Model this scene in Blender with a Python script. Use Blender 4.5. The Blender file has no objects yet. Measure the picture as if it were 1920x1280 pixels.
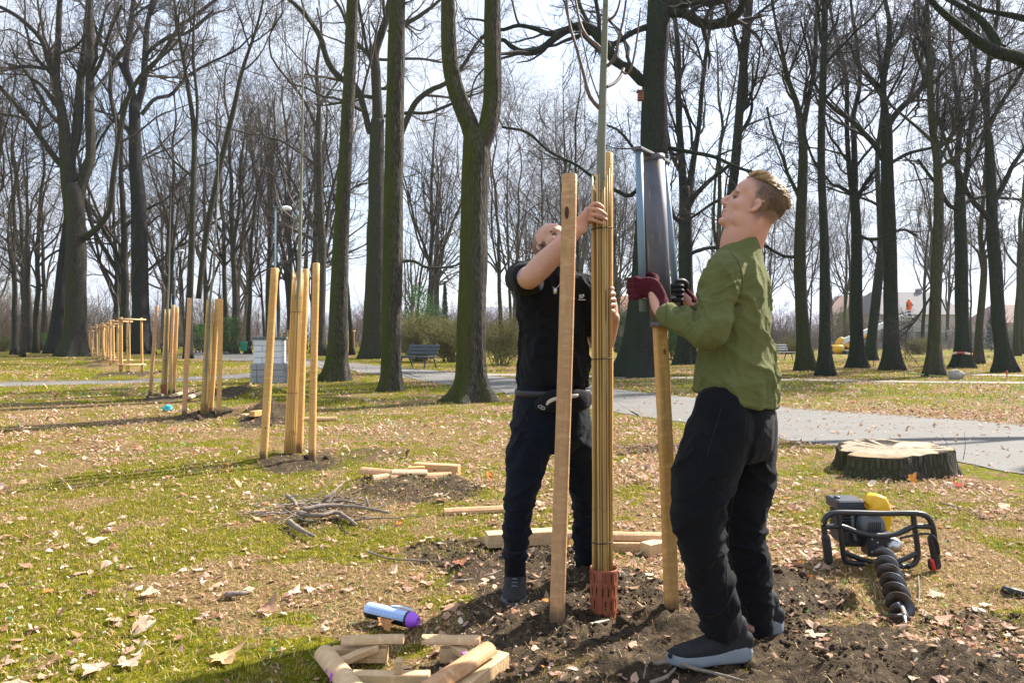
import bpy, math, random
import numpy as np
from mathutils import Vector, Matrix

# ------------------------------------------------------------------ camera, sky, sun, exposure
S = bpy.context.scene
C = S.collection
FP, CX, HY, CH = 1400.0, 960.0, 635.0, 1.22        # focal length and horizon of the photograph (1920 px wide), eye height
cam_data = bpy.data.cameras.new('camera')
cam_data.sensor_width = 36.0
cam_data.lens = 36.0 * FP / 1920.0
cam_data.shift_y = -5.0 / 1920.0
cam_data.clip_end = 3000
cam = bpy.data.objects.new('camera', cam_data)
cam.location = (0, 0, CH)
cam.rotation_euler = (math.pi / 2, 0, 0)
C.objects.link(cam)
S.camera = cam

SUN_EL = math.radians(41)
SUN_AZ = math.radians(53)                           # from +Y towards +X
sun_dir = Vector((math.cos(SUN_EL) * math.sin(SUN_AZ), math.cos(SUN_EL) * math.cos(SUN_AZ), math.sin(SUN_EL)))
sl = bpy.data.lights.new('sun', 'SUN')
sl.energy = 5.0
sl.angle = math.radians(0.7)
sl.color = (1.0, 0.93, 0.82)
so = bpy.data.objects.new('sun', sl)
so.rotation_euler = sun_dir.to_track_quat('Z', 'Y').to_euler()
so.location = (30, 10, 40)
C.objects.link(so)

world = bpy.data.worlds.new('World')
S.world = world
world.use_nodes = True
wn = world.node_tree
wn.nodes.clear()
w_out = wn.nodes.new('ShaderNodeOutputWorld')
w_bg = wn.nodes.new('ShaderNodeBackground')
w_bg.inputs['Strength'].default_value = 0.12
w_sky = wn.nodes.new('ShaderNodeTexSky')
w_sky.sky_type = 'NISHITA'
w_sky.sun_disc = False
w_sky.sun_elevation = SUN_EL
w_sky.sun_rotation = SUN_AZ
w_sky.air_density = 1.0
w_sky.dust_density = 1.5
w_tc = wn.nodes.new('ShaderNodeTexCoord')
w_map = wn.nodes.new('ShaderNodeMapping')
w_map.inputs['Scale'].default_value = (1.6, 1.6, 3.2)
w_ns = wn.nodes.new('ShaderNodeTexNoise')
w_ns.inputs['Scale'].default_value = 2.1
w_ns.inputs['Detail'].default_value = 7
w_ns.inputs['Roughness'].default_value = 0.55
w_rp = wn.nodes.new('ShaderNodeValToRGB')
w_rp.color_ramp.elements[0].position = 0.36
w_rp.color_ramp.elements[0].color = (0.4, 0.4, 0.4, 1)
w_rp.color_ramp.elements[1].position = 0.56
w_rp.color_ramp.elements[1].color = (1, 1, 1, 1)
w_mx = wn.nodes.new('ShaderNodeMix')
w_mx.data_type = 'RGBA'
w_mx.inputs[7].default_value = (2.85, 3.15, 3.7, 1)   # thin bright cloud
wn.links.new(w_tc.outputs['Generated'], w_map.inputs['Vector'])
wn.links.new(w_map.outputs['Vector'], w_ns.inputs['Vector'])
wn.links.new(w_ns.outputs['Fac'], w_rp.inputs['Fac'])
wn.links.new(w_rp.outputs['Color'], w_mx.inputs[0])
wn.links.new(w_sky.outputs['Color'], w_mx.inputs[6])
wn.links.new(w_mx.outputs[2], w_bg.inputs['Color'])
wn.links.new(w_bg.outputs['Background'], w_out.inputs['Surface'])

S.view_settings.view_transform = 'Standard'
S.view_settings.look = 'None'
S.view_settings.gamma = 1.0
S.view_settings.use_curve_mapping = False
S.view_settings.exposure = 1.5
S.render.engine = 'CYCLES'
S.cycles.max_bounces = 5
S.cycles.diffuse_bounces = 3
S.cycles.transparent_max_bounces = 4

# ------------------------------------------------------------------ helpers
rng = np.random.default_rng(7)
random.seed(7)
TAU = 2 * math.pi

def W(px, py, d):
    return np.array([(px - CX) * d / FP, d, CH - (py - HY) * d / FP])

def gd(py):
    return CH * FP / (py - HY)

def G(px, py):
    d = gd(py)
    return np.array([(px - CX) * d / FP, d, 0.0])

def WZ(px, py, z):
    d = (CH - z) * FP / (py - HY)
    return np.array([(px - CX) * d / FP, d, z])

def nrm(v):
    v = np.asarray(v, float)
    return v / np.maximum(np.linalg.norm(v, axis=-1, keepdims=True), 1e-9)

def _hash(ix, iy, iz, seed):
    h = (ix * 374761393 + iy * 668265263 + iz * 1442695041 + seed * 1274126177) & 0x7fffffff
    h = ((h ^ (h >> 13)) * 1274126177) & 0x7fffffff
    h = h ^ (h >> 16)
    return (h & 0xffff) / 32767.5 - 1.0

def vnoise(P, seed=0):
    P = np.asarray(P, float)
    if P.shape[-1] == 2:
        P = np.concatenate([P, np.zeros(P.shape[:-1] + (1,))], -1)
    i = np.floor(P).astype(np.int64)
    f = P - i
    f = f * f * (3 - 2 * f)
    r = 0
    for dx in (0, 1):
        wx = f[..., 0] if dx else 1 - f[..., 0]
        for dy in (0, 1):
            wy = f[..., 1] if dy else 1 - f[..., 1]
            for dz in (0, 1):
                wz = f[..., 2] if dz else 1 - f[..., 2]
                r = r + wx * wy * wz * _hash(i[..., 0] + dx, i[..., 1] + dy, i[..., 2] + dz, seed)
    return r

def fbm(P, octv=4, seed=0, gain=0.5):
    P = np.asarray(P, float)
    r, a = 0, 1.0
    for k in range(octv):
        r = r + a * vnoise(P * 2 ** k + 17.3 * k, seed + k)
        a *= gain
    return r

def smooth(a, b, x):
    t = np.clip((x - a) / (b - a), 0, 1)
    return t * t * (3 - 2 * t)

def catmull(P, n):
    P = np.asarray(P, float)
    if len(P) == 2:
        t = np.linspace(0, 1, n)[:, None]
        return P[0] * (1 - t) + P[1] * t
    Q = np.vstack([2 * P[0] - P[1], P, 2 * P[-1] - P[-2]])
    seg = np.linalg.norm(np.diff(P[:, :3], axis=0), axis=1)
    cum = np.concatenate([[0], np.cumsum(seg)])
    u = np.linspace(0, cum[-1], n)
    k = np.clip(np.searchsorted(cum, u, side='right') - 1, 0, len(P) - 2)
    t = ((u - cum[k]) / np.maximum(seg[k], 1e-9))[:, None]
    p0, p1, p2, p3 = Q[k], Q[k + 1], Q[k + 2], Q[k + 3]
    return 0.5 * (2 * p1 + (p2 - p0) * t + (2 * p0 - 5 * p1 + 4 * p2 - p3) * t ** 2 + (3 * p1 - p0 - 3 * p2 + p3) * t ** 3)

class MB:
    """collects vertices, quads, triangles and a colour per vertex; build() links them as one mesh object"""
    def __init__(s):
        s.V, s.Q, s.T, s.K, s.n = [], [], [], [], 0

    def add(s, V, Q=None, T=None, col=None):
        V = np.asarray(V, float).reshape(-1, 3)
        if Q is not None and len(Q):
            s.Q.append(np.asarray(Q, np.int64).reshape(-1, 4) + s.n)
        if T is not None and len(T):
            s.T.append(np.asarray(T, np.int64).reshape(-1, 3) + s.n)
        if col is not None:
            col = np.asarray(col, float)
            s.K.append(np.broadcast_to(col, (len(V), 3)) if col.ndim == 1 else col)
        s.V.append(V)
        s.n += len(V)
        return s

    def mesh(s, name, smooth_=True):
        V = np.concatenate(s.V)
        Q = np.concatenate(s.Q) if s.Q else np.zeros((0, 4), np.int64)
        T = np.concatenate(s.T) if s.T else np.zeros((0, 3), np.int64)
        me = bpy.data.meshes.new(name)
        me.vertices.add(len(V))
        me.vertices.foreach_set('co', V.astype(np.float32).ravel())
        me.loops.add(4 * len(Q) + 3 * len(T))
        me.loops.foreach_set('vertex_index', np.concatenate([Q.ravel(), T.ravel()]).astype(np.int32))
        me.polygons.add(len(Q) + len(T))
        st = np.concatenate([np.arange(len(Q)) * 4, 4 * len(Q) + np.arange(len(T)) * 3]).astype(np.int32)
        me.polygons.foreach_set('loop_start', st)
        me.polygons.foreach_set('use_smooth', np.full(len(st), smooth_, bool))
        if s.K and sum(len(k) for k in s.K) == len(V):
            K = np.concatenate(s.K)
            a = me.color_attributes.new('Col', 'FLOAT_COLOR', 'POINT')
            a.data.foreach_set('color', np.concatenate([K, np.ones((len(K), 1))], 1).astype(np.float32).ravel())
        me.update(calc_edges=True)
        return me

    def build(s, name, mat, parent=None, smooth_=True, **props):
        return link(name, s.mesh(name, smooth_), mat, parent, **props)

def link(name, me, mat=None, parent=None, **props):
    o = bpy.data.objects.new(name, me)
    C.objects.link(o)
    if mat is not None and len(me.materials) == 0:
        for m in (mat if isinstance(mat, (list, tuple)) else [mat]):
            me.materials.append(m)
    if parent is not None:
        o.parent = parent
        o.matrix_parent_inverse = Matrix.Translation(-Vector(parent.location)) if parent.location.length and not props.pop('local', False) else Matrix()
    props.pop('local', None)
    for k, v in props.items():
        o[k] = v
    return o

def thing(name, label, cat, loc=(0, 0, 0), group=None):
    o = bpy.data.objects.new(name, None)
    o.empty_display_size = 0.1
    o.location = tuple(float(v) for v in loc)
    C.objects.link(o)
    o['label'] = label
    o['category'] = cat
    if group:
        o['group'] = group
    return o

def tag(o, label, cat, group=None):
    o['label'] = label
    o['category'] = cat
    if group:
        o['group'] = group
    return o

def tubes(P, R, sides=6, phase=None):
    """P (B,n,3), R (B,n): open tubes"""
    P = np.asarray(P, float)
    R = np.asarray(R, float)
    if P.ndim == 2:
        P, R = P[None], R[None]
    B, n, _ = P.shape
    T = nrm(np.gradient(P, axis=1))
    m = nrm(P[:, -1] - P[:, 0])
    ref = np.where(np.abs(m[:, 2:3]) > 0.8, np.array([[1.0, 0, 0]]), np.array([[0, 0, 1.0]]))
    ref = nrm(ref - (ref * m).sum(-1, keepdims=True) * m)
    A = ref[:, None] - (ref[:, None] * T).sum(-1, keepdims=True) * T
    A = nrm(A)
    Bn = np.cross(T, A)
    th = np.arange(sides) * TAU / sides
    ring = A[:, :, None] * np.cos(th)[None, None, :, None] + Bn[:, :, None] * np.sin(th)[None, None, :, None]
    V = P[:, :, None] + ring * R[:, :, None, None]
    idx = np.arange(B * n * sides).reshape(B, n, sides)
    a = idx[:, :-1]
    b = np.roll(a, -1, 2)
    c = idx[:, 1:]
    d = np.roll(c, -1, 2)
    Q = np.stack([a, b, d, c], -1).reshape(-1, 4)
    return V.reshape(-1, 3), Q

def loft(rings, cap=True):
    """rings (n,s,3) closed rings joined into a skin, ends capped with fans"""
    R = np.asarray(rings, float)
    n, s, _ = R.shape
    idx = np.arange(n * s).reshape(n, s)
    a, c = idx[:-1], idx[1:]
    Q = np.stack([a, np.roll(a, -1, 1), np.roll(c, -1, 1), c], -1).reshape(-1, 4)
    V = R.reshape(-1, 3)
    T = []
    if cap:
        V = np.vstack([V, R[0].mean(0), R[-1].mean(0)])
        i0, i1 = n * s, n * s + 1
        for k in range(s):
            T.append((i0, (k + 1) % s, k))
            T.append((i1, (n - 1) * s + k, (n - 1) * s + (k + 1) % s))
    return V, Q, np.array(T, np.int64).reshape(-1, 3)

def rod(pts, rad, n=12, res=None, round_ends=True, ref=None, power=2.0):
    """closed tube along pts; rad per point is a number or (a,b) with a along ref"""
    pts = np.asarray(pts, float)
    rad = np.array([(r, r) if np.isscalar(r) else r for r in rad], float)
    if len(rad) == 1:
        rad = np.repeat(rad, len(pts), 0)
    res = res or max(2, len(pts) * 3)
    D = catmull(np.hstack([pts, rad]), res)
    P, R = D[:, :3], np.maximum(D[:, 3:], 1e-4)
    if round_ends:
        T0, T1 = nrm(P[0] - P[1]), nrm(P[-1] - P[-2])
        ks = (0.55, 0.85, 0.99)
        h0 = [(P[0] + T0 * R[0].min() * math.sin(math.acos(math.sqrt(1 - k * k))) * 1.0, R[0] * math.sqrt(1 - k * k)) for k in ks]
        h1 = [(P[-1] + T1 * R[-1].min() * k, R[-1] * math.sqrt(1 - k * k)) for k in ks]
        P = np.vstack([[h[0] for h in h0[::-1]], P, [h[0] for h in h1]])
        R = np.vstack([[h[1] for h in h0[::-1]], R, [h[1] for h in h1]])
    T = nrm(np.gradient(P, axis=0))
    if ref is None:
        m = nrm(P[-1] - P[0])
        ref = np.array([1.0, 0, 0]) if abs(m[2]) > 0.8 else np.array([0, 0, 1.0])
    ref = np.asarray(ref, float)
    A = nrm(ref - (T @ ref)[:, None] * T)
    Bn = np.cross(T, A)
    th = np.arange(n) * TAU / n
    cs, sn = np.cos(th), np.sin(th)
    if power != 2.0:
        cs = np.sign(cs) * np.abs(cs) ** (2 / power)
        sn = np.sign(sn) * np.abs(sn) ** (2 / power)
    ring = P[:, None] + A[:, None] * cs[None, :, None] * R[:, :1, None] + Bn[:, None] * sn[None, :, None] * R[:, 1:, None]
    return loft(ring)

def ell(c, r, R=None, n=16, m=10):
    th = np.linspace(0, math.pi, m + 1)[1:-1]
    ph = np.arange(n) * TAU / n
    ring = np.stack([np.sin(th)[:, None] * np.cos(ph), np.sin(th)[:, None] * np.sin(ph), np.repeat(np.cos(th)[:, None], n, 1)], -1)
    V, Q, T = loft(ring)
    V[-2] = (0, 0, 1)
    V[-1] = (0, 0, -1)
    V = V * np.asarray(r, float)
    if R is not None:
        V = V @ np.asarray(R, float).T
    Q = Q[:, ::-1]
    T = T[:, ::-1]
    return V + np.asarray(c, float), Q, T

def box(c, h, R=None, bev=0.0):
    """box with chamfered vertical profile: centre, half sizes, rotation"""
    h = np.asarray(h, float)
    if bev <= 0:
        s = np.array([[-1, -1], [1, -1], [1, 1], [-1, 1]], float)
        rings = [np.c_[s * h[:2], np.full(4, z)] for z in (-h[2], h[2])]
    else:
        b = min(bev, h.min() * 0.9)
        def oc(k):
            x, y = h[0] - k, h[1] - k
            q = b - k * 0.4
            return np.array([[-x + q, -y], [x - q, -y], [x, -y + q], [x, y - q], [x - q, y], [-x + q, y], [-x, y - q], [-x, -y + q]])
        rings = [np.c_[oc(b), np.full(8, -h[2])], np.c_[oc(0), np.full(8, -h[2] + b)], np.c_[oc(0), np.full(8, h[2] - b)], np.c_[oc(b), np.full(8, h[2])]]
    V, Q, T = loft(rings)
    if R is not None:
        V = V @ np.asarray(R, float).T
    return V + np.asarray(c, float), Q, T

def rotz(a):
    c, s = math.cos(a), math.sin(a)
    return np.array([[c, -s, 0], [s, c, 0], [0, 0, 1.0]])

def frame_from(t, up=(0, 0, 1)):
    t = nrm(t)
    u = np.asarray(up, float)
    if abs(t @ u) > 0.95:
        u = np.array([0, 1.0, 0])
    s = nrm(np.cross(t, u))
    u = np.cross(s, t)
    return t, s, u

def bar(A, B, prof, up=(0, 0, 1), n=2, wob=0.0, seed=0):
    """straight timber from A to B with a 2-D profile (side, up)"""
    A, B = np.asarray(A, float), np.asarray(B, float)
    t, s, u = frame_from(B - A, up)
    prof = np.asarray(prof, float)
    rings = []
    for k, f in enumerate(np.linspace(0, 1, n)):
        c = A * (1 - f) + B * f
        r = np.random.default_rng(seed * 31 + k)
        o = (r.random(2) - 0.5) * 2 * wob
        g = 1 + (r.random() - 0.5) * wob * 12
        rings.append(c + (prof[:, :1] * g + o[0]) * s + (prof[:, 1:] * g + o[1]) * u)
    return loft(rings)

def prof_half(r, n=9, flat=0.0):
    a = np.linspace(0, math.pi, n)
    return np.c_[np.cos(a) * r, np.sin(a) * r - flat]

def prof_round(r, n=12):
    a = np.arange(n) * TAU / n
    return np.c_[np.cos(a) * r, np.sin(a) * r]

def prof_box(w, h, b=0.004):
    return np.array([[w - b, -h], [w, -h + b], [w, h - b], [w - b, h], [-w + b, h], [-w, h - b], [-w, -h + b], [-w + b, -h]])

def localise(o, origin, axis):
    """moves the origin of a mesh built in world coordinates to its foot, local z along the axis (so that grain follows the wood)"""
    t, s_, u_ = frame_from(axis)
    M4 = np.eye(4)
    M4[:3, 0], M4[:3, 1], M4[:3, 2], M4[:3, 3] = s_, np.cross(t, s_), t, origin
    M4 = Matrix(M4.tolist())
    o.data.transform(M4.inverted())
    o.matrix_world = M4
    return o

def remesh(mb, voxel, it=4, dec=None):
    me = mb.mesh('tmp')
    o = bpy.data.objects.new('tmp', me)
    C.objects.link(o)
    m = o.modifiers.new('r', 'REMESH')
    m.mode = 'VOXEL'
    m.voxel_size = voxel
    m.use_smooth_shade = True
    if it:
        s = o.modifiers.new('s', 'SMOOTH')
        s.factor = 0.5
        s.iterations = it
    if dec:
        q = o.modifiers.new('d', 'DECIMATE')
        q.ratio = dec
    dg = bpy.context.evaluated_depsgraph_get()
    me2 = bpy.data.meshes.new_from_object(o.evaluated_get(dg))
    bpy.data.objects.remove(o)
    bpy.data.meshes.remove(me)
    me2.polygons.foreach_set('use_smooth', np.ones(len(me2.polygons), bool))
    return me2

def get_vn(me):
    V = np.empty(len(me.vertices) * 3, np.float32)
    me.vertices.foreach_get('co', V)
    N = np.empty(len(me.vertices) * 3, np.float32)
    me.vertex_normals.foreach_get('vector', N)
    return V.reshape(-1, 3).astype(float), N.reshape(-1, 3).astype(float)

def set_v(me, V):
    me.vertices.foreach_set('co', V.astype(np.float32).ravel())
    me.update()

def set_col(me, K):
    a = me.color_attributes.new('Col', 'FLOAT_COLOR', 'POINT')
    a.data.foreach_set('color', np.concatenate([K, np.ones((len(K), 1))], 1).astype(np.float32).ravel())

# ------------------------------------------------------------------ materials
class NT:
    def __init__(s, name, rough=0.8, spec=0.3, metal=0.0):
        s.m = bpy.data.materials.new(name)
        s.m.use_nodes = True
        s.t = s.m.node_tree
        s.b = s.t.nodes['Principled BSDF']
        s.b.inputs['Roughness'].default_value = rough
        s.b.inputs['Specular IOR Level'].default_value = spec
        s.b.inputs['Metallic'].default_value = metal

    def n(s, typ, ins=None, **props):
        nd = s.t.nodes.new('ShaderNode' + typ)
        for k, v in props.items():
            setattr(nd, k, v)
        for k, v in (ins or {}).items():
            s.put(nd.inputs[k], v)
        return nd

    def put(s, sock, v):
        if isinstance(v, bpy.types.NodeSocket):
            s.t.links.new(v, sock)
        else:
            sock.default_value = v

    def coord(s, scale=(1, 1, 1), kind='Object'):
        tc = s.n('TexCoord')
        mp = s.n('Mapping', {'Vector': tc.outputs[kind], 'Scale': scale})
        return mp.outputs[0]

    def noise(s, vec, scale, detail=4, rough=0.55, dist=0.0):
        return s.n('TexNoise', {'Vector': vec, 'Scale': scale, 'Detail': detail, 'Roughness': rough, 'Distortion': dist}).outputs['Fac']

    def vor(s, vec, scale, feature='F1', out='Distance'):
        return s.n('TexVoronoi', {'Vector': vec, 'Scale': scale}, feature=feature).outputs[out]

    def ramp(s, fac, stops):
        r = s.n('ValToRGB', {'Fac': fac})
        e = r.color_ramp.elements
        while len(e) < len(stops):
            e.new(0.5)
        for el, (p, c) in zip(e, stops):
            el.position = p
            el.color = (*c, 1) if len(c) == 3 else c
        return r.outputs['Color']

    def val(s, fac, a, b):
        return s.n('MapRange', {'Value': fac, 'From Min': a, 'From Max': b}).outputs[0]

    def mix(s, f, a, b, mode='MIX'):
        m = s.n('Mix', data_type='RGBA', blend_type=mode)
        s.put(m.inputs[0], f)
        for i, v in ((6, a), (7, b)):
            s.put(m.inputs[i], v if isinstance(v, bpy.types.NodeSocket) else (*v, 1))
        return m.outputs[2]

    def math(s, op, a, b=0.0):
        m = s.n('Math', operation=op)
        s.put(m.inputs[0], a)
        s.put(m.inputs[1], b)
        return m.outputs[0]

    def attr(s, name='Col'):
        return s.n('Attribute', attribute_name=name).outputs['Color']

    def rnd(s):
        return s.n('ObjectInfo').outputs['Random']

    def base(s, c):
        s.put(s.b.inputs['Base Color'], c if isinstance(c, bpy.types.NodeSocket) else (*c, 1))
        return s

    def bump(s, h, strength=0.5, dist=0.01):
        b = s.n('Bump', {'Height': h, 'Strength': strength, 'Distance': dist})
        s.t.links.new(b.outputs[0], s.b.inputs['Normal'])
        return s

    def rough(s, v):
        s.put(s.b.inputs['Roughness'], v)
        return s

def plain(name, col, rough=0.7, spec=0.3, metal=0.0, var=0.25, scale=25.0, bump=0.15, bd=0.003):
    a = NT(name, rough, spec, metal)
    v = a.coord()
    n = a.noise(v, scale, 5)
    a.base(a.mix(n, tuple(c * (1 - var) for c in col), tuple(min(1, c * (1 + var)) for c in col)))
    if bump:
        a.bump(a.noise(v, scale * 4, 4), bump, bd)
    return a.m

def mat_bark(name, dark, light, moss, moss_amt, sc=1.0):
    a = NT(name, 0.93, 0.12)
    v = a.coord((14 * sc, 14 * sc, 2.2 * sc))
    r1 = a.noise(v, 1.0, 5, 0.6, 0.6)
    v2 = a.coord((30 * sc, 30 * sc, 5 * sc))
    r2 = a.vor(v2, 1.0, 'DISTANCE_TO_EDGE')
    big = a.noise(a.coord((1.2, 1.2, 0.5)), 1.0, 4)
    h = a.math('ADD', a.math('MULTIPLY', r1, 0.8), a.math('MULTIPLY', a.val(r2, 0.0, 0.35), 0.5))
    col = a.mix(a.val(h, 0.35, 0.85), dark, light)
    col = a.mix(a.math('MULTIPLY', a.val(big, 0.35, 0.7), 0.45), col, tuple(c * 0.55 for c in light))
    geo = a.n('NewGeometry').outputs['Normal']
    sep = a.n('SeparateXYZ', {0: geo})
    side = a.math('ADD', a.math('MULTIPLY', sep.outputs[0], -0.8), a.math('MULTIPLY', sep.outputs[1], -0.25))
    mm = a.math('MULTIPLY', a.val(a.math('ADD', side, a.math('MULTIPLY', a.noise(a.coord((2.5, 2.5, 0.9)), 1.0, 5), 1.6)), 0.5, 1.5), moss_amt)
    col = a.mix(mm, col, moss)
    a.base(col)
    a.bump(h, 1.0, 0.045 / sc)
    return a.m

MAT = {}
MAT['bark_mid'] = mat_bark('bark grey brown', (0.013, 0.012, 0.010), (0.125, 0.113, 0.095), (0.062, 0.076, 0.014), 0.95)
MAT['bark_dark'] = mat_bark('bark dark', (0.009, 0.010, 0.011), (0.06, 0.058, 0.058), (0.024, 0.042, 0.018), 0.7)
MAT['bark_green'] = mat_bark('bark mossy', (0.014, 0.014, 0.012), (0.088, 0.08, 0.066), (0.042, 0.054, 0.013), 0.85)
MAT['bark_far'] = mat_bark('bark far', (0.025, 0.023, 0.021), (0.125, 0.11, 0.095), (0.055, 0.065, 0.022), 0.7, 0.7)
a = NT('twig bark', 0.9, 0.15)
a.base(a.mix(a.noise(a.coord((3, 3, 3)), 1.0, 3), (0.035, 0.029, 0.024), (0.115, 0.092, 0.072)))
MAT['twig'] = a.m
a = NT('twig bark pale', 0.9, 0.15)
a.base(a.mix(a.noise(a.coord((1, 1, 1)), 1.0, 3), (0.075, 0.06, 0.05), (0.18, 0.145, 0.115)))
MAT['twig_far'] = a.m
a = NT('twig bark dark', 0.9, 0.15)
a.base(a.mix(a.noise(a.coord((3, 3, 3)), 1.0, 3), (0.018, 0.017, 0.018), (0.07, 0.06, 0.06)))
MAT['twig_dark'] = a.m

def mat_pine(name, lo, hi, knot=(0.17, 0.08, 0.03), mud=False):
    a = NT(name, 0.62, 0.3)
    v = a.coord((110, 110, 4.5))
    g = a.noise(v, 1.0, 6, 0.65, 0.4)
    r = a.rnd()
    v2 = a.n('VectorMath', {0: a.coord((1, 1, 0.55)), 1: a.n('CombineXYZ', {0: r, 1: r, 2: a.math('MULTIPLY', r, 37.0)}).outputs[0]}, operation='ADD').outputs[0]
    kd = a.vor(v2, 8.5)
    big = a.noise(v2, 4.0, 3)
    col = a.mix(g, lo, hi)
    col = a.mix(a.math('MULTIPLY', a.val(big, 0.4, 0.75), 0.45), col, tuple(c * m for c, m in zip(lo, (0.85, 0.62, 0.42))))
    gr = a.math('GREATER_THAN', a.noise(a.coord((170, 170, 6)), 1.0, 2), 0.62)
    col = a.mix(a.math('MULTIPLY', gr, 0.35), col, tuple(c * 0.45 for c in lo))
    col = a.mix(a.math('MULTIPLY', a.val(a.noise(a.coord((22, 22, 60)), 1.0, 5), 0.48, 0.7), 0.4), col, tuple(min(1, c * 1.35) for c in hi))
    col = a.mix(a.val(kd, 0.085, 0.05), col, knot)
    col = a.mix(a.math('MULTIPLY', r, 0.28), col, tuple(c * 0.62 for c in lo))
    if mud:
        zz = a.n('SeparateXYZ', {0: a.coord((1, 1, 1))}).outputs[2]
        mm = a.val(a.math('SUBTRACT', a.math('MULTIPLY', a.noise(a.coord((18, 18, 9)), 1.0, 5), 0.26), zz), -0.03, 0.06)
        col = a.mix(a.math('MULTIPLY', mm, 0.85), col, (0.055, 0.04, 0.027))
    a.base(col)
    a.bump(a.math('ADD', g, a.math('ADD', a.val(kd, 0.12, 0.05), a.noise(a.coord((30, 30, 80)), 1.0, 3))), 0.8, 0.004)
    return a.m

MAT['pine'] = mat_pine('peeled pine', (0.50, 0.27, 0.085), (0.70, 0.445, 0.175))
MAT['pine_mud'] = mat_pine('peeled pine with a muddy foot', (0.50, 0.27, 0.085), (0.70, 0.445, 0.175), mud=True)
MAT['pine_red'] = mat_pine('peeled pine reddish', (0.42, 0.225, 0.105), (0.66, 0.42, 0.23))
MAT['pine_red_mud'] = mat_pine('peeled pine reddish with a muddy foot', (0.42, 0.225, 0.105), (0.66, 0.42, 0.23), mud=True)
MAT['pine_pale'] = mat_pine('sawn pine', (0.54, 0.36, 0.19), (0.70, 0.53, 0.32))
for _nm in ('reed', 'reed_far'):
  a = NT('reed cane' if _nm == 'reed' else 'reed canes', 0.5, 0.35)
  v = a.coord((60, 60, 3.0))
  r = a.rnd() if _nm == 'reed' else a.noise(a.coord((95, 95, 0.6)), 1.0, 2)
  c = a.mix(a.noise(v, 1.0, 4), (0.46, 0.285, 0.085), (0.70, 0.49, 0.20))
  c = a.mix(a.val(r, 0.6, 0.95), c, (0.15, 0.09, 0.03))
  c = a.mix(a.val(a.noise(a.coord((3, 3, 9)), 1.0, 2), 0.62, 0.74), c, (0.13, 0.08, 0.03))
  a.base(c)
  MAT[_nm] = a.m
MAT['terracotta'] = plain('terracotta plastic', (0.26, 0.078, 0.04), 0.55, 0.35, 0, 0.25, 30, 0.1)
MAT['wire'] = plain('binding wire', (0.03, 0.028, 0.025), 0.6)
a = NT('grey steel', 0.5, 0.4, 0.25)
v = a.coord((9, 9, 3))
n1 = a.noise(v, 1.0, 5)
c = a.mix(n1, (0.085, 0.085, 0.105), (0.165, 0.165, 0.195))
c = a.mix(a.val(a.noise(a.coord((70, 70, 5)), 1.0, 4), 0.6, 0.72), c, (0.30, 0.28, 0.27))
c = a.mix(a.math('MULTIPLY', a.val(a.noise(a.coord((14, 14, 10)), 1.0, 6, 0.7), 0.5, 0.7), 0.6), c, (0.07, 0.055, 0.05))
c = a.mix(a.val(a.noise(a.coord((6, 6, 14)), 1.0, 4), 0.64, 0.74), c, (0.22, 0.12, 0.06))
a.base(c).rough(a.val(n1, -0.6, 1.4))
MAT['steel'] = a.m
a = NT('galvanised tube', 0.55, 0.4, 0.35)
n1 = a.noise(a.coord((30, 30, 4)), 1.0, 4)
a.base(a.mix(n1, (0.13, 0.20, 0.29), (0.26, 0.35, 0.45)))
a.bump(n1, 0.1, 0.002)
MAT['galv'] = a.m
MAT['black_metal'] = plain('black coated tube', (0.016, 0.018, 0.022), 0.35, 0.5, 0, 0.3, 40, 0.05)
MAT['black_plastic'] = plain('black plastic', (0.02, 0.02, 0.024), 0.5, 0.4)
MAT['grey_plastic'] = plain('grey metal casing', (0.12, 0.13, 0.15), 0.45, 0.5, 0.3)
MAT['blue_plastic'] = plain('blue grey cover', (0.03, 0.038, 0.055), 0.45, 0.5)
MAT['yellow'] = plain('yellow paint', (0.82, 0.46, 0.015), 0.35, 0.5, 0, 0.1)
MAT['red'] = plain('red plastic', (0.65, 0.03, 0.03), 0.4, 0.5)
MAT['silver'] = plain('bright steel', (0.55, 0.56, 0.58), 0.3, 0.5, 0.9)
a = NT('dirty auger steel', 0.4, 0.5, 0.6)
n1 = a.noise(a.coord((14, 14, 14)), 1.0, 5)
a.base(a.mix(a.val(n1, 0.45, 0.6), (0.10, 0.105, 0.12), (0.07, 0.05, 0.035))).rough(a.val(n1, 0.0, 0.9))
MAT['auger'] = a.m
a = NT('coat of colour', 0.85, 0.1)
a.base(a.attr())
MAT['leaf'] = a.m
_tr = a.n('BsdfTranslucent', {'Color': a.attr()})
_mx = a.n('MixShader', {0: 0.25, 1: a.b.outputs[0], 2: _tr.outputs[0]})
a.t.links.new(_mx.outputs[0], a.t.nodes['Material Output'].inputs[0])
a = NT('grass blade', 0.7, 0.2)
a.base(a.attr())
_tr = a.n('BsdfTranslucent', {'Color': a.attr()})
_mx = a.n('MixShader', {0: 0.35, 1: a.b.outputs[0], 2: _tr.outputs[0]})
a.t.links.new(_mx.outputs[0], a.t.nodes['Material Output'].inputs[0])
MAT['grass'] = a.m
a = NT('crumbly soil', 0.98, 0.05)
n1 = a.noise(a.coord((1, 1, 1)), 22.0, 6, 0.7)
a.base(a.mix(a.val(n1, 0.3, 0.7), (0.020, 0.015, 0.010), (0.105, 0.076, 0.05)))
a.bump(a.noise(a.coord((1, 1, 1)), 130.0, 4), 0.7, 0.01)
MAT['soil'] = a.m
a = NT('skin', 0.5, 0.35)
v = a.coord((1, 1, 1))
c = a.mix(a.math('MULTIPLY', a.noise(v, 28.0, 5), 0.35), a.attr(), (0.42, 0.15, 0.10))
a.base(c)
a.b.inputs['Subsurface Weight'].default_value = 0.12
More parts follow.
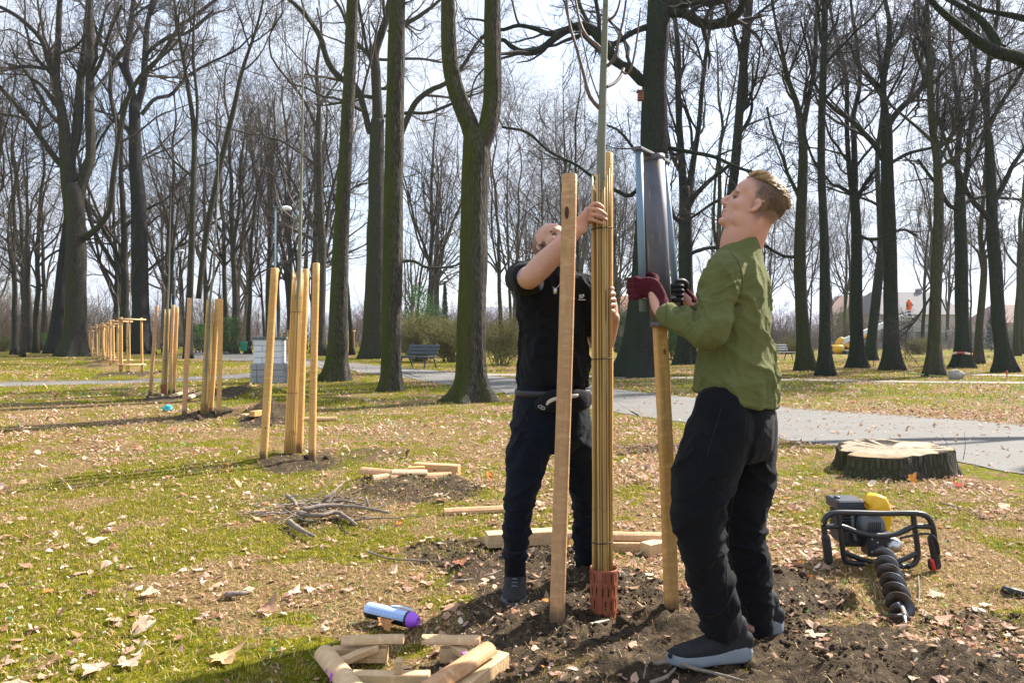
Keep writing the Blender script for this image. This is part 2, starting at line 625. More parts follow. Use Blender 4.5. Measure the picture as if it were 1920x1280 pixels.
a.b.inputs['Subsurface Radius'].default_value = (0.012, 0.005, 0.003)
a.bump(a.noise(v, 350.0, 3), 0.15, 0.001)
MAT['skin'] = a.m

def mat_cloth(name, col, weave=420.0, var=0.18, spec=0.12, strength=0.35, waffle=False):
    a = NT(name, 0.9, spec)
    a.b.inputs['Sheen Weight'].default_value = 0.04
    a.b.inputs['Sheen Roughness'].default_value = 0.5
    v = a.coord((1, 1, 1))
    n = a.noise(v, 9.0, 5)
    a.base(a.mix(n, tuple(c * (1 - var) for c in col), tuple(c * (1 + var) for c in col)))
    if waffle:
        sx = a.n('SeparateXYZ', {0: v})
        w1 = a.math('SINE', a.math('MULTIPLY', sx.outputs[2], 1300.0))
        w2 = a.math('SINE', a.math('MULTIPLY', a.math('ADD', sx.outputs[0], sx.outputs[1]), 1300.0))
        h = a.math('ADD', w1, w2)
        a.bump(a.math('ADD', a.math('MULTIPLY', h, 0.05), a.math('MULTIPLY', a.noise(v, 10.0, 3, 0.5, 1.8), 2.0)), strength * 1.4, 0.016)
    else:
        a.bump(a.math('ADD', a.math('MULTIPLY', a.math('ADD', a.noise(v, weave, 2), a.noise(v, 45.0, 4)), 0.3), a.math('MULTIPLY', a.noise(v, 11.0, 3, 0.5, 1.8), 2.0)), strength, 0.016)
    return a.m

MAT['olive'] = mat_cloth('olive waffle knit', (0.118, 0.126, 0.046), waffle=True, strength=0.25)
MAT['black_cotton'] = mat_cloth('black cotton', (0.0075, 0.008, 0.010))
MAT['black_fleece'] = mat_cloth('black sweat cloth', (0.006, 0.0065, 0.009))
MAT['navy_cloth'] = mat_cloth('navy jogger cloth', (0.006, 0.0088, 0.016))
MAT['maroon'] = mat_cloth('maroon knit', (0.075, 0.010, 0.018), strength=0.6)
MAT['glove_black'] = plain('black glove coating', (0.012, 0.011, 0.013), 0.55, 0.3)
MAT['shoe_black'] = plain('dark shoe mesh', (0.022, 0.023, 0.026), 0.8, 0.2, 0, 0.4, 60, 0.5)
MAT['shoe_dusty'] = plain('dusty black leather', (0.02, 0.0195, 0.02), 0.7, 0.3, 0, 0.6, 30, 0.3)
MAT['sole_grey'] = plain('grey foam sole', (0.20, 0.225, 0.25), 0.7, 0.3, 0, 0.2, 30, 0.2)
MAT['sole_dark'] = plain('dark sole', (0.10, 0.10, 0.10), 0.8, 0.2)
MAT['pale_tape'] = plain('pale zip tape', (0.52, 0.46, 0.40), 0.7)
MAT['white'] = plain('white print', (0.75, 0.76, 0.78), 0.6, 0.3, 0, 0.05)
a = NT('blond brown hair', 0.45, 0.4)
a.base(a.attr())
MAT['hair_blond'] = a.m
MAT['brow_blond'] = plain('blond brow', (0.24, 0.14, 0.075), 0.6)
MAT['hair_dark'] = plain('dark beard hair', (0.018, 0.013, 0.011), 0.6, 0.3)
MAT['eye'] = plain('eye', (0.22, 0.17, 0.15), 0.5, 0.3)
# ------------------------------------------------------------------ the ground
def world_blob(px, py, rx, ry, k=1.0):
    g = G(px, py)
    a = gd(max(py - ry, HY + 12)) - gd(py + ry)
    return (g[0], g[1], rx * g[1] / FP, max(a / 2, 0.05), k)

SOIL = [world_blob(*b) for b in [
    (1140, 1150, 280, 95), (1010, 1070, 170, 55), (1330, 1240, 260, 75), (1700, 1266, 420, 56), (1465, 1112, 90, 42), (960, 1200, 110, 60, 0.8),
    (930, 1265, 190, 60, 0.75), (1545, 1205, 150, 32), (1860, 1190, 160, 40, 0.6), (560, 868, 85, 20, 0.9), (505, 790, 62, 17), (790, 918, 110, 24, 0.7), (650, 852, 110, 17, 0.55),
    (880, 1040, 110, 40, 0.7), (395, 779, 60, 12, 0.9), (320, 745, 55, 8, 0.9), (250, 704, 45, 6), (215, 688, 32, 4), (195, 676, 25, 3), (610, 960, 110, 40, 0.45), (430, 740, 40, 9, 0.9)]]
MOUND = []
for px, py, r, h in [(1060, 1175, 0.13, 0.05), (1165, 1120, 0.16, 0.06), (1130, 1075, 0.2, 0.05), (1215, 1165, 0.14, 0.055), (1300, 1190, 0.12, 0.04), (985, 1185, 0.12, 0.035),
                     (1440, 1110, 0.16, 0.05), (1470, 1095, 0.12, 0.04), (1595, 1140, 0.07, 0.06), (1100, 1235, 0.18, 0.025), (1600, 1255, 0.2, 0.03), (1760, 1240, 0.2, 0.03), (1850, 1270, 0.2, 0.03),
                     (510, 783, 0.55, 0.24), (440, 738, 0.9, 0.22), (530, 862, 0.35, 0.06), (770, 915, 0.35, 0.06), (730, 925, 0.2, 0.05), (835, 912, 0.2, 0.05), (385, 775, 0.6, 0.06),
                     (250, 704, 1.4, 0.15), (222, 690, 1.6, 0.15), (205, 682, 1.6, 0.15), (192, 676, 1.6, 0.15), (900, 1130, 0.15, 0.03), (870, 1070, 0.12, 0.03), (1870, 1110, 0.1, 0.03)]:
    g = G(px, py)
    MOUND.append((g[0], g[1], r, h))

def path_poly(near, far):
    return np.array([G(*p)[:2] for p in near]), np.array([G(*p)[:2] for p in far])

PATHS = {
    'main': path_poly([(2600, 1075), (1920, 889), (1700, 853), (1460, 822), (1280, 792), (1140, 771), (940, 736), (760, 709), (640, 694), (540, 684), (440, 676), (330, 671)],
                      [(2600, 850), (1920, 797), (1700, 779), (1460, 763), (1280, 744), (1140, 728), (950, 707), (830, 696), (720, 686), (600, 675), (490, 664), (370, 657)]),
    'side': path_poly([(-900, 736), (-300, 729), (0, 724), (250, 718), (420, 711), (520, 703)], [(-900, 725), (-300, 720), (0, 716.5), (250, 711), (420, 703), (500, 696)]),
    'far': path_poly([(880, 703), (1000, 706), (1250, 710), (1500, 714), (1750, 718), (2300, 722)], [(880, 700), (1000, 702), (1250, 706.5), (1500, 711), (1750, 714.5), (2300, 719)]),
    'far2': path_poly([(1790, 703), (2000, 707), (2400, 711)], [(1790, 700), (2000, 704), (2400, 708)]),
}
PATHC = {}
for k, (n_, f_) in PATHS.items():
    m = 60
    A_, B_ = catmull(n_, m), catmull(f_, m)
    PATHC[k] = (A_, B_)

def path_dist(x, y):
    """signed-ish distance to the nearest path centre line minus its half width"""
    r = np.full(x.shape, 1e9)
    for A_, B_ in PATHC.values():
        c = (A_ + B_) / 2
        w = np.linalg.norm(A_ - B_, axis=1) / 2
        # true half width is measured across the walking direction
        t = nrm(np.gradient(c, axis=0))
        w = np.abs(np.cross(t, (A_ - B_) / 2))
        for i in range(len(c)):
            r = np.minimum(r, np.hypot(x - c[i, 0], y - c[i, 1]) - w[i])
    return r

def soil_mask(x, y):
    P = np.stack([x, y], -1)
    n = fbm(P * 1.7, 4, 3) * 0.55 + fbm(P * 7, 2, 5) * 0.25
    m = np.zeros(x.shape)
    for bx, by, rx, ry, k in SOIL:
        q = np.sqrt(((x - bx) / rx) ** 2 + ((y - by) / ry) ** 2)
        m = np.maximum(m, k * smooth(1.25, 0.7, q + n * 0.5))
    return m

def height(x, y, fine=True):
    x, y = np.asarray(x, float), np.asarray(y, float)
    P = np.stack([x, y], -1)
    h = 0.012 * fbm(P * 0.9, 3, 11)
    s = soil_mask(x, y)
    h = h + s * (0.026 * fbm(P * 5.0, 3, 21) + (0.024 * np.abs(fbm(P * 17.0, 4, 31)) if fine else 0))
    lump = 1 + 0.6 * fbm(P * 6, 2, 41)
    for mx, my, r, hh in MOUND:
        h = h + hh * lump * np.exp(-((x - mx) ** 2 + (y - my) ** 2) / (2 * (r * 0.62) ** 2))
    return h

def ground_z(x, y):
    return float(height(np.array([x]), np.array([y]), False)[0])

ys = [-500, -160, -60, -20, -6, -1, 0.6, 1.1]
y = 1.6
while y < 16:
    ys.append(y)
    y *= 1.0075
while y < 900:
    ys.append(y)
    y *= 1.06
ys = np.array(ys)
uf = np.linspace(-1.05, 1.05, 300)
ko = np.array([0.01, 0.04, 0.12, 0.35, 1.0])
wy = np.clip(ys, 1.6, 600)
inner = uf[None] * wy[:, None]
e = 1.05 * wy[:, None]
outer = e + (800 - e) * ko[None]
X = np.concatenate([-outer[:, ::-1], inner, outer], 1)
Y = np.repeat(ys[:, None], X.shape[1], 1)
PD = path_dist(X.ravel(), Y.ravel()).reshape(X.shape)
Z = height(X, Y) * smooth(0.0, 0.7, PD)
Z = np.where(PD < 0.2, np.minimum(Z, 0), Z)
P2 = np.stack([X, Y], -1)
GS = soil_mask(X, Y)
def moss_mask(x, y):
    P = np.stack([x, y], -1)
    n = 0.8 * fbm(P * np.array([0.9, 1.3]), 4, 61) + 0.95 * fbm(P * 5.5, 4, 67)
    left = smooth(0.9, -1.2, x) * smooth(11, 5, y) * 0.34
    far_lawn = smooth(10, 20, y) * 0.5
    return np.clip(smooth(-0.25, 0.75, n + left * 1.4 + far_lawn + 0.0), 0, 1)
def litter_mask(x, y):
    P = np.stack([x, y], -1)
    return np.clip(0.5 + 0.6 * fbm(P * 0.55, 3, 71) + 0.25 * fbm(P * 2.5, 2, 75), 0, 1)
K = np.stack([GS, moss_mask(X, Y), litter_mask(X, Y)], -1)
nr, nc = X.shape
idx = np.arange(nr * nc).reshape(nr, nc)
Q = np.stack([idx[:-1, :-1], idx[:-1, 1:], idx[1:, 1:], idx[1:, :-1]], -1).reshape(-1, 4)
gm = MB().add(np.stack([X, Y, Z], -1).reshape(-1, 3), Q, col=K.reshape(-1, 3))
a = NT('park ground', 0.97, 0.08)
v = a.coord((1, 1, 1))
sp = a.n('SeparateColor', {'Color': a.attr()})
nA = a.noise(v, 14.0, 8, 0.7)
nB = a.noise(v, 55.0, 5, 0.65)
nC = a.noise(v, 2.2, 5)
straw = a.ramp(nB, [(0.3, (0.04, 0.03, 0.012)), (0.5, (0.16, 0.115, 0.045)), (0.68, (0.42, 0.30, 0.155))])
straw = a.mix(a.val(a.noise(v, 30.0, 3), 0.52, 0.62), straw, (0.24, 0.13, 0.075))
green = a.ramp(nA, [(0.3, (0.035, 0.042, 0.002)), (0.5, (0.115, 0.12, 0.004)), (0.72, (0.29, 0.26, 0.02))])
soil = a.ramp(a.noise(v, 24.0, 8, 0.75), [(0.3, (0.020, 0.015, 0.011)), (0.52, (0.072, 0.053, 0.035)), (0.72, (0.185, 0.135, 0.088))])
gf = a.val(a.math('ADD', sp.outputs[1], a.math('MULTIPLY', a.math('SUBTRACT', nA, 0.5), 1.5)), 0.25, 0.75)
c = a.mix(gf, straw, green)
sf = a.val(a.math('ADD', sp.outputs[0], a.math('MULTIPLY', a.math('SUBTRACT', nA, 0.5), 0.8)), 0.3, 0.7)
c = a.mix(sf, c, soil)
a.base(c)
a.bump(a.math('ADD', nB, a.noise(v, 160.0, 3)), 0.8, 0.02)
MAT['ground'] = a.m
gm.build('ground', MAT['ground'], kind='structure')

# paths: sheets that lie 6 mm above the ground
a = NT('worn asphalt', 0.9, 0.2)
v = a.coord((1, 1, 1))
c = a.mix(a.noise(v, 160.0, 3), (0.105, 0.103, 0.10), (0.205, 0.20, 0.19))
c = a.mix(a.math('MULTIPLY', a.val(a.noise(a.coord((0.25, 1.2, 1)), 1.6, 5), 0.35, 0.7), 0.55), c, (0.125, 0.115, 0.10))
c = a.mix(a.val(a.noise(v, 9.0, 6, 0.7), 0.66, 0.75), c, (0.13, 0.105, 0.08))
cr = a.vor(a.n('VectorMath', {0: v, 1: a.n('TexNoise', {'Vector': v, 'Scale': 1.2, 'Detail': 4}).outputs['Color']}, operation='ADD').outputs[0], 0.55, 'DISTANCE_TO_EDGE')
a.base(c)
a.bump(a.noise(v, 220.0, 3), 0.4, 0.004)
MAT['asphalt'] = a.m
a = NT('sandy gravel path', 0.95, 0.15)
v = a.coord((1, 1, 1))
a.base(a.mix(a.noise(v, 40.0, 5), (0.19, 0.165, 0.13), (0.34, 0.31, 0.26)))
MAT['gravel'] = a.m
for k, (name, mat, dz) in {'main': ('footpath', 'asphalt', 0.007), 'side': ('footpath', 'asphalt', 0.004), 'far': ('gravel_path', 'gravel', 0.010), 'far2': ('gravel_path', 'gravel', 0.010)}.items():
    A_, B_ = PATHC[k]
    A_ = catmull(A_, 400)
    B_ = catmull(B_, 400)
    A_ = A_ + 0.07 * np.stack([fbm(A_ * 1.3, 4, 5, 0.7), fbm(A_ * 1.3, 4, 6, 0.7)], -1)
    B_ = B_ + 0.07 * np.stack([fbm(B_ * 1.3, 4, 7, 0.7), fbm(B_ * 1.3, 4, 8, 0.7)], -1)
    m = 7
    f = np.linspace(0, 1, m)[None, :, None]
    V = A_[:, None] * (1 - f) + B_[:, None] * f
    V = np.concatenate([V, np.full(V.shape[:2] + (1,), dz)], -1)
    idx = np.arange(len(A_) * m).reshape(len(A_), m)
    Q = np.stack([idx[:-1, :-1], idx[1:, :-1], idx[1:, 1:], idx[:-1, 1:]], -1).reshape(-1, 4)
    MB().add(V.reshape(-1, 3), Q).build(name, MAT[mat], kind='structure')

# distant wooded hill
th = np.linspace(-1.35, 1.35, 160)
rows = []
for d, k in ((620, 0.0), (660, 0.55), (720, 1.0), (800, 0.7)):
    hh = (24 + 12 * np.sin(th * 5 + 1.0) + 8 * vnoise(np.stack([th * 9, th * 0], -1), 3) + 2.5 * vnoise(np.stack([th * 70, th * 0], -1), 4)) * k
    rows.append(np.stack([np.sin(th) * d, np.cos(th) * d, hh - 2], -1))
R_ = np.array(rows)
idx = np.arange(R_.shape[0] * R_.shape[1]).reshape(R_.shape[:2])
Q = np.stack([idx[:-1, :-1], idx[:-1, 1:], idx[1:, 1:], idx[1:, :-1]], -1).reshape(-1, 4)
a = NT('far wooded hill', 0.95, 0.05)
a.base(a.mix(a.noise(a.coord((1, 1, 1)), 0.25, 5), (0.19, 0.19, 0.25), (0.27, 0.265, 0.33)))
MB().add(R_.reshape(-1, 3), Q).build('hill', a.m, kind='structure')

# ------------------------------------------------------------------ trees
def children_of(P, R, k, t0, t1, lr, ang, npts, rr, wob, up, rmin, g, taper=0.3, lmin=0.0):
    """k children on every parent branch (B,n,3): returns (B*k,npts,3), radii"""
    B, n, _ = P.shape
    t = g.uniform(t0, t1, (B, k))
    f = t * (n - 1)
    i = np.minimum(f.astype(int), n - 2)
    fr = (f - i)[..., None]
    b = np.arange(B)[:, None]
    p = P[b, i] * (1 - fr) + P[b, i + 1] * fr
    T = nrm(P[b, i + 1] - P[b, i])
    r = R[b, i] * (1 - fr[..., 0]) + R[b, i + 1] * fr[..., 0]
    L = np.linalg.norm(np.diff(P, axis=1), axis=2).sum(1)[:, None] * lr * (1.1 - 0.5 * t) * g.uniform(0.55, 1.35, (B, k))
    L = np.maximum(L, lmin)
    q = g.normal(size=(B, k, 3))
    q = nrm(q - (q * T).sum(-1, keepdims=True) * T)
    al = np.radians(g.normal(ang, ang * 0.28, (B, k)))[..., None]
    D = np.cos(al) * T + np.sin(al) * q
    p, D, L, r = p.reshape(-1, 3), nrm(D.reshape(-1, 3)), L.ravel(), np.minimum(r.ravel() * rr, r.ravel() * 0.9) * g.uniform(0.7, 1.1, B * k)
    r = np.maximum(r, rmin)
    out = [p]
    step = (L / (npts - 1))[:, None]
    for s in range(npts - 1):
        D = nrm(D + g.normal(size=D.shape) * wob + np.array([0, 0, up]))
        p = p + D * step
        out.append(p)
    Pn = np.stack(out, 1)
    Rn = np.maximum(r[:, None] * np.linspace(1, taper, npts)[None], rmin * 0.8)
    return Pn, Rn

def crown_mesh(limbs, g, spec, rmin, mbs=None, collect=None):
    """limbs: list of (P,R) polylines; spec: per level (k,t0,t1,len ratio,angle,npts,radius ratio,wobble,up,sides)"""
    mb = mbs or MB()
    n = 18
    P = np.stack([catmull(np.c_[p, r], n) for p, r in limbs])
    P, R = P[..., :3], np.maximum(P[..., 3], rmin)
    for lv in spec:
        k, t0, t1, lr, ang, npts, rr, wob, up, sides = lv
        P, R = children_of(P, R, k, t0, t1, lr, ang, npts, rr, wob, up, rmin, g)
        mb.add(*tubes(P, R, sides))
    return mb

def trunk_skin(P, R, sides, g, flare=0.0, flare_h=0.8, ridge=0.03, lobes=5, z0=0.0, buttress=0.6):
    """one thick stem: P (n,3), R (n,); flares and roots near z0, ridged bark"""
    n = len(P)
    T = nrm(np.gradient(P, axis=0))
    ref = np.array([1.0, 0, 0])
    A = nrm(ref - (T @ ref)[:, None] * T)
    Bn = np.cross(T, A)
    th = np.arange(sides) * TAU / sides
    ph = g.uniform(0, TAU, 3)
    lob = 0.5 + 0.5 * np.cos(lobes * th + ph[0] + 0.7 * np.sin(2 * th + ph[1]))
    h = np.maximum(P[:, 2] - z0, 0)
    fl = np.exp(-h / flare_h)
    cyl = np.stack([np.cos(th) * 3.2, np.sin(th) * 3.2], -1)
    zz = P[:, 2]
    pts = np.stack([np.repeat(cyl[None, :, 0], n, 0), np.repeat(cyl[None, :, 1], n, 0), np.repeat(zz[:, None] * 0.9, sides, 1)], -1)
    nz = fbm(pts * np.array([2.4, 2.4, 0.8]) + ph[2] * 9, 3, 13)
    lum = fbm(pts * np.array([0.5, 0.5, 0.7]) + ph[1] * 7, 2, 17)
    mult = 1 + flare * fl[:, None] * ((1 - buttress) + buttress * 2 * lob[None] ** 1.6) + ridge * nz + 0.07 * lum
    ring = P[:, None] + (A[:, None] * np.cos(th)[None, :, None] + Bn[:, None] * np.sin(th)[None, :, None]) * (R[:, None] * mult)[..., None]
    return loft(ring, cap=True)

def px_line(pts, d, dd=0.0):
    """traced (px, py, width px) -> world points and radii at distance d, drifting dd metres in depth"""
    pts = np.array(pts, float)
    f = np.linspace(0, 1, len(pts))
    P = np.array([W(p[0], p[1], d + dd * t) for p, t in zip(pts, f)])
    R = pts[:, 2] * d / FP / 2 * 0.95
    return P, R

TW_HERO = [(6, 0.1, 1.0, 0.58, 44, 10, 0.6, 0.16, 0.05, 4), (5, 0.08, 1.0, 0.6, 43, 7, 0.55, 0.17, 0.04, 3), (4, 0.08, 1.0, 0.62, 43, 5, 0.5, 0.17, 0.03, 3), (2, 0.1, 1.0, 0.62, 42, 3, 0.6, 0.2, 0.0, 3)]
TW_LIGHT = [(6, 0.1, 1.0, 0.6, 42, 9, 0.6, 0.16, 0.06, 4), (5, 0.08, 1.0, 0.62, 44, 6, 0.55, 0.18, 0.04, 3), (4, 0.1, 1.0, 0.62, 44, 4, 0.55, 0.2, 0.02, 3), (2, 0.1, 1.0, 0.6, 42, 3, 0.6, 0.2, 0.0, 3)]
TW_FEW = [(4, 0.1, 1.0, 0.5, 42, 7, 0.55, 0.16, 0.05, 4), (4, 0.1, 1.0, 0.5, 42, 4, 0.55, 0.18, 0.03, 3)]

def hero_tree(label, d, trunk, stems=(), limbs=(), auto=(), mat='bark_mid', twig='twig', sides=20, rows=40, flare=0.6, flare_h=0.9, ridge=0.03, lobes=5,
              spec=TW_LIGHT, seed=1, group=None, root=0.1, limb_parts=True, twk=1.0):
    g = np.random.default_rng(seed)
    P, R = px_line(trunk, d)
    base = P[0].copy()
    base[2] = 0.0
    t = thing('tree', label, 'tree', base, group)
    P[0, 2] = min(P[0, 2], 0.0) - root
    mb = MB()
    D = catmull(np.c_[P, R], rows)
    mb.add(*trunk_skin(D[:, :3], D[:, 3], sides, g, flare, flare_h, ridge, lobes))
    big = [(P, R)]
    for s in stems:
        dd = s[1] if isinstance(s, tuple) else 0.0
        q = s[0] if isinstance(s, tuple) else s
        p, r = px_line(q, d, dd)
        D = catmull(np.c_[p, r], rows)
        mb.add(*trunk_skin(D[:, :3], D[:, 3], sides, g, 0, 1, ridge, 3, -9))
        big.append((p, r))
    mb.build('trunk', MAT[mat], t)
    par = []
    for l in limbs:
        dd = l[1] if isinstance(l, tuple) else g.uniform(-1.5, 1.5)
        q = l[0] if isinstance(l, tuple) else l
        p, r = px_line(q, d, dd)
        D = catmull(np.c_[p, r], 26)
        D[1:, :3] += 0.05 * np.stack([vnoise(D[1:, :3] * 0.8, 3 + k) for k in range(3)], -1)
        MB().add(*tubes(D[:, :3], D[:, 3], 9)).build('limb', MAT[mat], t)
        par.append((p, r))
    rmin = 0.0035 + 0.0001 * d
    for (si, k, t0, t1, lr, ang, up) in auto:
        p, r = big[si]
        D = catmull(np.c_[p, r], 18)
        Pn, Rn = children_of(D[None, :, :3], D[None, :, 3], k, t0, t1, lr * 1.35, ang, 14, 0.55, 0.14, up, rmin * 2, g)
        for i in range(len(Pn)):
            MB().add(*tubes(Pn[i], Rn[i], 7)).build('limb', MAT[mat], t)
        par += [(Pn[i], Rn[i]) for i in range(len(Pn))]
    if par:
        crown_mesh(par, g, spec, rmin * twk).build('crown', MAT[twig], t)
    return t

hero_tree('huge old oak on the left whose trunk splits into several upright stems', gd(668),
    [(140, 668, 46), (141, 640, 41), (142, 600, 38), (143, 520, 36), (142, 430, 35), (140, 370, 31), (138, 345, 24)],
    stems=[[(131, 420, 18), (128, 350, 24), (126, 300, 26), (121, 250, 21), (114, 200, 16), (106, 150, 13), (108, 90, 11), (112, 0, 10), (116, -120, 7)],
           ([(143, 400, 20), (154, 345, 18), (166, 310, 18), (170, 280, 18), (168, 200, 17), (170, 80, 15), (168, 0, 14), (172, -130, 8)], 1.5),
           ([(132, 300, 14), (144, 262, 14), (150, 210, 13), (152, 150, 13), (160, 70, 11), (168, -20, 8)], 2.0)],
    limbs=[([(118, 312, 13), (90, 276, 10), (62, 238, 10), (33, 200, 9), (5, 168, 8), (-40, 120, 5)], -3), ([(160, 445, 14), (188, 422, 11), (207, 388, 10), (214, 330, 10), (222, 260, 9), (236, 195, 9), (256, 155, 8), (284, 122, 7), (322, 90, 5), (350, 50, 3)], -2),
           ([(108, 160, 11), (90, 110, 10), (75, 72, 9), (42, 38, 8), (-10, 8, 6)], -2), ([(120, 240, 9), (92, 210, 8), (70, 170, 7), (45, 130, 5), (10, 118, 4)], 2), ([(112, 190, 8), (98, 130, 6), (80, 60, 5), (70, 0, 4)], 3),
           ([(170, 150, 8), (190, 110, 7), (205, 60, 6), (228, 10, 5)], -2), ([(168, 190, 7), (186, 160, 6), (215, 120, 5), (250, 75, 4)], 3), ([(110, 100, 7), (140, 90, 5), (165, 60, 4)], -2), ([(85, 130, 6), (40, 125, 6), (0, 133, 5), (-40, 130, 4)], -4)],
    auto=[(1, 5, 0.3, 1.0, 0.3, 50, 0.08), (2, 5, 0.2, 1.0, 0.3, 48, 0.08), (3, 4, 0.2, 1.0, 0.32, 48, 0.08)],
    mat='bark_green', sides=30, rows=50, flare=0.5, flare_h=0.9, seed=11, spec=TW_HERO)
hero_tree('very dark leaning trunk close behind the huge left oak', 62,
    [(100, 657, 26), (107, 600, 22), (114, 530, 19), (121, 460, 17), (128, 400, 15), (134, 330, 13), (140, 240, 10), (150, 120, 8)], auto=[(0, 6, 0.5, 1.0, 0.3, 45, 0.08)], mat='bark_dark', twig='twig_dark', seed=12, flare=0.4)
hero_tree('tall dark oak with crooked spreading limbs behind the row of framed saplings', 60,
    [(264, 658, 34), (264, 600, 31), (262, 520, 31), (261, 440, 30), (259, 370, 27), (255, 320, 24), (253, 240, 22), (252, 195, 20)],
    stems=[([(252, 205, 14), (246, 160, 12), (236, 120, 11), (243, 60, 10), (250, 0, 8), (255, -80, 5)], -1), ([(254, 210, 15), (268, 160, 13), (272, 110, 12), (276, 50, 10), (290, -20, 7)], 1.5)],
    limbs=[[(265, 215, 8), (290, 186, 7), (320, 178, 7), (345, 150, 6), (385, 122, 5), (440, 95, 4), (480, 60, 3)], [(262, 160, 9), (285, 125, 8), (318, 80, 8), (335, 55, 8), (372, 25, 7), (420, -10, 5)], [(254, 270, 9), (238, 240, 9), (218, 220, 9), (207, 170, 8), (212, 120, 8), (238, 85, 7), (262, 50, 5)],
           [(270, 120, 8), (280, 95, 7), (320, 68, 7), (350, 62, 5), (400, 20, 4)], [(247, 165, 9), (225, 120, 8), (190, 80, 6), (172, 30, 5)], [(240, 100, 6), (222, 50, 5), (215, 0, 4)]],
    auto=[(1, 5, 0.3, 1.0, 0.35, 50, 0.05), (2, 5, 0.3, 1.0, 0.35, 50, 0.05)], mat='bark_dark', twig='twig_dark', sides=24, seed=13, flare=0.5, spec=TW_HERO)
hero_tree('slender forked grey tree rising behind the second group of stakes', 46,
    [(352, 668, 16), (354, 600, 14), (357, 520, 13), (360, 440, 12), (362, 360, 11), (364, 250, 10), (352, 160, 8), (335, 60, 6), (322, -30, 4)],
    stems=[[(372, 560, 10), (385, 450, 11), (400, 370, 11), (420, 280, 10), (437, 210, 9), (455, 130, 7), (482, 50, 5), (500, -30, 3)], [(363, 300, 6), (370, 200, 6), (362, 100, 5), (366, 0, 4)]],
    auto=[(0, 6, 0.45, 1.0, 0.2, 40, 0.12), (1, 6, 0.4, 1.0, 0.22, 40, 0.12), (2, 4, 0.3, 1.0, 0.35, 40, 0.12)], mat='bark_green', seed=14, flare=0.4, spec=TW_HERO)
hero_tree('straight mossy trunk with a knobbly foot, left of the other straight trunks', gd(714),
    [(627, 714, 44), (631, 690, 41), (635, 600, 37), (638, 500, 33), (642, 400, 29), (647, 300, 26), (655, 150, 24), (660, 20, 22), (664, -140, 18), (668, -420, 10)],
    auto=[(0, 10, 0.72, 1.0, 0.22, 50, 0.1)], mat='bark_mid', sides=40, rows=90, flare=0.5, flare_h=0.35, ridge=0.045, lobes=6, seed=15, spec=TW_FEW)
hero_tree('straight grey brown trunk standing before the park bench', gd(734),
    [(733, 734, 41), (734, 700, 38), (735, 600, 38), (736, 500, 38), (737, 400, 37), (739, 280, 36), (742, 150, 34), (745, 0, 31), (748, -160, 26), (750, -450, 15)],
    auto=[(0, 10, 0.72, 1.0, 0.22, 50, 0.1)], mat='bark_mid', sides=44, rows=90, flare=0.45, flare_h=0.28, ridge=0.045, lobes=6, seed=16, spec=TW_FEW)
hero_tree('broad mossy oak with wide curving limbs just behind the straight trunks', gd(672),
    [(704, 672, 48), (704, 640, 45), (704, 560, 42), (705, 450, 36), (705, 360, 31), (706, 290, 30), (708, 225, 26)],
    stems=[([(706, 300, 26), (708, 220, 22), (706, 170, 19), (704, 130, 19), (703, 100, 17), (716, 60, 15), (728, 20, 12), (738, -60, 8)], 0)],
    limbs=[([(694, 250, 13), (680, 195, 12), (664, 160, 12), (643, 150, 12), (622, 128, 12), (608, 100, 11), (600, 72, 11), (578, 36, 9), (545, 2, 7), (510, -20, 5)], -2), ([(750, 255, 12), (764, 222, 12), (782, 190, 11), (810, 168, 10), (836, 156, 9), (870, 120, 7), (895, 80, 6), (930, 40, 4)], -1),
           ([(720, 218, 7), (760, 213, 7), (800, 212, 6), (840, 198, 6), (880, 180, 4), (930, 165, 3)], 2), ([(728, 62, 9), (762, 44, 9), (790, 28, 8), (822, 2, 6), (850, -30, 4)], 1), ([(705, 120, 10), (690, 100, 9), (672, 85, 8), (655, 60, 7), (640, 20, 6), (615, -15, 5)], 2),
           ([(706, 150, 7), (690, 95, 6), (680, 50, 5), (672, 0, 4)], -2), ([(704, 500, 6), (770, 490, 6), (800, 500, 5), (850, 500, 4), (880, 480, 3)], -1), ([(703, 110, 6), (728, 112, 6), (790, 110, 5), (830, 116, 4), (870, 105, 3)], 2)],
    auto=[(1, 8, 0.3, 1.0, 0.35, 50, 0.06)], mat='bark_green', sides=28, seed=17, flare=0.5, flare_h=1.2, spec=TW_HERO)
hero_tree('thick forked trunk with gnarled roots in the centre of the photo', gd(752),
    [(884, 752, 66), (885, 725, 60), (884, 680, 58), (884, 600, 57), (887, 500, 54), (889, 420, 52), (892, 350, 52), (893, 300, 53), (892, 262, 50), (893, 240, 40)],
    stems=[[(893, 330, 30), (889, 275, 34), (880, 235, 35), (864, 195, 34), (850, 150, 32), (843, 100, 30), (840, 0, 27), (838, -150, 23), (830, -420, 13)],
           [(893, 340, 30), (902, 275, 36), (916, 230, 37), (923, 180, 35), (924, 100, 33), (924, 0, 31), (926, -150, 26), (935, -420, 14)]],
    auto=[(1, 9, 0.7, 1.0, 0.2, 50, 0.1), (2, 9, 0.7, 1.0, 0.2, 50, 0.1)], mat='bark_mid', sides=64, rows=110, flare=0.75, flare_h=0.26, ridge=0.05, lobes=5, seed=18, spec=TW_FEW)
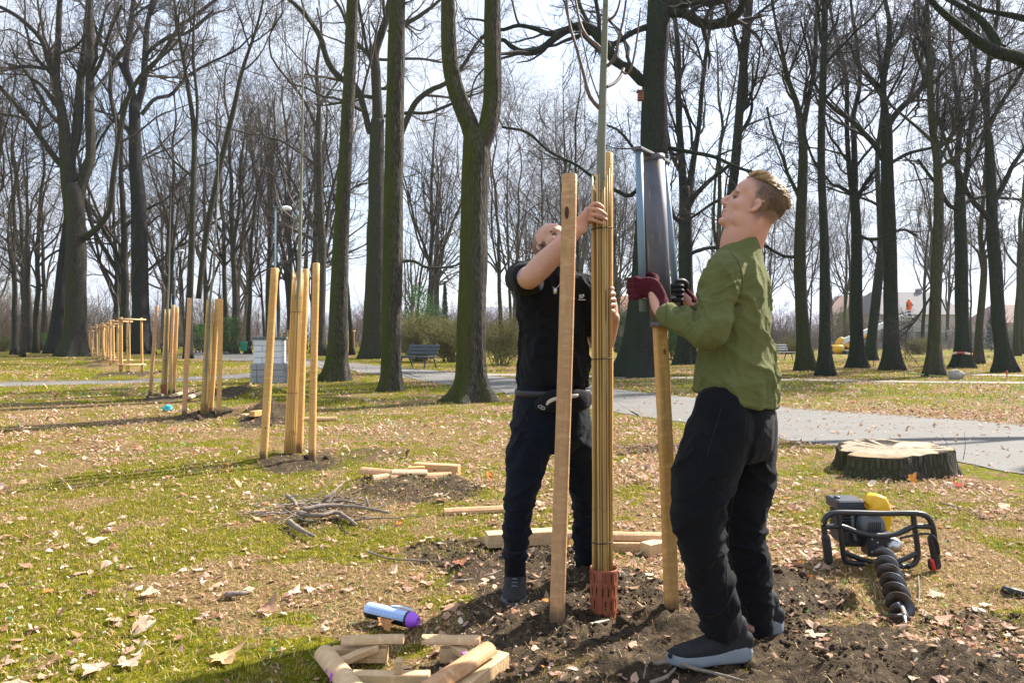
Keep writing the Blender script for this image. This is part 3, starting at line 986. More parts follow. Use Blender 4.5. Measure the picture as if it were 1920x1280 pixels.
hero_tree('big near black oak with a bird box, right behind the post driver', gd(706),
    [(1196, 706, 74), (1198, 680, 66), (1203, 620, 60), (1208, 540, 56), (1214, 450, 54), (1222, 340, 54), (1226, 290, 54), (1227, 230, 53), (1228, 150, 46), (1233, 60, 45), (1236, 0, 46), (1240, -140, 38), (1245, -350, 24)],
    limbs=[([(1215, 155, 24), (1200, 148, 21), (1184, 128, 19), (1160, 116, 18), (1146, 98, 22), (1128, 72, 21), (1104, 50, 18), (1078, 50, 15), (1040, 72, 14), (1012, 94, 13), (986, 100, 13), (964, 92, 10), (945, 76, 8), (900, 70, 5)], -1.0),
           ([(1090, 48, 10), (1062, 56, 12), (1028, 66, 12), (1002, 56, 9), (972, 50, 8), (938, 58, 7), (905, 40, 5), (870, 35, 3)], 1.0), ([(1212, 52, 13), (1188, 62, 11), (1165, 76, 10), (1146, 86, 9), (1136, 100, 8)], 0), ([(1248, 8, 24), (1300, 6, 18), (1350, 0, 15), (1420, -25, 12)], -2),
           ([(1252, 22, 24), (1285, 26, 20), (1310, 42, 19), (1336, 47, 19), (1362, 38, 17), (1384, 24, 15), (1392, 5, 12), (1402, -25, 9)], -2.5), ([(1130, 72, 9), (1112, 62, 8), (1098, 30, 8), (1085, 0, 7), (1072, -40, 5)], 2), ([(1240, 275, 9), (1290, 285, 8), (1340, 295, 7), (1390, 318, 6), (1440, 332, 4)], -2),
           ([(1205, 300, 7), (1180, 270, 6), (1160, 245, 5), (1140, 235, 4)], 2), ([(1212, 330, 10), (1185, 365, 9), (1160, 360, 8), (1110, 330, 7), (1080, 310, 6), (1030, 285, 6), (990, 250, 6), (940, 238, 5)], 3)],
    auto=[(0, 5, 0.75, 1.0, 0.3, 60, 0.05)], mat='bark_dark', twig='twig_dark', sides=48, rows=90, flare=0.55, flare_h=0.7, ridge=0.05, lobes=5, seed=19, spec=TW_HERO)
hero_tree('twin topped dark tree between the post driver and the young man', 35,
    [(1286, 684, 34), (1286, 640, 30), (1286, 560, 29), (1285, 480, 27), (1285, 400, 24), (1284, 350, 20)],
    stems=[[(1284, 400, 20), (1278, 300, 14), (1272, 200, 12), (1272, 100, 10), (1262, 0, 8), (1258, -100, 5)], ([(1285, 400, 18), (1297, 320, 13), (1310, 240, 10), (1318, 150, 9), (1330, 60, 7), (1345, -40, 5)], 1)],
    limbs=[[(1286, 400, 12), (1300, 372, 11), (1325, 345, 9), (1350, 325, 8), (1375, 305, 6)], [(1280, 330, 8), (1262, 290, 8), (1250, 250, 7), (1240, 200, 5)], [(1280, 420, 9), (1262, 405, 8), (1252, 360, 7), (1250, 300, 5)], [(1288, 480, 8), (1310, 470, 7), (1340, 465, 6), (1380, 470, 4)]],
    auto=[(1, 6, 0.2, 1.0, 0.35, 42, 0.1), (2, 6, 0.2, 1.0, 0.35, 42, 0.1)], mat='bark_dark', twig='twig_dark', seed=20, sides=22, spec=TW_HERO)
hero_tree('slim leaning trunk rising above the young man\'s head', 30,
    [(1352, 690, 24), (1356, 560, 22), (1362, 440, 21), (1376, 330, 18), (1385, 230, 17), (1396, 100, 16), (1404, 20, 15), (1415, -100, 11)],
    limbs=[[(1372, 370, 6), (1340, 380, 6), (1310, 400, 5), (1280, 420, 4)], [(1400, 60, 7), (1420, 30, 6), (1450, 5, 5), (1490, -20, 4)], [(1384, 215, 5), (1410, 190, 4), (1430, 150, 4), (1445, 110, 3)]], auto=[(0, 8, 0.5, 1.0, 0.16, 40, 0.15)], mat='bark_dark', twig='twig_dark', seed=21, sides=20)
RG = 'bare trees of the grove beyond the path'
def grove(label, d, trunk, stems=(), limbs=(), auto=(), seed=1, mat='bark_dark'):
    hero_tree(label, d, trunk, stems, limbs, auto, mat=mat, twig='twig_dark', seed=seed, sides=20, rows=36, flare=0.8, flare_h=0.55, spec=TW_LIGHT, group=RG)
grove('first grove tree right of the young man, gently curved with a spread green foot', gd(695), [(1512, 695, 26), (1509, 660, 25), (1503, 580, 24), (1500, 480, 23), (1502, 400, 21), (1506, 300, 18), (1503, 232, 15)],
      stems=[[(1503, 250, 12), (1495, 200, 11), (1478, 150, 9), (1465, 90, 7), (1452, 30, 5), (1445, -40, 4)], ([(1504, 250, 11), (1515, 190, 10), (1528, 120, 9), (1530, 40, 7), (1535, -50, 5)], 1)], limbs=[[(1500, 370, 8), (1480, 330, 7), (1470, 300, 6), (1450, 250, 5), (1440, 200, 4)], [(1500, 480, 7), (1470, 480, 6), (1430, 460, 5), (1400, 455, 4)]],
      auto=[(1, 8, 0.1, 1.0, 0.35, 42, 0.1), (2, 8, 0.1, 1.0, 0.35, 42, 0.1)], seed=31, mat='bark_green')
grove('straight grove tree with a ribbed twisted base', gd(705), [(1546, 705, 23), (1546, 670, 21), (1547, 560, 20), (1545, 440, 17), (1540, 330, 15), (1541, 220, 14), (1545, 100, 13), (1547, 0, 11), (1550, -120, 7)], limbs=[[(1542, 330, 5), (1525, 300, 5), (1512, 260, 4), (1505, 210, 3)]], auto=[(0, 12, 0.45, 1.0, 0.17, 42, 0.1)], seed=32)
grove('grove tree whose stem splits in two narrow arms at head height of the wood', gd(690), [(1606, 690, 25), (1606, 660, 23), (1606, 560, 22), (1606, 460, 20), (1603, 380, 18), (1600, 350, 15)],
      stems=[[(1602, 380, 12), (1594, 330, 10), (1588, 250, 9), (1587, 150, 8), (1570, 80, 6), (1555, 10, 5), (1545, -60, 3)], ([(1603, 380, 13), (1602, 280, 11), (1600, 220, 9), (1612, 160, 8), (1606, 80, 7), (1596, 10, 5), (1590, -60, 4)], 1)], limbs=[[(1604, 385, 9), (1620, 350, 8), (1645, 315, 6)], [(1600, 365, 8), (1575, 350, 7), (1560, 345, 5), (1540, 320, 4)], [(1606, 440, 7), (1640, 450, 6), (1690, 430, 5), (1720, 440, 3)]],
      auto=[(1, 7, 0.1, 1.0, 0.33, 42, 0.1), (2, 7, 0.1, 1.0, 0.33, 42, 0.1)], seed=33)
grove('thinner tilted grove tree behind the two straight ones', 42, [(1631, 676, 19), (1636, 620, 18), (1645, 540, 18), (1652, 470, 16), (1650, 400, 12), (1645, 300, 9), (1655, 200, 7), (1660, 100, 5)], auto=[(0, 12, 0.4, 1.0, 0.25, 42, 0.1)], seed=34)
grove('strong grove tree with a wide limb reaching up right over the clearing', gd(694), [(1671, 694, 28), (1671, 660, 27), (1670, 560, 26), (1668, 450, 25), (1664, 340, 23), (1663, 260, 21), (1662, 215, 17)],
      stems=[[(1662, 230, 15), (1655, 165, 13), (1663, 110, 12), (1668, 50, 9), (1660, 0, 7), (1650, -70, 4)]], limbs=[([(1668, 232, 13), (1690, 205, 12), (1715, 180, 12), (1732, 155, 11), (1728, 125, 9), (1715, 90, 7), (1728, 40, 5), (1740, -10, 4)], 1), ([(1656, 300, 11), (1640, 270, 11), (1615, 245, 10), (1590, 220, 9), (1560, 200, 7), (1530, 165, 6), (1515, 100, 5), (1500, 40, 3)], -1), ([(1664, 310, 8), (1700, 290, 7), (1740, 280, 6), (1790, 262, 5), (1840, 240, 4), (1880, 200, 3)], 2), [(1655, 170, 8), (1635, 150, 7), (1612, 130, 6), (1590, 80, 4)], [(1668, 90, 7), (1690, 60, 6), (1705, 20, 4)]],
      auto=[(1, 9, 0.1, 1.0, 0.4, 42, 0.1)], seed=35)
grove('grove tree with rough warty bark standing above the boulder', gd(706), [(1751, 706, 24), (1751, 670, 22), (1753, 600, 21), (1757, 500, 20), (1760, 400, 18), (1757, 300, 15), (1748, 240, 13), (1744, 160, 11), (1742, 80, 9), (1738, 0, 7), (1735, -90, 4)],
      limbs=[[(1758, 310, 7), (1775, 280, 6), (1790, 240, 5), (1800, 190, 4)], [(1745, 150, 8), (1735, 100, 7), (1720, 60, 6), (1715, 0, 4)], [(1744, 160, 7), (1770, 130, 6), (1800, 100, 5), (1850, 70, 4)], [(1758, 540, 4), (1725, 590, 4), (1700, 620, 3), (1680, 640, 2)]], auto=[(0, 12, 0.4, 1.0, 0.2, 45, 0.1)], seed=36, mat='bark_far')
grove('grove tree with red and white tape round its foot', gd(690), [(1804, 690, 27), (1804, 660, 24), (1803, 560, 23), (1802, 460, 22), (1800, 380, 20), (1802, 340, 16)],
      stems=[[(1802, 370, 13), (1795, 300, 11), (1800, 230, 10), (1790, 150, 8), (1780, 80, 6), (1785, 0, 4)], ([(1803, 360, 13), (1815, 310, 11), (1818, 250, 9), (1830, 180, 8), (1828, 100, 6), (1840, 0, 4)], 1)], limbs=[[(1800, 390, 9), (1780, 385, 8), (1765, 360, 7), (1745, 330, 6), (1722, 300, 5)], [(1806, 380, 9), (1830, 372, 8), (1850, 368, 7), (1885, 372, 6), (1920, 375, 4)], [(1812, 320, 7), (1835, 280, 6), (1850, 240, 5), (1858, 190, 3)]],
      auto=[(1, 7, 0.1, 1.0, 0.35, 42, 0.1), (2, 7, 0.1, 1.0, 0.35, 42, 0.1)], seed=37)
grove('rightmost strong grove tree, slightly tilted with two crossing limbs', gd(698), [(1882, 698, 28), (1880, 660, 25), (1873, 600, 24), (1866, 500, 23), (1860, 420, 21), (1858, 330, 17), (1853, 250, 14)],
      stems=[[(1855, 290, 12), (1850, 200, 11), (1855, 110, 9), (1870, 30, 7), (1875, -60, 4)]], limbs=[([(1860, 420, 11), (1845, 400, 11), (1820, 370, 9), (1800, 330, 8), (1780, 290, 6), (1765, 240, 5), (1740, 200, 4)], -1), ([(1862, 380, 11), (1880, 350, 10), (1898, 310, 9), (1915, 285, 8), (1950, 230, 6)], 1), ([(1854, 240, 8), (1875, 200, 7), (1900, 160, 6), (1925, 120, 5)], 1), [(1852, 190, 7), (1835, 140, 6), (1820, 90, 5), (1815, 20, 3)]],
      auto=[(1, 9, 0.1, 1.0, 0.4, 42, 0.1)], seed=38)
grove('thin dark stem between the last two strong grove trees', 36, [(1834, 683, 14), (1836, 620, 13), (1842, 550, 12), (1845, 490, 11), (1838, 440, 9), (1845, 360, 7), (1850, 260, 5)], auto=[(0, 12, 0.3, 1.0, 0.25, 42, 0.08)], seed=39, mat='bark_far')
hero_tree('oak outside the frame whose thick boughs hang into the top right corner', 13,
    [(2420, 768, 90), (2415, 600, 80), (2405, 350, 70), (2390, 100, 62), (2370, -200, 50)],
    limbs=[([(2395, 150, 34), (2250, 170, 30), (2080, 160, 28), (1960, 128, 27), (1915, 106, 25), (1862, 92, 22), (1822, 66, 18), (1788, 38, 14), (1752, 4, 11), (1725, -40, 8)], -0.5), ([(1880, 92, 17), (1862, 62, 17), (1838, 34, 14), (1800, 10, 10), (1765, -8, 9), (1720, -30, 6)], 0.6), ([(1950, 40, 14), (1905, 28, 12), (1870, 22, 9), (1835, 14, 8), (1800, -8, 6)], 0.3), ([(2200, 160, 14), (2100, 60, 12), (1985, 42, 12), (1950, 40, 12)], 0.0)],
    mat='bark_dark', twig='twig_dark', seed=40, spec=[(5, 0.3, 1.0, 0.2, 40, 7, 0.3, 0.2, 0.1, 4), (5, 0.2, 1, 0.5, 40, 5, 0.5, 0.2, 0.05, 3), (4, 0.2, 1, 0.5, 40, 4, 0.6, 0.2, 0, 3)], sides=24, ridge=0.04)

# ---- woodland: a few template trees, copied one by one
def template(seed, h, r0, fork, spread, nst, spec, mat, twig, lean=0.0):
    g = np.random.default_rng(seed)
    z = np.linspace(-0.1, h, 16)
    wob = np.cumsum(g.normal(0, 0.10, (16, 2)), 0) * np.linspace(0, 1.6, 16)[:, None]
    P = np.c_[wob + np.c_[np.linspace(0, lean * h, 16), np.zeros(16)], z]
    R = r0 * np.linspace(1, 0.14, 16) ** 0.9
    t = MB()
    D = catmull(np.c_[P, R], 26)
    t.add(*trunk_skin(D[:, :3], D[:, 3], 14, g, 0.6, 0.5, 0.03, 5))
    big = [(P, R)]
    for k in range(nst):
        Pn, Rn = children_of(P[None], R[None], 1, fork, fork + 0.12, 0.75, 16, 14, 0.75, 0.07, 0.06, 0.02, g, 0.2)
        D = catmull(np.c_[Pn[0], Rn[0]], 20)
        t.add(*tubes(D[:, :3], D[:, 3], 10))
        big.append((Pn[0], Rn[0]))
    par = []
    lm = MB()
    for p, r in big:
        D = catmull(np.c_[p, r], 18)
        Pn, Rn = children_of(D[None, :, :3], D[None, :, 3], 9, fork if p is P else 0.15, 1.0, spread * 1.5, 42, 14, 0.6, 0.15, 0.06, 0.03, g)
        lm.add(*tubes(Pn, Rn, 6))
        par += [(Pn[i], Rn[i]) for i in range(len(Pn))]
    cm = crown_mesh(par, g, spec, 0.008, lm)
    return (t.mesh('trunk'), cm.mesh('crown'), MAT[mat], MAT[twig])

TW_T = [(6, 0.1, 1.0, 0.58, 43, 8, 0.55, 0.17, 0.05, 3), (4, 0.08, 1.0, 0.6, 44, 5, 0.5, 0.18, 0.03, 3), (3, 0.1, 1.0, 0.6, 42, 3, 0.6, 0.2, 0.0, 3)]
TPL = [template(101, 23, 0.34, 0.26, 0.3, 1, TW_T, 'bark_far', 'twig'), template(102, 21, 0.24, 0.3, 0.26, 1, TW_T, 'bark_green', 'twig'), template(103, 24, 0.29, 0.22, 0.34, 2, TW_T, 'bark_far', 'twig'),
       template(104, 20, 0.18, 0.26, 0.26, 1, TW_T, 'bark_dark', 'twig_dark', 0.05), template(105, 22, 0.40, 0.24, 0.36, 2, TW_T, 'bark_green', 'twig'), template(106, 17, 0.13, 0.2, 0.28, 0, TW_T, 'bark_far', 'twig')]
for tm, cm_, m1, m2 in TPL:
    tm.materials.append(m1)
    cm_.materials.append(m2)
TPL_LAB = ['stout grey brown bare tree', 'slim mossy bare tree', 'bare tree forked into tall grey stems', 'thin dark leaning bare tree', 'broad crowned mossy bare tree', 'thin pale young bare tree']
def wood_tree(k, x, y, sc, rz, where):
    t = thing('tree', TPL_LAB[k] + ' ' + where, 'tree', (x, y, 0), 'bare trees ' + where)
    t.rotation_euler = (0, 0, rz)
    t.scale = (sc, sc, sc)
    for nm, me in (('trunk', TPL[k][0]), ('crown', TPL[k][1])):
        o = bpy.data.objects.new(nm, me)
        C.objects.link(o)
        o.parent = t
gw = np.random.default_rng(55)
def near_hero(px, d):
    return False
placed = []
def scatter_wood(n, px0, px1, d0, d1, where, kinds, smin=0.8, smax=1.15, gap=4.2):
    tries = 0
    c = 0
    while c < n and tries < n * 60:
        tries += 1
        d = gw.uniform(d0, d1)
        px = gw.uniform(px0, px1)
        if 85 < px < 205 or 235 < px < 285 or 605 < px < 760 or 825 < px < 945:
            continue
        x = (px - CX) * d / FP
        if path_dist(np.array([x]), np.array([d]))[0] < 0.8:
            continue
        if any((x - q[0]) ** 2 + (d - q[1]) ** 2 < gap ** 2 for q in placed):
            continue
        placed.append((x, d))
        wood_tree(int(gw.choice(kinds)), x, d, gw.uniform(smin, smax), gw.uniform(0, TAU), where)
        c += 1
scatter_wood(13, -150, 240, 56, 82, 'in the wood beyond the left lawn', [0, 1, 2, 4, 5])
scatter_wood(14, 285, 640, 54, 88, 'in the wood behind the staked saplings', [0, 1, 2, 3, 5, 2])
scatter_wood(20, -250, 700, 90, 135, 'deep in the wood on the left side', [0, 2, 4, 1, 5])
scatter_wood(12, 760, 1180, 54, 88, 'among the shrubs behind the bench', [1, 2, 3, 5, 5])
scatter_wood(16, 720, 1300, 92, 132, 'far beyond the shrubs and bench', [0, 2, 4, 1])
scatter_wood(13, 1300, 2000, 45, 72, 'at the far edge of the right lawn', [3, 5, 1, 5], 0.7, 1.0)
scatter_wood(16, 1350, 2100, 80, 125, 'near the far boundary wall', [3, 2, 5, 1], 0.7, 1.0)
# explicit slim trunks that stand out on the left
for k, px, d, sc in [(1, 28, 58, 0.9), (5, 42, 50, 1.0), (2, 440, 62, 1.0), (1, 465, 60, 0.8), (0, 505, 66, 1.0), (0, 590, 64, 1.0), (3, 660, 56, 0.9), (1, 940, 62, 0.9), (2, 812, 70, 1.0), (5, 1010, 58, 1.0), (1, 1080, 66, 0.9)]:
    wood_tree(k, (px - CX) * d / FP, d, sc, px * 1.7, 'at the near edge of the wood')

# the mass of brush and thin stems that closes the wood: nobody could count it
g = np.random.default_rng(77)
def thicket(n, wid, dep, h0, h1):
    mb = MB()
    hh = g.uniform(h0, h1, n)
    D = nrm(np.c_[g.normal(0, 0.16, (n, 2)), np.ones(n)])
    p = np.c_[g.uniform(-wid / 2, wid / 2, n), g.uniform(-dep / 2, dep / 2, n), np.zeros(n)]
    P = [p]
    for s in range(5):
        D = nrm(D + g.normal(0, 0.1, (n, 3)))
        p = p + D * (hh / 5)[:, None]
        P.append(p)
    P = np.stack(P, 1)
    R = np.repeat((0.007 + 0.006 * hh)[:, None], 6, 1) * np.linspace(1, 0.35, 6)
    mb.add(*tubes(P, R, 3))
    P2, R2 = children_of(P, R, 8, 0.12, 1.0, 0.4, 40, 5, 0.55, 0.15, 0.05, 0.010, g)
    mb.add(*tubes(P2, R2, 3))
    P3, R3 = children_of(P2, R2, 4, 0.15, 1.0, 0.5, 40, 3, 0.7, 0.2, 0.03, 0.009, g)
    mb.add(*tubes(P3, R3, 3))
    me = mb.mesh('woodland')
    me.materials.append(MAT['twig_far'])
    return me
TH = [thicket(75, 16, 16, 2.0, 8.5), thicket(60, 16, 16, 1.5, 5.0), thicket(26, 18, 18, 7.0, 15.0)]
def brush(k, n, px0, px1, d0, d1, s0, s1):
    """one object: the thicket mesh set on n scattered points"""
    dm = (d0 + d1) / 2
    ng = bpy.data.node_groups.new('thicket scatter', 'GeometryNodeTree')
    ng.interface.new_socket('Geometry', in_out='INPUT', socket_type='NodeSocketGeometry')
    ng.interface.new_socket('Geometry', in_out='OUTPUT', socket_type='NodeSocketGeometry')
    N = ng.nodes.new
    gi, go, pt, ip = N('NodeGroupInput'), N('NodeGroupOutput'), N('GeometryNodePoints'), N('GeometryNodeInstanceOnPoints')
    def rv(kind, a_, b_, seed):
        r = N('FunctionNodeRandomValue')
        r.data_type = kind
        o_ = 0 if kind == 'FLOAT_VECTOR' else 2
        r.inputs[o_].default_value = a_
        r.inputs[o_ + 1].default_value = b_
        r.inputs['Seed'].default_value = seed
        return r.outputs[0 if kind == 'FLOAT_VECTOR' else 1]
    L = ng.links.new
    sd = int(g.integers(1, 999))
    pt.inputs['Count'].default_value = n
    L(rv('FLOAT_VECTOR', ((px0 - CX) * dm / FP, d0, 0), ((px1 - CX) * dm / FP, d1, 0), sd), pt.inputs['Position'])
    L(pt.outputs[0], ip.inputs['Points'])
    L(gi.outputs[0], ip.inputs['Instance'])
    L(rv('FLOAT_VECTOR', (0, 0, 0), (0, 0, TAU), sd + 1), ip.inputs['Rotation'])
    L(rv('FLOAT', s0, s1, sd + 2), ip.inputs['Scale'])
    L(ip.outputs[0], go.inputs[0])
    o = bpy.data.objects.new('woodland', TH[k])
    C.objects.link(o)
    o['kind'] = 'stuff'
    o.modifiers.new('scatter', 'NODES').node_group = ng
brush(0, 26, -350, 770, 80, 135, 0.7, 1.0)
brush(1, 24, -350, 770, 74, 115, 0.7, 1.1)
brush(2, 6, -350, 770, 120, 160, 0.8, 1.1)
brush(0, 9, 700, 1330, 90, 130, 0.7, 0.9)
brush(1, 18, 700, 1330, 72, 115, 0.8, 1.1)
brush(2, 2, 700, 1330, 120, 150, 0.7, 1.0)
brush(1, 20, 1330, 2150, 72, 112, 0.5, 1.0)
# ------------------------------------------------------------------ things of the planting site
def stake_mesh(A, B, r, seed, n=16, rows=14, flat=None):
    """peeled round post from A (foot) to B (top), slightly uneven, with a chamfered head; flat: direction of a sawn face"""
    g = np.random.default_rng(seed)
    A, B = np.asarray(A, float), np.asarray(B, float)
    L = np.linalg.norm(B - A)
    t, s, u = frame_from(B - A)
    rows_ = list(np.linspace(0, 1, rows))
    rings = []
    th = np.arange(n) * TAU / n
    kn = [(g.uniform(0.1, 0.95), g.uniform(0, TAU), g.uniform(0.02, 0.05)) for _ in range(int(5 * L))]
    for k, f in enumerate(rows_ + [1.0]):
        c = A * (1 - f) + B * f + (s * math.sin(f * 5 + seed) + u * math.cos(f * 4 + seed)) * 0.0025
        rr = r * (1.03 - 0.06 * f) * (1 + 0.025 * vnoise(np.c_[np.cos(th) * 1.3, np.sin(th) * 1.3, np.full(n, f * L * 2.5 + seed)], 3))
        for kf, ka, kh in kn:
            rr = rr + r * kh * np.exp(-((f - kf) * L / 0.025) ** 2) * np.exp(-((np.angle(np.exp(1j * (th - ka)))) / 0.35) ** 2)
        if k == len(rows_):
            rr = rr * 0.86
            c = c + t * r * 0.12
        off = np.cos(th)[:, None] * s * rr[:, None] + np.sin(th)[:, None] * u * rr[:, None]
        if flat is not None:
            fd = nrm(np.asarray(flat, float))
            dd = off @ fd
            off = off - np.maximum(dd - r * 0.62, 0)[:, None] * fd
        rings.append(c + off)
    return loft(rings)

def stake(label, A, B, r, seed, mat='pine', group='wooden stakes round the young trees', flat=None, n=16):
    A = np.asarray(A, float)
    A2 = A - nrm(np.asarray(B) - A) * 0.12
    o = MB().add(*stake_mesh(A2, B, r, seed, n, flat=flat)).build('wooden_stake', MAT[mat + '_mud'])
    localise(o, A, np.asarray(B) - A)
    tag(o, label, 'stake', group)
    return o

def pxtop(px, py, d):
    return W(px, py, d)

stake('pale stake in front of the man in black, dark knot near its top', G(1045, 1186) + [0, 0, -0.02], W(1068, 328, 3.05), 0.0315, 1, 'pine_red', flat=(-0.25, -1, 0))
stake('wooden stake with the steel post driver over its head', G(1261, 1166) + [0, 0, -0.02], W(1237.5, 590, 3.12), 0.0325, 2, 'pine', flat=(0.25, -1, 0))
stake('wooden stake behind the reed wrapped young tree, only its tip showing', G(1136, 1088), W(1140, 288, 3.75), 0.030, 3, 'pine')
stake('leftmost leaning stake of the nearest staked group behind', G(493, 867), W(515.5, 503, 7.25), 0.038, 4, 'pine')
stake('middle stake of the nearest staked group behind, beside the reed mat', G(561, 851), W(573.5, 505, 7.9), 0.036, 5, 'pine')
stake('rightmost upright stake of the nearest staked group behind', G(585, 866), W(592.5, 494, 7.4), 0.036, 6, 'pine')
stake('leaning left stake of the second staked group, redder than the rest', G(345.5, 783), W(355.5, 559, 11.6), 0.036, 7, 'pine_red')
stake('middle stake of the second staked group, touching its neighbour at the top', G(395.5, 777), W(408, 561, 11.9), 0.036, 8, 'pine')
stake('right stake of the second staked group', G(410, 782), W(414.5, 561, 11.65), 0.036, 9, 'pine')
stake('leaning left stake of the third staked group by the side path', G(281, 741), W(294.5, 573, 16.0), 0.036, 10, 'pine_red')
stake('middle stake of the third staked group', G(318, 740), W(325, 572, 16.2), 0.036, 11, 'pine_red')
stake('right stake of the third staked group', G(326.5, 739), W(332, 576, 16.4), 0.036, 12, 'pine')

# --- reed mats, guards and the young trees in them
def reed_cane(L, r, seed):
    g = np.random.default_rng(seed)
    n = 9
    z = np.linspace(0, 1, n)
    P = np.c_[np.cumsum(g.normal(0, 0.0007, (n, 2)), 0), z * L]
    R = r * (1 - 0.25 * z) * (1 + 0.12 * (np.arange(n) % 2))
    return loft(np.stack([P + np.c_[np.cos(a) * R, np.sin(a) * R, 0 * R] for a in np.arange(6) * TAU / 6], 1))

def guard_mesh(r0, r1, h, n=56, m=26):
    th = np.arange(n) * TAU / n
    z = np.linspace(0, h, m)
    rr = r0 + (r1 - r0) * z / h
    V = np.stack([np.cos(th)[None] * rr[:, None], np.sin(th)[None] * rr[:, None], np.repeat(z[:, None], n, 1)], -1)
    idx = np.arange(n * m).reshape(m, n)
    Q = []
    for i in range(m - 1):
        band = i % 6
        for j in range(n):
            row = i // 6
            slot = (j % 4 == (0 if row % 2 else 2)) and band in (1, 2, 3, 4) and i not in (0, m - 2)
            if slot:
                continue
            Q.append((idx[i, j], idx[i, (j + 1) % n], idx[i + 1, (j + 1) % n], idx[i + 1, j]))
    return V.reshape(-1, 3), np.array(Q)

def add_guard(label, base, r, h, yaw=0.0, fine=True):
    V, Q = guard_mesh(r * 0.97, r * 1.03, h, 56 if fine else 32, 26 if fine else 20)
    V = V @ rotz(yaw).T + base
    o = MB().add(V, Q).build('trunk_guard', MAT['terracotta'])
    md = o.modifiers.new('thickness', 'SOLIDIFY')
    md.thickness = 0.003
    tag(o, label, 'tree guard', 'plastic guards round the young trunks')
    a_ = np.linspace(-2.35, -2.0, 5) + yaw
    zz = np.linspace(0, h * 1.02, 6)
    V = np.array([[[math.cos(q) * r * (1.07 + 0.03 * (k == 4)), math.sin(q) * r * (1.07 + 0.03 * (k == 4)), z] for k, q in enumerate(a_)] for z in zz]) + base
    idx = np.arange(30).reshape(6, 5)
    s = MB().add(V.reshape(-1, 3), np.stack([idx[:-1, :-1], idx[:-1, 1:], idx[1:, 1:], idx[1:, :-1]], -1).reshape(-1, 4)).build('overlap_flap', MAT['terracotta'], o)
    s.modifiers.new('thickness', 'SOLIDIFY').thickness = 0.003
    return o

def ring_wire(c, r, w=0.0022, tilt=0.0):
    th = np.linspace(0, TAU, 25)
    P = np.c_[np.cos(th) * r, np.sin(th) * r, np.cos(th) * tilt] + c
    return tubes(P, np.full(25, w), 5)

def reed_mat(label, foot, top, r, n, wires, individually, seed, layers=2):
    foot, top = np.asarray(foot, float), np.asarray(top, float)
    L = np.linalg.norm(top - foot)
    t, s, u = frame_from(top - foot)
    g = np.random.default_rng(seed)
    M3 = np.stack([s, u, t], 1)
    th_ = thing('reed_mat', label, 'reed mat', foot, 'reed mats wrapped round the young trunks')
    variants = []
    if individually:
        for k in range(6):
            V, Q, T = reed_cane(L, 0.0046, seed * 7 + k)
            me = MB().add(V, Q, T).mesh('reed')
            me.materials.append(MAT['reed'])
            variants.append(me)
    mb = MB()
    for k in range(n):
        a_ = TAU * k / n * (1.0 + 0.0) + g.normal(0, 0.02)
        rr = r * (1.0 if k % 2 else 0.93) * (1 + g.normal(0, 0.012))
        p = foot + s * math.cos(a_) * rr + u * math.sin(a_) * rr + t * g.uniform(-0.015, 0.0)
        sc = g.uniform(0.75, 1.15)
        le = 1 + g.choice([g.uniform(-0.012, 0.012), g.uniform(-0.05, 0.0)])
        tw = rotz(g.uniform(0, TAU))
        Mx = M3 @ np.diag([sc, sc, le]) @ tw
        if individually:
            o = bpy.data.objects.new('reed', variants[k % 6])
            C.objects.link(o)
            o.parent = th_
            m4 = np.eye(4)
            m4[:3, :3] = Mx
            m4[:3, 3] = p - foot
            o.matrix_local = Matrix(m4.tolist())
        else:
            V, Q, T = reed_cane(L, 0.0045, seed * 7 + k % 5)
            mb.add(V @ Mx.T + p, Q, T)
    if not individually:
        mb.build('reeds', MAT['reed_far'], th_, kind='stuff')
    for f in wires:
        MB().add(*ring_wire(foot + t * L * f, r + 0.006, 0.0022, 0.004)).build('wire', MAT['wire'], th_)
    return th_

def sapling(label, pts, branches, d, r_scale=1.0, seed=1, twk=0.002):
    P, R = px_line(pts, d)
    foot = P[0].copy()
    t = thing('sapling', label, 'young tree', foot, 'newly planted young trees')
    D = catmull(np.c_[P, R * r_scale], 30)
    MB().add(*tubes(D[:, :3], D[:, 3], 12)).build('trunk', MAT['sapling'], t)
    g = np.random.default_rng(seed)
    for b in branches:
        dd = g.uniform(-0.12, 0.12)
        p, r = px_line(b, d, dd)
        D = catmull(np.c_[p, r * r_scale], 18)
        MB().add(*tubes(D[:, :3], D[:, 3], 8)).build('branch', MAT['sapling_twig'], t)
    return t

a = NT('young smooth bark', 0.6, 0.3)
n1 = a.noise(a.coord((8, 8, 3)), 1.0, 5)
c = a.mix(n1, (0.12, 0.125, 0.085), (0.215, 0.215, 0.16))
c = a.mix(a.val(a.noise(a.coord((1.5, 1.5, 26)), 1.0, 3), 0.63, 0.7), c, (0.12, 0.10, 0.075))
a.base(c)
a.bump(a.noise(a.coord((20, 20, 90)), 1.0, 3), 0.2, 0.003)
MAT['sapling'] = a.m
MAT['sapling_twig'] = plain('young red brown twig', (0.12, 0.08, 0.065), 0.55, 0.35, 0, 0.4, 12, 0)

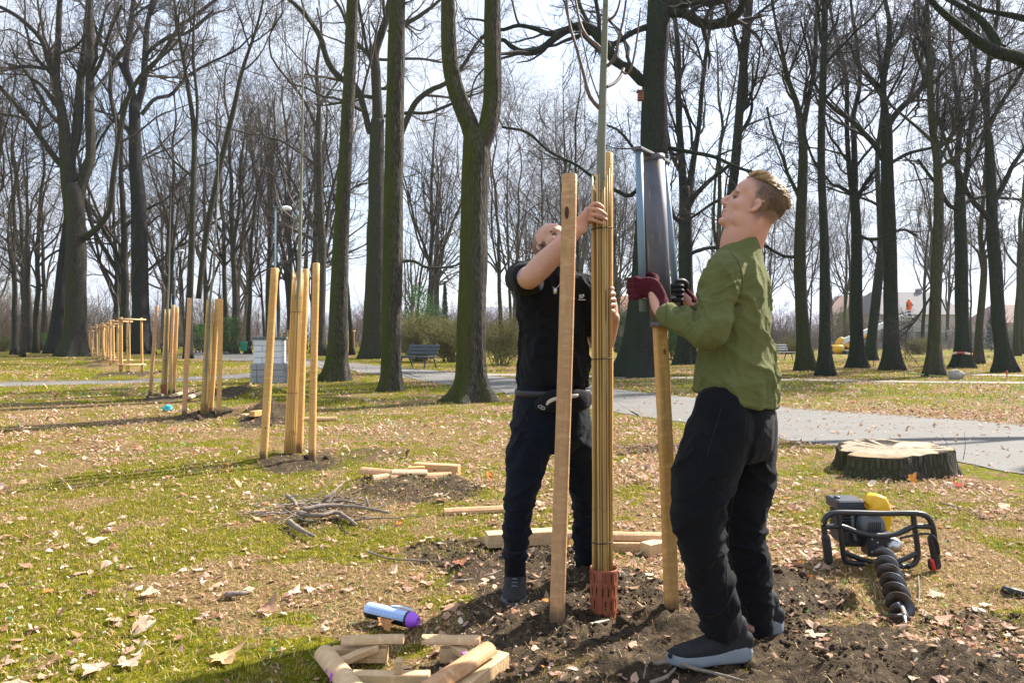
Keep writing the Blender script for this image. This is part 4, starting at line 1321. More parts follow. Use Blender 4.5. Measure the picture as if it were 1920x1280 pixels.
d0 = 3.27
zt = 0.30
sapling('young tree that the two men are planting, smooth olive grey stem above the reed mat',
        [(1130, 1120, 19), (1129, 700, 18.5), (1127, 330, 18), (1129, 230, 16.5), (1131, 150, 14.5), (1134, 60, 12.5), (1136, 0, 11), (1139, -150, 8), (1142, -300, 4)],
        [[(1124, 204, 8), (1112, 190, 8), (1103, 175, 7.5), (1096, 145, 7), (1087, 112, 6.5), (1078, 80, 6), (1070, 55, 5.5), (1064, 20, 5), (1061, -30, 4)], [(1129, 98, 8), (1121, 86, 7.5), (1110, 78, 7), (1097, 64, 6.5), (1087, 40, 5), (1079, 0, 4.5), (1074, -40, 3)],
         [(1138, 125, 7), (1150, 112, 7), (1156, 98, 6), (1160, 72, 5.5), (1168, 40, 4.5), (1174, 0, 4), (1178, -40, 3)], [(1138, 163, 6.5), (1152, 156, 6.5), (1163, 144, 6.5), (1169, 129, 7)], [(1167, 134, 4.5), (1174, 139, 5), (1182, 132, 5), (1189, 105, 4), (1196, 60, 3.5), (1201, 15, 2.5)],
         [(1142, 38, 6), (1152, 30, 5), (1160, 12, 4), (1166, -20, 3)], [(1125, 190, 3), (1114, 160, 3.5), (1104, 128, 3.5), (1096, 90, 3), (1088, 60, 3), (1084, 30, 2)]], d0, 1.0, 1)
reed_mat('reed mat wrapped round the young tree between the two men', W(1130, 1108, d0), W(1127.5, 324, d0 + 0.02), 0.041, 24, (0.12, 0.555, 0.865), True, 3)
gz = G(1130, 1152)
add_guard('slotted terracotta coloured plastic guard round the foot of the young tree between the men', np.array([gz[0], d0 + 0.0, -0.015]), 0.059, 0.235, 0.2)

sapling('young tree in the nearest staked group behind, with a few arching twigs', [(545, 850, 9), (555, 600, 8.5), (561, 508, 8), (563, 420, 7), (565, 340, 5.5), (567, 240, 4.2), (568, 120, 3), (570, 0, 2), (571, -80, 1)],
        [[(562, 417, 3.5), (545, 406, 3), (530, 392, 3), (520, 370, 2.5), (515, 345, 2)], [(563, 396, 2.8), (553, 384, 2.5), (543, 366, 2.4), (537, 345, 2), (532, 310, 1.5)], [(561, 456, 2.5), (551, 450, 2.4), (548, 436, 2.2), (548, 424, 1.6)], [(564, 360, 2.5), (558, 345, 2.2), (553, 320, 2), (548, 280, 1.4)], [(566, 300, 2.5), (574, 280, 2.2), (578, 240, 2), (582, 190, 1.5)], [(567, 220, 2.4), (560, 200, 2), (556, 160, 1.5)], [(568, 150, 2.4), (575, 130, 2), (578, 90, 1.4)]], 7.62, 1.0, 2)
reed_mat('reed mat round the young tree of the nearest staked group behind', W(544, 848, 7.62), W(558, 511, 7.66), 0.055, 34, (0.33, 0.78), False, 4)
add_guard('slotted reddish guard at the foot of the nearest staked group behind', G(543.5, 857) - [0, 0, 0.02], 0.056, 0.20, 0.5, False)
sapling('young tree in the second staked group', [(383, 775, 6), (394, 561, 5), (400, 520, 4.5), (403, 450, 3.4), (407, 380, 2.4), (410, 310, 1.4), (412, 260, 0.8)],
        [[(401, 500, 2), (393, 494, 1.8), (388, 480, 1.5), (386, 460, 1)], [(402, 480, 2), (410, 474, 1.8), (416, 460, 1.5), (420, 440, 1)], [(404, 440, 2), (397, 430, 1.6), (394, 400, 1)], [(408, 370, 2), (413, 350, 1.5), (416, 320, 1)]], 11.8, 1.0, 3)
reed_mat('reed mat in the second staked group', W(383, 775, 11.8), W(394.5, 561, 11.9), 0.055, 26, (0.38, 0.8), False, 5)
add_guard('reddish guard at the foot of the second staked group', G(383, 779) - [0, 0, 0.02], 0.058, 0.22, 0.9, False)
sapling('young tree in the third staked group by the side path', [(308, 738, 5), (314, 580, 4), (317, 520, 3.2), (318, 460, 2.2), (320, 400, 1.3), (321, 360, 0.8)],
        [[(316, 548, 1.8), (308, 540, 1.6), (303, 524, 1.2), (302, 510, 0.8)], [(317, 520, 1.8), (311, 512, 1.4), (309, 490, 0.9)], [(318, 470, 1.6), (322, 455, 1.2), (324, 430, 0.8)]], 16.3, 1.0, 4)
reed_mat('reed mat in the third staked group by the side path', W(307, 738, 16.3), W(314, 580, 16.4), 0.055, 22, (0.4, 0.8), False, 6)
add_guard('reddish guard in the third staked group by the side path', G(307, 741) - [0, 0, 0.02], 0.06, 0.26, 0.3, False)

# --- framed saplings in a row
def support_frame(label, px, base_py, sz, H, yaw, seed):
    c = G(px, base_py)
    t = thing('tree_support_frame', label, 'tree frame', c, 'three-post frames round the row of young trees')
    g = np.random.default_rng(seed)
    pts = [c + rotz(yaw + k * TAU / 3) @ np.array([sz, 0, 0]) for k in range(3)]
    tops = []
    for k, p in enumerate(pts):
        tp = p + np.array([g.normal(0, 0.02), g.normal(0, 0.02), H])
        tops.append(tp)
        MB().add(*stake_mesh(p - [0, 0, 0.1], tp, 0.042, seed * 5 + k, 10, 6)).build('post', MAT['pine' if k != 1 else 'pine_red'], t)
    for zz, nm in ((H - 0.06, 'top_rail'), (0.33, 'lower_rail')):
        for k in range(3):
            A_, B_ = pts[k].copy(), pts[(k + 1) % 3].copy()
            A_[2] = B_[2] = zz
            e = nrm(B_ - A_)
            out = nrm((A_ + B_) / 2 - [c[0], c[1], zz]) * 0.06
            MB().add(*bar(A_ - e * 0.09 + out, B_ + e * 0.09 + out, prof_half(0.045, 7, 0.02), n=3, wob=0.002, seed=seed + k)).build(nm, MAT['pine_red'], t)
    z = np.linspace(0, 1, 14)
    hgt = g.uniform(3.4, 4.6)
    P = np.c_[c[0] + np.cumsum(g.normal(0, 0.012, 14)), c[1] + np.cumsum(g.normal(0, 0.012, 14)), z * hgt]
    R = 0.024 * (1 - 0.75 * z)
    s = thing('sapling', label.replace('frame', 'young tree inside the frame', 1), 'young tree', c, 'young trees inside the row of frames')
    MB().add(*tubes(P, R, 7)).build('trunk', MAT['sapling'], s)
    Pn, Rn = children_of(P[None], R[None], 12, 0.45, 1.0, 0.22, 30, 6, 0.5, 0.1, 0.15, 0.005, g)
    MB().add(*tubes(Pn, Rn, 4)).build('twigs', MAT['sapling_twig'], s, kind='stuff')
    V, Q, T = rod(np.array([c - [0, 0, 0.05], c + [0, 0, 0.9], c + [0, 0, 1.75]]), [0.055, 0.05, 0.045], 10, 6)
    tag(MB().add(V, Q, T).build('reed_mat', MAT['reed_far']), label.replace('frame', 'reed wrap inside the frame', 1), 'reed mat', 'reed wraps inside the row of frames')
FR = [(240, 701, 'nearest wooden frame of the row on the left lawn'), (221, 690, 'second nearest wooden frame of the row on the left lawn'), (207, 682.5, 'third nearest wooden frame of the row on the left lawn'), (196, 676.5, 'fourth wooden frame of the row on the left lawn'),
      (186, 672, 'fifth wooden frame of the row, beside the huge oak'), (167, 660, 'farthest wooden frame, showing just right of the huge oak')]
for k, (px, py, lab) in enumerate(FR):
    support_frame(lab, px, py, 0.44, 2.0 if k else 1.95, 0.55 + 0.12 * k, 60 + k)
for k, (px, py, lab) in enumerate([(652, 664, 'lone wooden frame across the path, right of the knobbly straight trunk'), (606, 663, 'wooden frame across the path, left of the knobbly straight trunk'), (538, 664, 'wooden frame across the path behind the white block pillar')]):
    support_frame(lab, px, py, 0.5, 1.9, 0.4 + 0.3 * k, 80 + k)

# --- timber lying about
TG = 'short half-round timbers lying on the ground'
def timber(label, A, B, prof, mat='pine_pale', up=(0, 0, 1), seed=0, group=TG):
    o = MB().add(*bar(A, B, prof, up, 5, 0.0012, seed)).build('timber', MAT[mat], smooth_=False)
    localise(o, A, np.asarray(B) - np.asarray(A))
    tag(o, label, 'timber', group)
    md = o.modifiers.new('edge', 'BEVEL')
    md.width = 0.0025
    md.segments = 1
    md.limit_method = 'ANGLE'
    md.angle_limit = math.radians(50)
    return o
timber('short round topped billet at the far left of the wooden pieces in front', WZ(641, 1200, .085), WZ(758, 1198, .085), prof_half(.027, 9, .008), 'pine_pale', seed=1)
timber('short round topped billet at the far right of the wooden pieces in front', WZ(791, 1199, .085), WZ(901, 1200, .085), prof_half(.027, 9, .008), 'pine_pale', seed=2)
timber('grey shaded square block under the left billet in front', WZ(622, 1226, .03), WZ(727, 1226, .03), prof_box(.02, .028), 'pine_pale', seed=3)
timber('grey shaded square block under the right billet in front', WZ(825, 1226, .03), WZ(878, 1226, .03), prof_box(.02, .028), 'pine_pale', seed=4)
timber('pale diagonal batten resting on the left block in front', WZ(632, 1243, .035), WZ(708, 1212, .062), prof_box(.018, .014), 'pine_pale', seed=5)
t_ = timber('pale diagonal batten with a pink paint mark by the right billet', WZ(850, 1211, .062), WZ(888, 1238, .04), prof_box(.018, .014), 'pine_pale', seed=6)
timber('thick round billet at the front left corner of the wooden pieces', WZ(608, 1220, .055), WZ(676, 1302, .055), prof_half(.04, 11, .016), 'pine_pale', seed=7)
timber('thick orange brown round billet slanting at the front right', WZ(917, 1214, .085), WZ(798, 1292, .085), prof_half(.038, 11, .014), 'pine_red', seed=8)
timber('flat pale plank under the slanting orange brown billet', WZ(941, 1234, .03), WZ(838, 1312, .03), prof_box(.032, .028), 'pine_pale', seed=9)
timber('cross bar between the two slanting billets at the photo\'s lower edge', WZ(660, 1272, .03), WZ(806, 1272, .03), prof_box(.022, .024), 'pine_pale', seed=10)
timber('small square peg standing on the cross bar in front', WZ(748, 1260, .055), WZ(748, 1260, .055) + [0, 0, .045], prof_box(.014, .014, .002), 'pine_pale', (0, 1, 0), 11)
timber('squared timber behind the man in black\'s front foot', WZ(912, 1011, .05), WZ(1064, 1003, .05), prof_box(.05, .04), 'pine_pale', seed=12)
timber('ribbed orange half round rail behind the terracotta guard', WZ(1062, 1004, .075), WZ(1244, 1008, .075), prof_half(.042, 9, .01), 'pine_red', seed=13)
timber('flat board under the ribbed orange rail', WZ(1075, 1021, .03), WZ(1226, 1024, .03), prof_box(.05, .03), 'pine_pale', seed=14)
timber('short squared end piece beside the post under the driver', WZ(1209, 1030, .04), WZ(1262, 1019, .04), prof_box(.04, .036), 'pine_pale', seed=15)
timber('split rail lying half in the grass left of the man in black', WZ(832, 957, .03), WZ(945, 952, .03), prof_half(.04, 7, .02), 'pine_red', seed=16)
PG = 'wood offcuts in a loose heap beyond the branches'
timber('brown billet at the left end of the loose heap', WZ(679, 881, .09), WZ(762, 889, .08), prof_half(.05, 9, .02), 'pine_red', seed=17, group=PG)
timber('bright billet lying across the top of the loose heap', WZ(733, 884, .12), WZ(800, 884, .10), prof_half(.04, 9, .02), 'pine_pale', seed=18, group=PG)
timber('long brown billet along the front of the loose heap', WZ(733, 894, .06), WZ(846, 891, .06), prof_half(.055, 9, .025), 'pine_red', seed=19, group=PG)
timber('flat sawn board at the right back of the loose heap', WZ(778, 876, .06), WZ(861, 881, .05), prof_box(.05, .045), 'pine_red', seed=20, group=PG)
timber('pale round billet low at the left front of the loose heap', WZ(699, 897, .05), WZ(738, 892, .06), prof_half(.05, 9, .02), 'pine_pale', seed=21, group=PG)
timber('orange offcut under the left of the loose heap', WZ(694, 891, .03), WZ(730, 891, .03), prof_box(.04, .03), 'pine_red', seed=22, group=PG)
timber('thin strip at the back of the loose heap', WZ(765, 879, .07), WZ(796, 878, .07), prof_box(.03, .02), 'pine', seed=23, group=PG)
BG = 'timbers lying beside the staked groups behind'
timber('pale board by the soil heap left of the nearest staked group', WZ(455, 782, .05), WZ(490, 778, .05), prof_box(.06, .045), 'pine_pale', seed=24, group=BG)
timber('second board on the soil heap left of the nearest staked group', WZ(472, 776, .12), WZ(492, 773, .12), prof_box(.05, .04), 'pine', seed=25, group=BG)
timber('reddish thin rail right of the nearest staked group', WZ(570, 785, .04), WZ(632, 784, .04), prof_half(.05, 7, .02), 'pine_red', seed=26, group=BG)
timber('pale rail between the second and third staked groups', WZ(322, 742, .05), WZ(361, 731, .05), prof_half(.06, 7, .02), 'pine_pale', seed=27, group=BG)
timber('shorter pale rail crossing the one between the second and third groups', WZ(350, 746, .06), WZ(378, 736, .06), prof_half(.06, 7, .02), 'pine_pale', seed=28, group=BG)

# purple paint marks on two of the timbers
a = NT('purple marking paint', 0.6, 0.3)
a.base((0.55, 0.10, 0.62))
MAT['purple_paint'] = a.m

from mathutils.bvhtree import BVHTree
def paint_mark(o, px, py, ra, rb):
    """a sprayed patch on the timber where the photo shows it"""
    mw = np.array(o.matrix_world)
    V = np.array([v.co[:] for v in o.data.vertices]) @ mw[:3, :3].T + mw[:3, 3]
    hit = BVHTree.FromPolygons([tuple(q) for q in V], [p.vertices[:] for p in o.data.polygons]).ray_cast(Vector((0, 0, CH)), Vector(((px - CX) / FP, 1.0, (HY - py) / FP)).normalized())
    if hit[0] is None:
        return
    nv = nrm(np.array(hit[1]))
    t_, s_, u_ = frame_from(nv)
    V, Q, T = ell(hit[0], (0.0016, ra, rb), np.stack([t_, s_, u_], 1), 14, 8)
    V = V + 0.0025 * np.stack([vnoise(V * 160, k) for k in range(3)], -1)
    k = MB().add(V, Q, T).build('paint_mark', MAT['purple_paint'])
    k.parent = o
    k.matrix_parent_inverse = o.matrix_world.inverted()
TIMB = [o for o in bpy.data.objects if o.name.startswith('timber')]
def by_label(s_):
    return next(o for o in TIMB if s_ in o['label'])
paint_mark(by_label('front left corner'), 621, 1268, 0.010, 0.016)
paint_mark(by_label('pink paint mark'), 872, 1224, 0.013, 0.008)
paint_mark(by_label('front left corner'), 612, 1256, 0.006, 0.008)

# --- post driver
d1 = 3.10
axt, axb = W(1225, 291, 3.09), W(1240.5, 612, 3.12)
t = thing('post_driver', 'grey steel post driver held over the stake by the young man', 'post driver', axb)
ax = nrm(axt - axb)
def cyl(A, B, r, n=20, open_=False):
    return rod(np.array([A, B]), [r, r], n, 3, round_ends=False)
V, Q, T = cyl(axb, axt, 0.0445, 32)
MB().add(V, Q, T).build('cylinder', MAT['steel'], t)
for f, r in ((0.0, 0.047), (0.965, 0.047)):
    p = axb + (axt - axb) * f
    MB().add(*cyl(p, p + ax * 0.022, r, 32)).build('collar', MAT['steel'], t)
hl_t, hl_b = W(1198, 283, 2.99), W(1205.5, 584, 3.02)
hr_t, hr_b = W(1245, 306, 3.20), W(1270, 582, 3.23)
MB().add(*cyl(hl_b, hl_t, 0.0155, 18)).build('handle', MAT['galv'], t)
MB().add(*cyl(hr_b, hr_t, 0.0150, 18)).build('handle', MAT['galv'], t)
def flatbar(A, B, w, h):
    return bar(A, B, prof_box(w, h, 0.002))
for A_, B_, f in ((hl_t, hr_t, 1), (hl_b + ax * 0.05, hr_b + ax * 0.05, 1)):
    e = nrm(B_ - A_) * 0.025
    MB().add(*flatbar(A_ - e + ax * 0.006, B_ + e + ax * 0.006, 0.021, 0.006)).build('bracket', MAT['steel'], t, smooth_=False)
for p in (hl_t, hr_t):
    MB().add(*ell(p + ax * 0.012, (0.011, 0.011, 0.007), None, 10, 6)).build('bolt', MAT['steel'], t)

# --- earth auger
t = thing('earth_auger', 'black earth auger with yellow tank lying on the leaves in front of the stump', 'auger', (G(1650, 1062)))
dA = 3.95
def A4(x, y, dd=0.0):
    px, py = 1480 + x / 2.909, 780 + y / 2.909
    p = W(px, py, dA)
    return p + np.array([0, dd, 0])
def pipe(pts, r, dd=0.0, n=10, name='frame_tube', mat='black_metal', res=None):
    P = np.array([A4(x, y, dd) for x, y in pts])
    P[:, 2] = np.maximum(P[:, 2], r)
    return MB().add(*rod(P, [r] * len(P), n, res or len(P) * 5)).build(name, MAT[mat], t)
pipe([(214, 782), (196, 660), (188, 590), (203, 548), (245, 527), (350, 526), (500, 530), (640, 528), (715, 532), (757, 552), (778, 592), (788, 640), (803, 815)], 0.0155)
pipe([(268, 535), (276, 620), (290, 720), (305, 785), (345, 800), (400, 803)], 0.0145)
pipe([(200, 603), (255, 600), (300, 605), (370, 632), (440, 647), (520, 650), (590, 640), (650, 612), (690, 600), (770, 602)], 0.0145)
pipe([(676, 540), (684, 620), (697, 700), (700, 760), (680, 803), (640, 820), (600, 815)], 0.0145)
pipe([(300, 742), (380, 775), (450, 792)], 0.0135)
pipe([(585, 795), (640, 772), (698, 745)], 0.0135)
pipe([(198, 660), (206, 720), (214, 785)], 0.023, 0, 12, 'grip', 'black_plastic')
pipe([(778, 668), (792, 740), (803, 822)], 0.023, 0, 12, 'grip', 'black_plastic')
pipe([(590, 655), (640, 645), (710, 632), (760, 640), (790, 680), (800, 740)], 0.006, -0.03, 7, 'cable', 'black_plastic')
pipe([(766, 780), (772, 800), (776, 828)], 0.010, -0.02, 8, 'throttle_lever', 'red')
pipe([(760, 785), (762, 815), (768, 842)], 0.011, -0.01, 8, 'kill_switch', 'black_plastic')
MB().add(*box(A4(505, 705, 0.06), (0.066, 0.05, 0.066), None, 0.012)).build('gearbox', MAT['black_plastic'], t, smooth_=False)
for x, y in ((455, 672), (557, 672), (457, 742), (556, 742), (485, 690), (530, 735)):
    MB().add(*ell(A4(x, y, 0.008), (0.0055, 0.004, 0.0055), None, 8, 5)).build('bolt', MAT['silver'], t)
MB().add(*box(A4(395, 505, 0.2) + [0, 0, -0.01], (0.075, 0.08, 0.027), None, 0.008)).build('air_filter_cover', MAT['blue_plastic'], t, smooth_=False)
MB().add(*box(A4(345, 488, 0.19), (0.012, 0.02, 0.012), None, 0.004)).build('cap', MAT['blue_plastic'], t)
eb = MB()
for k in range(9):
    z = A4(420, 560 + k * 18, 0.18)
    eb.add(*box(z, (0.085, 0.085, 0.007), None, 0.003))
eb.add(*box(A4(420, 640, 0.18), (0.07, 0.07, 0.1), None, 0.01))
eb.build('engine_fins', MAT['black_plastic'], t, smooth_=False)
MB().add(*box(A4(430, 690, 0.17), (0.092, 0.09, 0.048), None, 0.02)).build('engine_block', MAT['black_plastic'], t, smooth_=False)
V, Q, T = rod(np.array([A4(478, 612, 0.03), A4(478, 612, 0.05), A4(478, 612, 0.14)]), [0.055, 0.068, 0.068], 28, 8, round_ends=False)
MB().add(V, Q, T).build('fan_housing', MAT['grey_plastic'], t)
for k in range(7):
    V, Q, T = rod(np.array([A4(444 + k * 11, 585, 0.026), A4(444 + k * 11, 636, 0.026)]), [0.0022, 0.0022], 6, 2)
    MB().add(V, Q, T).build('grille_bar', MAT['black_plastic'], t)
V, Q, T = rod(np.array([A4(526, 494, 0.13), A4(534, 500, 0.13), A4(548, 560, 0.13), A4(560, 620, 0.13), A4(580, 652, 0.13)]), [(0.046, 0.055), (0.055, 0.06), (0.058, 0.06), (0.048, 0.06), (0.02, 0.05)], 24, 20, ref=(1, 0, 0), power=4.5)
MB().add(V, Q, T).build('fuel_tank', MAT['yellow'], t)
MB().add(*box(A4(582, 712, 0.14), (0.02, 0.05, 0.04), None, 0.01)).build('tank_guard', MAT['yellow'], t)
V, Q, T = rod(np.array([A4(575, 705, 0.01), A4(575, 705, 0.05)]), [0.04, 0.04], 20, 3)
MB().add(V, Q, T).build('muffler', MAT['silver'], t)
pipe([(372, 560), (378, 640), (392, 690)], 0.008, 0.06, 7, 'fuel_line', 'grey_plastic')
s0, s1 = A4(502, 728, 0.0), WZ(1696, 1158, 0.05)
sx = nrm(s1 - s0)
Ls = np.linalg.norm(s1 - s0)
MB().add(*rod(np.array([s0 - sx * 0.03, s0 + sx * 0.07]), [0.022, 0.02], 16, 4)).build('collar', MAT['silver'], t)
MB().add(*rod(np.array([s0, s0 + sx * (Ls - 0.02)]), [0.017, 0.017], 12, 4)).build('shaft', MAT['auger'], t)
_, ss, su = frame_from(sx)
th = np.linspace(0, TAU * 6.2, 6 * 28)
z = 0.10 + (Ls - 0.13) * th / th[-1]
rin, rout = 0.015, 0.056
ring = s0 + sx * z[:, None]
rad = ss * np.cos(th)[:, None] + su * np.sin(th)[:, None]
V = np.stack([ring + rad * rin, ring + rad * rout], 1)
idx = np.arange(len(th) * 2).reshape(-1, 2)
o = MB().add(V.reshape(-1, 3), np.stack([idx[:-1, 0], idx[:-1, 1], idx[1:, 1], idx[1:, 0]], -1)).build('auger_flight', MAT['auger'], t)
o.modifiers.new('thickness', 'SOLIDIFY').thickness = 0.005
V, Q, T = loft(np.stack([s0 + sx * (Ls - 0.03) + (ss * math.cos(q) + su * math.sin(q)) * 0.013 for q in np.arange(10) * TAU / 10])[None].repeat(2, 0) + np.array([[[0, 0, 0]], [[0, 0, 0]]]))
pt = MB().add(*rod(np.array([s0 + sx * (Ls - 0.03), s0 + sx * (Ls + 0.045)]), [0.014, 0.003], 10, 4)).build('drill_point', MAT['silver'], t)
MB().add(*box(s0 + sx * (Ls - 0.005) + ss * 0.03, (0.03, 0.008, 0.012), None, 0.003)).build('cutter', MAT['auger'], t)

# --- spray can
t = thing('spray_can', 'marking spray can with a purple cap lying in the grass', 'spray can', G(735, 1160))
c0, c1 = WZ(690, 1142, .036), WZ(765, 1160, .036)
cx_ = nrm(c1 - c0)
cr_ = 0.0335
a = NT('printed can', 0.35, 0.5, 0.2)
tc = a.coord((1, 1, 1))
cen = c0
_, s_, u_ = frame_from(cx_)
dv = lambda v3: a.n('VectorMath', {0: tc, 1: tuple(float(q) for q in v3)}, operation='DOT_PRODUCT').outputs['Value']
along = a.math('SUBTRACT', dv(cx_), float(c0 @ cx_))
hgt = a.math('SUBTRACT', dv(u_), float(c0 @ u_))
side = a.math('SUBTRACT', dv(s_), float(c0 @ s_))
ang = a.n('Math', {0: hgt, 1: a.math('MULTIPLY', side, 1.0)}, operation='ARCTAN2').outputs[0]
Lc = float(np.linalg.norm(c1 - c0))
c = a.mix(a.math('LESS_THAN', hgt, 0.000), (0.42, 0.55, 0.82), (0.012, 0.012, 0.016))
pan = a.math('MULTIPLY', a.math('GREATER_THAN', along, 0.03), a.math('LESS_THAN', hgt, 0.024))
pan = a.math('MULTIPLY', pan, a.math('GREATER_THAN', hgt, 0.004))
c = a.mix(a.math('MULTIPLY', pan, 0.7), c, (0.20, 0.33, 0.62))
ln = a.math('LESS_THAN', a.n('Math', {0: along, 1: 0.022}, operation='FLOORED_MODULO').outputs[0], 0.0012)
c = a.mix(a.math('MULTIPLY', a.math('MULTIPLY', ln, pan), 0.8), c, (0.6, 0.7, 0.9))
txt = a.math('MULTIPLY', a.math('GREATER_THAN', a.noise(a.coord((900, 900, 260)), 1.0, 1), 0.56), pan)
c = a.mix(a.math('MULTIPLY', txt, 0.45), c, (0.55, 0.66, 0.9))
a.base(c)
MAT['can'] = a.m
prof = [(0.0, 0.80), (0.0, 0.93), (0.004, 1.0), (0.02, 1.0), (Lc * 0.5, 1.0), (Lc - 0.006, 1.0), (Lc, 0.97)]
th = np.arange(28) * TAU / 28
dirs = np.cos(th)[:, None] * s_ + np.sin(th)[:, None] * u_
V, Q, T = loft(np.stack([c0 + cx_ * z + dirs * cr_ * k for z, k in prof]))
MB().add(V, Q, T).build('can_body', MAT['can'], t)
V, Q, T = loft(np.stack([c0 + cx_ * (Lc + z) + dirs * cr_ * k for z, k in [(-0.001, 0.985), (0.012, 0.985), (0.014, 0.9)]]))
MB().add(V, Q, T).build('black_collar', MAT['black_plastic'], t)
a = NT('purple cap plastic', 0.35, 0.5)
a.base((0.36, 0.10, 0.72))
MAT['purple'] = a.m
rings = []
for z, k in [(0.012, 1.03), (0.02, 1.03), (0.05, 0.55), (0.054, 0.50), (0.054, 0.36), (0.042, 0.33)]:
    rr = cr_ * k * (1 + (0.025 * np.cos(th * 14) if 0.015 < z < 0.052 else 0))
    rings.append(c0 + cx_ * (Lc + z) + dirs * (rr if np.ndim(rr) == 0 else rr[:, None]))
V, Q, T = loft(np.stack(rings))
MB().add(V, Q, T).build('cap', MAT['purple'], t)
MB().add(*ell(c0 + cx_ * (Lc + 0.047), (0.007, 0.007, 0.007))).build('nozzle', MAT['purple_paint'], t)
cl = [c0 + cx_ * (Lc * f) + u_ * (cr_ + dz) + s_ * -0.012 for f, dz in ((0.55, 0.001), (0.72, 0.006), (0.92, 0.007), (1.06, 0.004))]
MB().add(*rod(np.array(cl), [(0.009, 0.002)] * 4, 8, 10, ref=s_)).build('trigger_clip', plain('pale blue plastic', (0.40, 0.55, 0.75), 0.4), t)

# --- stump
MAT['bark_stump'] = mat_bark('stump bark', (0.018, 0.016, 0.014), (0.115, 0.10, 0.085), (0.05, 0.055, 0.018), 0.6)
gS = G(1668, 868)
rngs = np.random.default_rng(5)
t = thing('tree_stump', 'wide sawn tree stump with an irregular pale top at the path\'s edge', 'tree stump', (gS[0], 6.85, 0))
cxy = np.array([gS[0] * 6.85 / gS[1], 6.85])
n = 120
th = np.arange(n) * TAU / n
R0 = 0.455 * (1 + 0.10 * np.cos(2 * th) + 0.07 * np.cos(3 * th + 1.0) + 0.05 * np.cos(5 * th + 2.2) + 0.05 * fbm(np.c_[np.cos(th) * 2.2, np.sin(th) * 2.2], 3, 19) + 0.02 * vnoise(np.c_[np.cos(th) * 4, np.sin(th) * 4], 9))
notch = np.exp(-((np.angle(np.exp(1j * (th - math.radians(188)))) / 0.16) ** 2)) * 0.28
R0 = R0 * (1 - notch)
rings = []
for h, k in ((-0.06, 1.18), (0.0, 1.13), (0.06, 1.06), (0.13, 1.02), (0.20, 1.0), (0.215, 0.985)):
    nz = 1 + 0.03 * fbm(np.c_[np.cos(th) * 7, np.sin(th) * 7, np.full(n, h * 3)], 3, 4)
    lob = 1 + (k - 1) * (1 + 0.9 * vnoise(np.c_[np.cos(th) * 2, np.sin(th) * 2], 23))
    rr = R0 * lob * nz
    tilt = (0.03 * np.sin(th + 0.9) if h > 0.1 else 0)
    rings.append(np.c_[cxy[0] + np.cos(th) * rr, cxy[1] + np.sin(th) * rr, h + 0.012 * vnoise(np.c_[th * 0, np.sin(th) * 3, np.cos(th) * 3], 6) + tilt])
rings = np.stack(rings)
V, Q, T = loft(rings, cap=False)
MB().add(V, Q).build('bark', MAT['bark_stump'], t)
tops = []
for f in np.linspace(1, 0.02, 26):
    e = rings[-1].copy()
    c_ = np.array([cxy[0], cxy[1], 0.215])
    r_ = c_ + (e - c_) * f
    hx, hy = r_[:, 0] - (cxy[0] + 0.13), r_[:, 1] - (cxy[1] + 0.10)
    r_[:, 2] = 0.22 + 0.05 * (r_[:, 0] - cxy[0]) * 0.3 + (e[:, 2] - 0.22 - 0.015 * (r_[:, 0] - cxy[0])) * f ** 5 - 0.13 * smooth(1.0, 0.75, np.hypot(hx / 0.17, hy / 0.15) + 0.2 * vnoise(np.c_[r_[:, 0] * 9, r_[:, 1] * 9], 3)) + 0.022 * (1 - f) ** 0.4 * fbm(np.c_[r_[:, 0] * 5, r_[:, 1] * 5], 4, 8, 0.6) + 0.003
    tops.append(r_)
V, Q, T = loft(np.stack(tops), cap=True)
a = NT('sawn stump face', 0.85, 0.15)
v = a.n('VectorMath', {0: a.coord((1, 1, 1)), 1: (-float(cxy[0]) - 0.05, -float(cxy[1]) - 0.05, 0.0)}, operation='ADD').outputs[0]
rr = a.n('VectorMath', {0: v}, operation='LENGTH').outputs['Value']
w_ = a.math('SINE', a.math('MULTIPLY', a.math('ADD', rr, a.math('MULTIPLY', a.noise(v, 5.0, 4), 0.05)), 260.0))
c = a.mix(a.noise(v, 7.0, 6), (0.18, 0.145, 0.105), (0.42, 0.34, 0.245))
c = a.mix(a.math('MULTIPLY', a.val(w_, 0.3, 1.0), 0.2), c, (0.25, 0.16, 0.09))
c = a.mix(a.val(rr, 0.46, 0.56), c, (0.30, 0.21, 0.12))
c = a.mix(a.val(a.noise(v, 3.0, 4), 0.58, 0.7), c, (0.22, 0.15, 0.10))
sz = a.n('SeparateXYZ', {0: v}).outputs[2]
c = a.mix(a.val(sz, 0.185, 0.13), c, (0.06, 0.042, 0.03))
a.base(c)
a.bump(a.math('ADD', a.math('MULTIPLY', w_, 0.15), a.noise(v, 60.0, 4)), 0.5, 0.006)
MB().add(V, Q[:, ::-1], T[:, ::-1]).build('cut_top', a.m, t)
for k, (x, y, hgt) in enumerate(((1772, 850, 36), (1806, 862, 52))):
    b = WZ(x, y, 0.0)
    P = np.array([b, b + [0.02, 0, hgt * 0.5 * b[1] / FP], b + [-0.04 + 0.05 * k, 0, hgt * b[1] / FP]])
    tag(MB().add(*rod(P, [0.004, 0.003, 0.0015], 6, 10)).build('shoot', MAT['twig']), 'thin bare shoot sprouting right behind the stump' if k == 0 else 'curved bare shoot by the path, right of the stump', 'shoot')

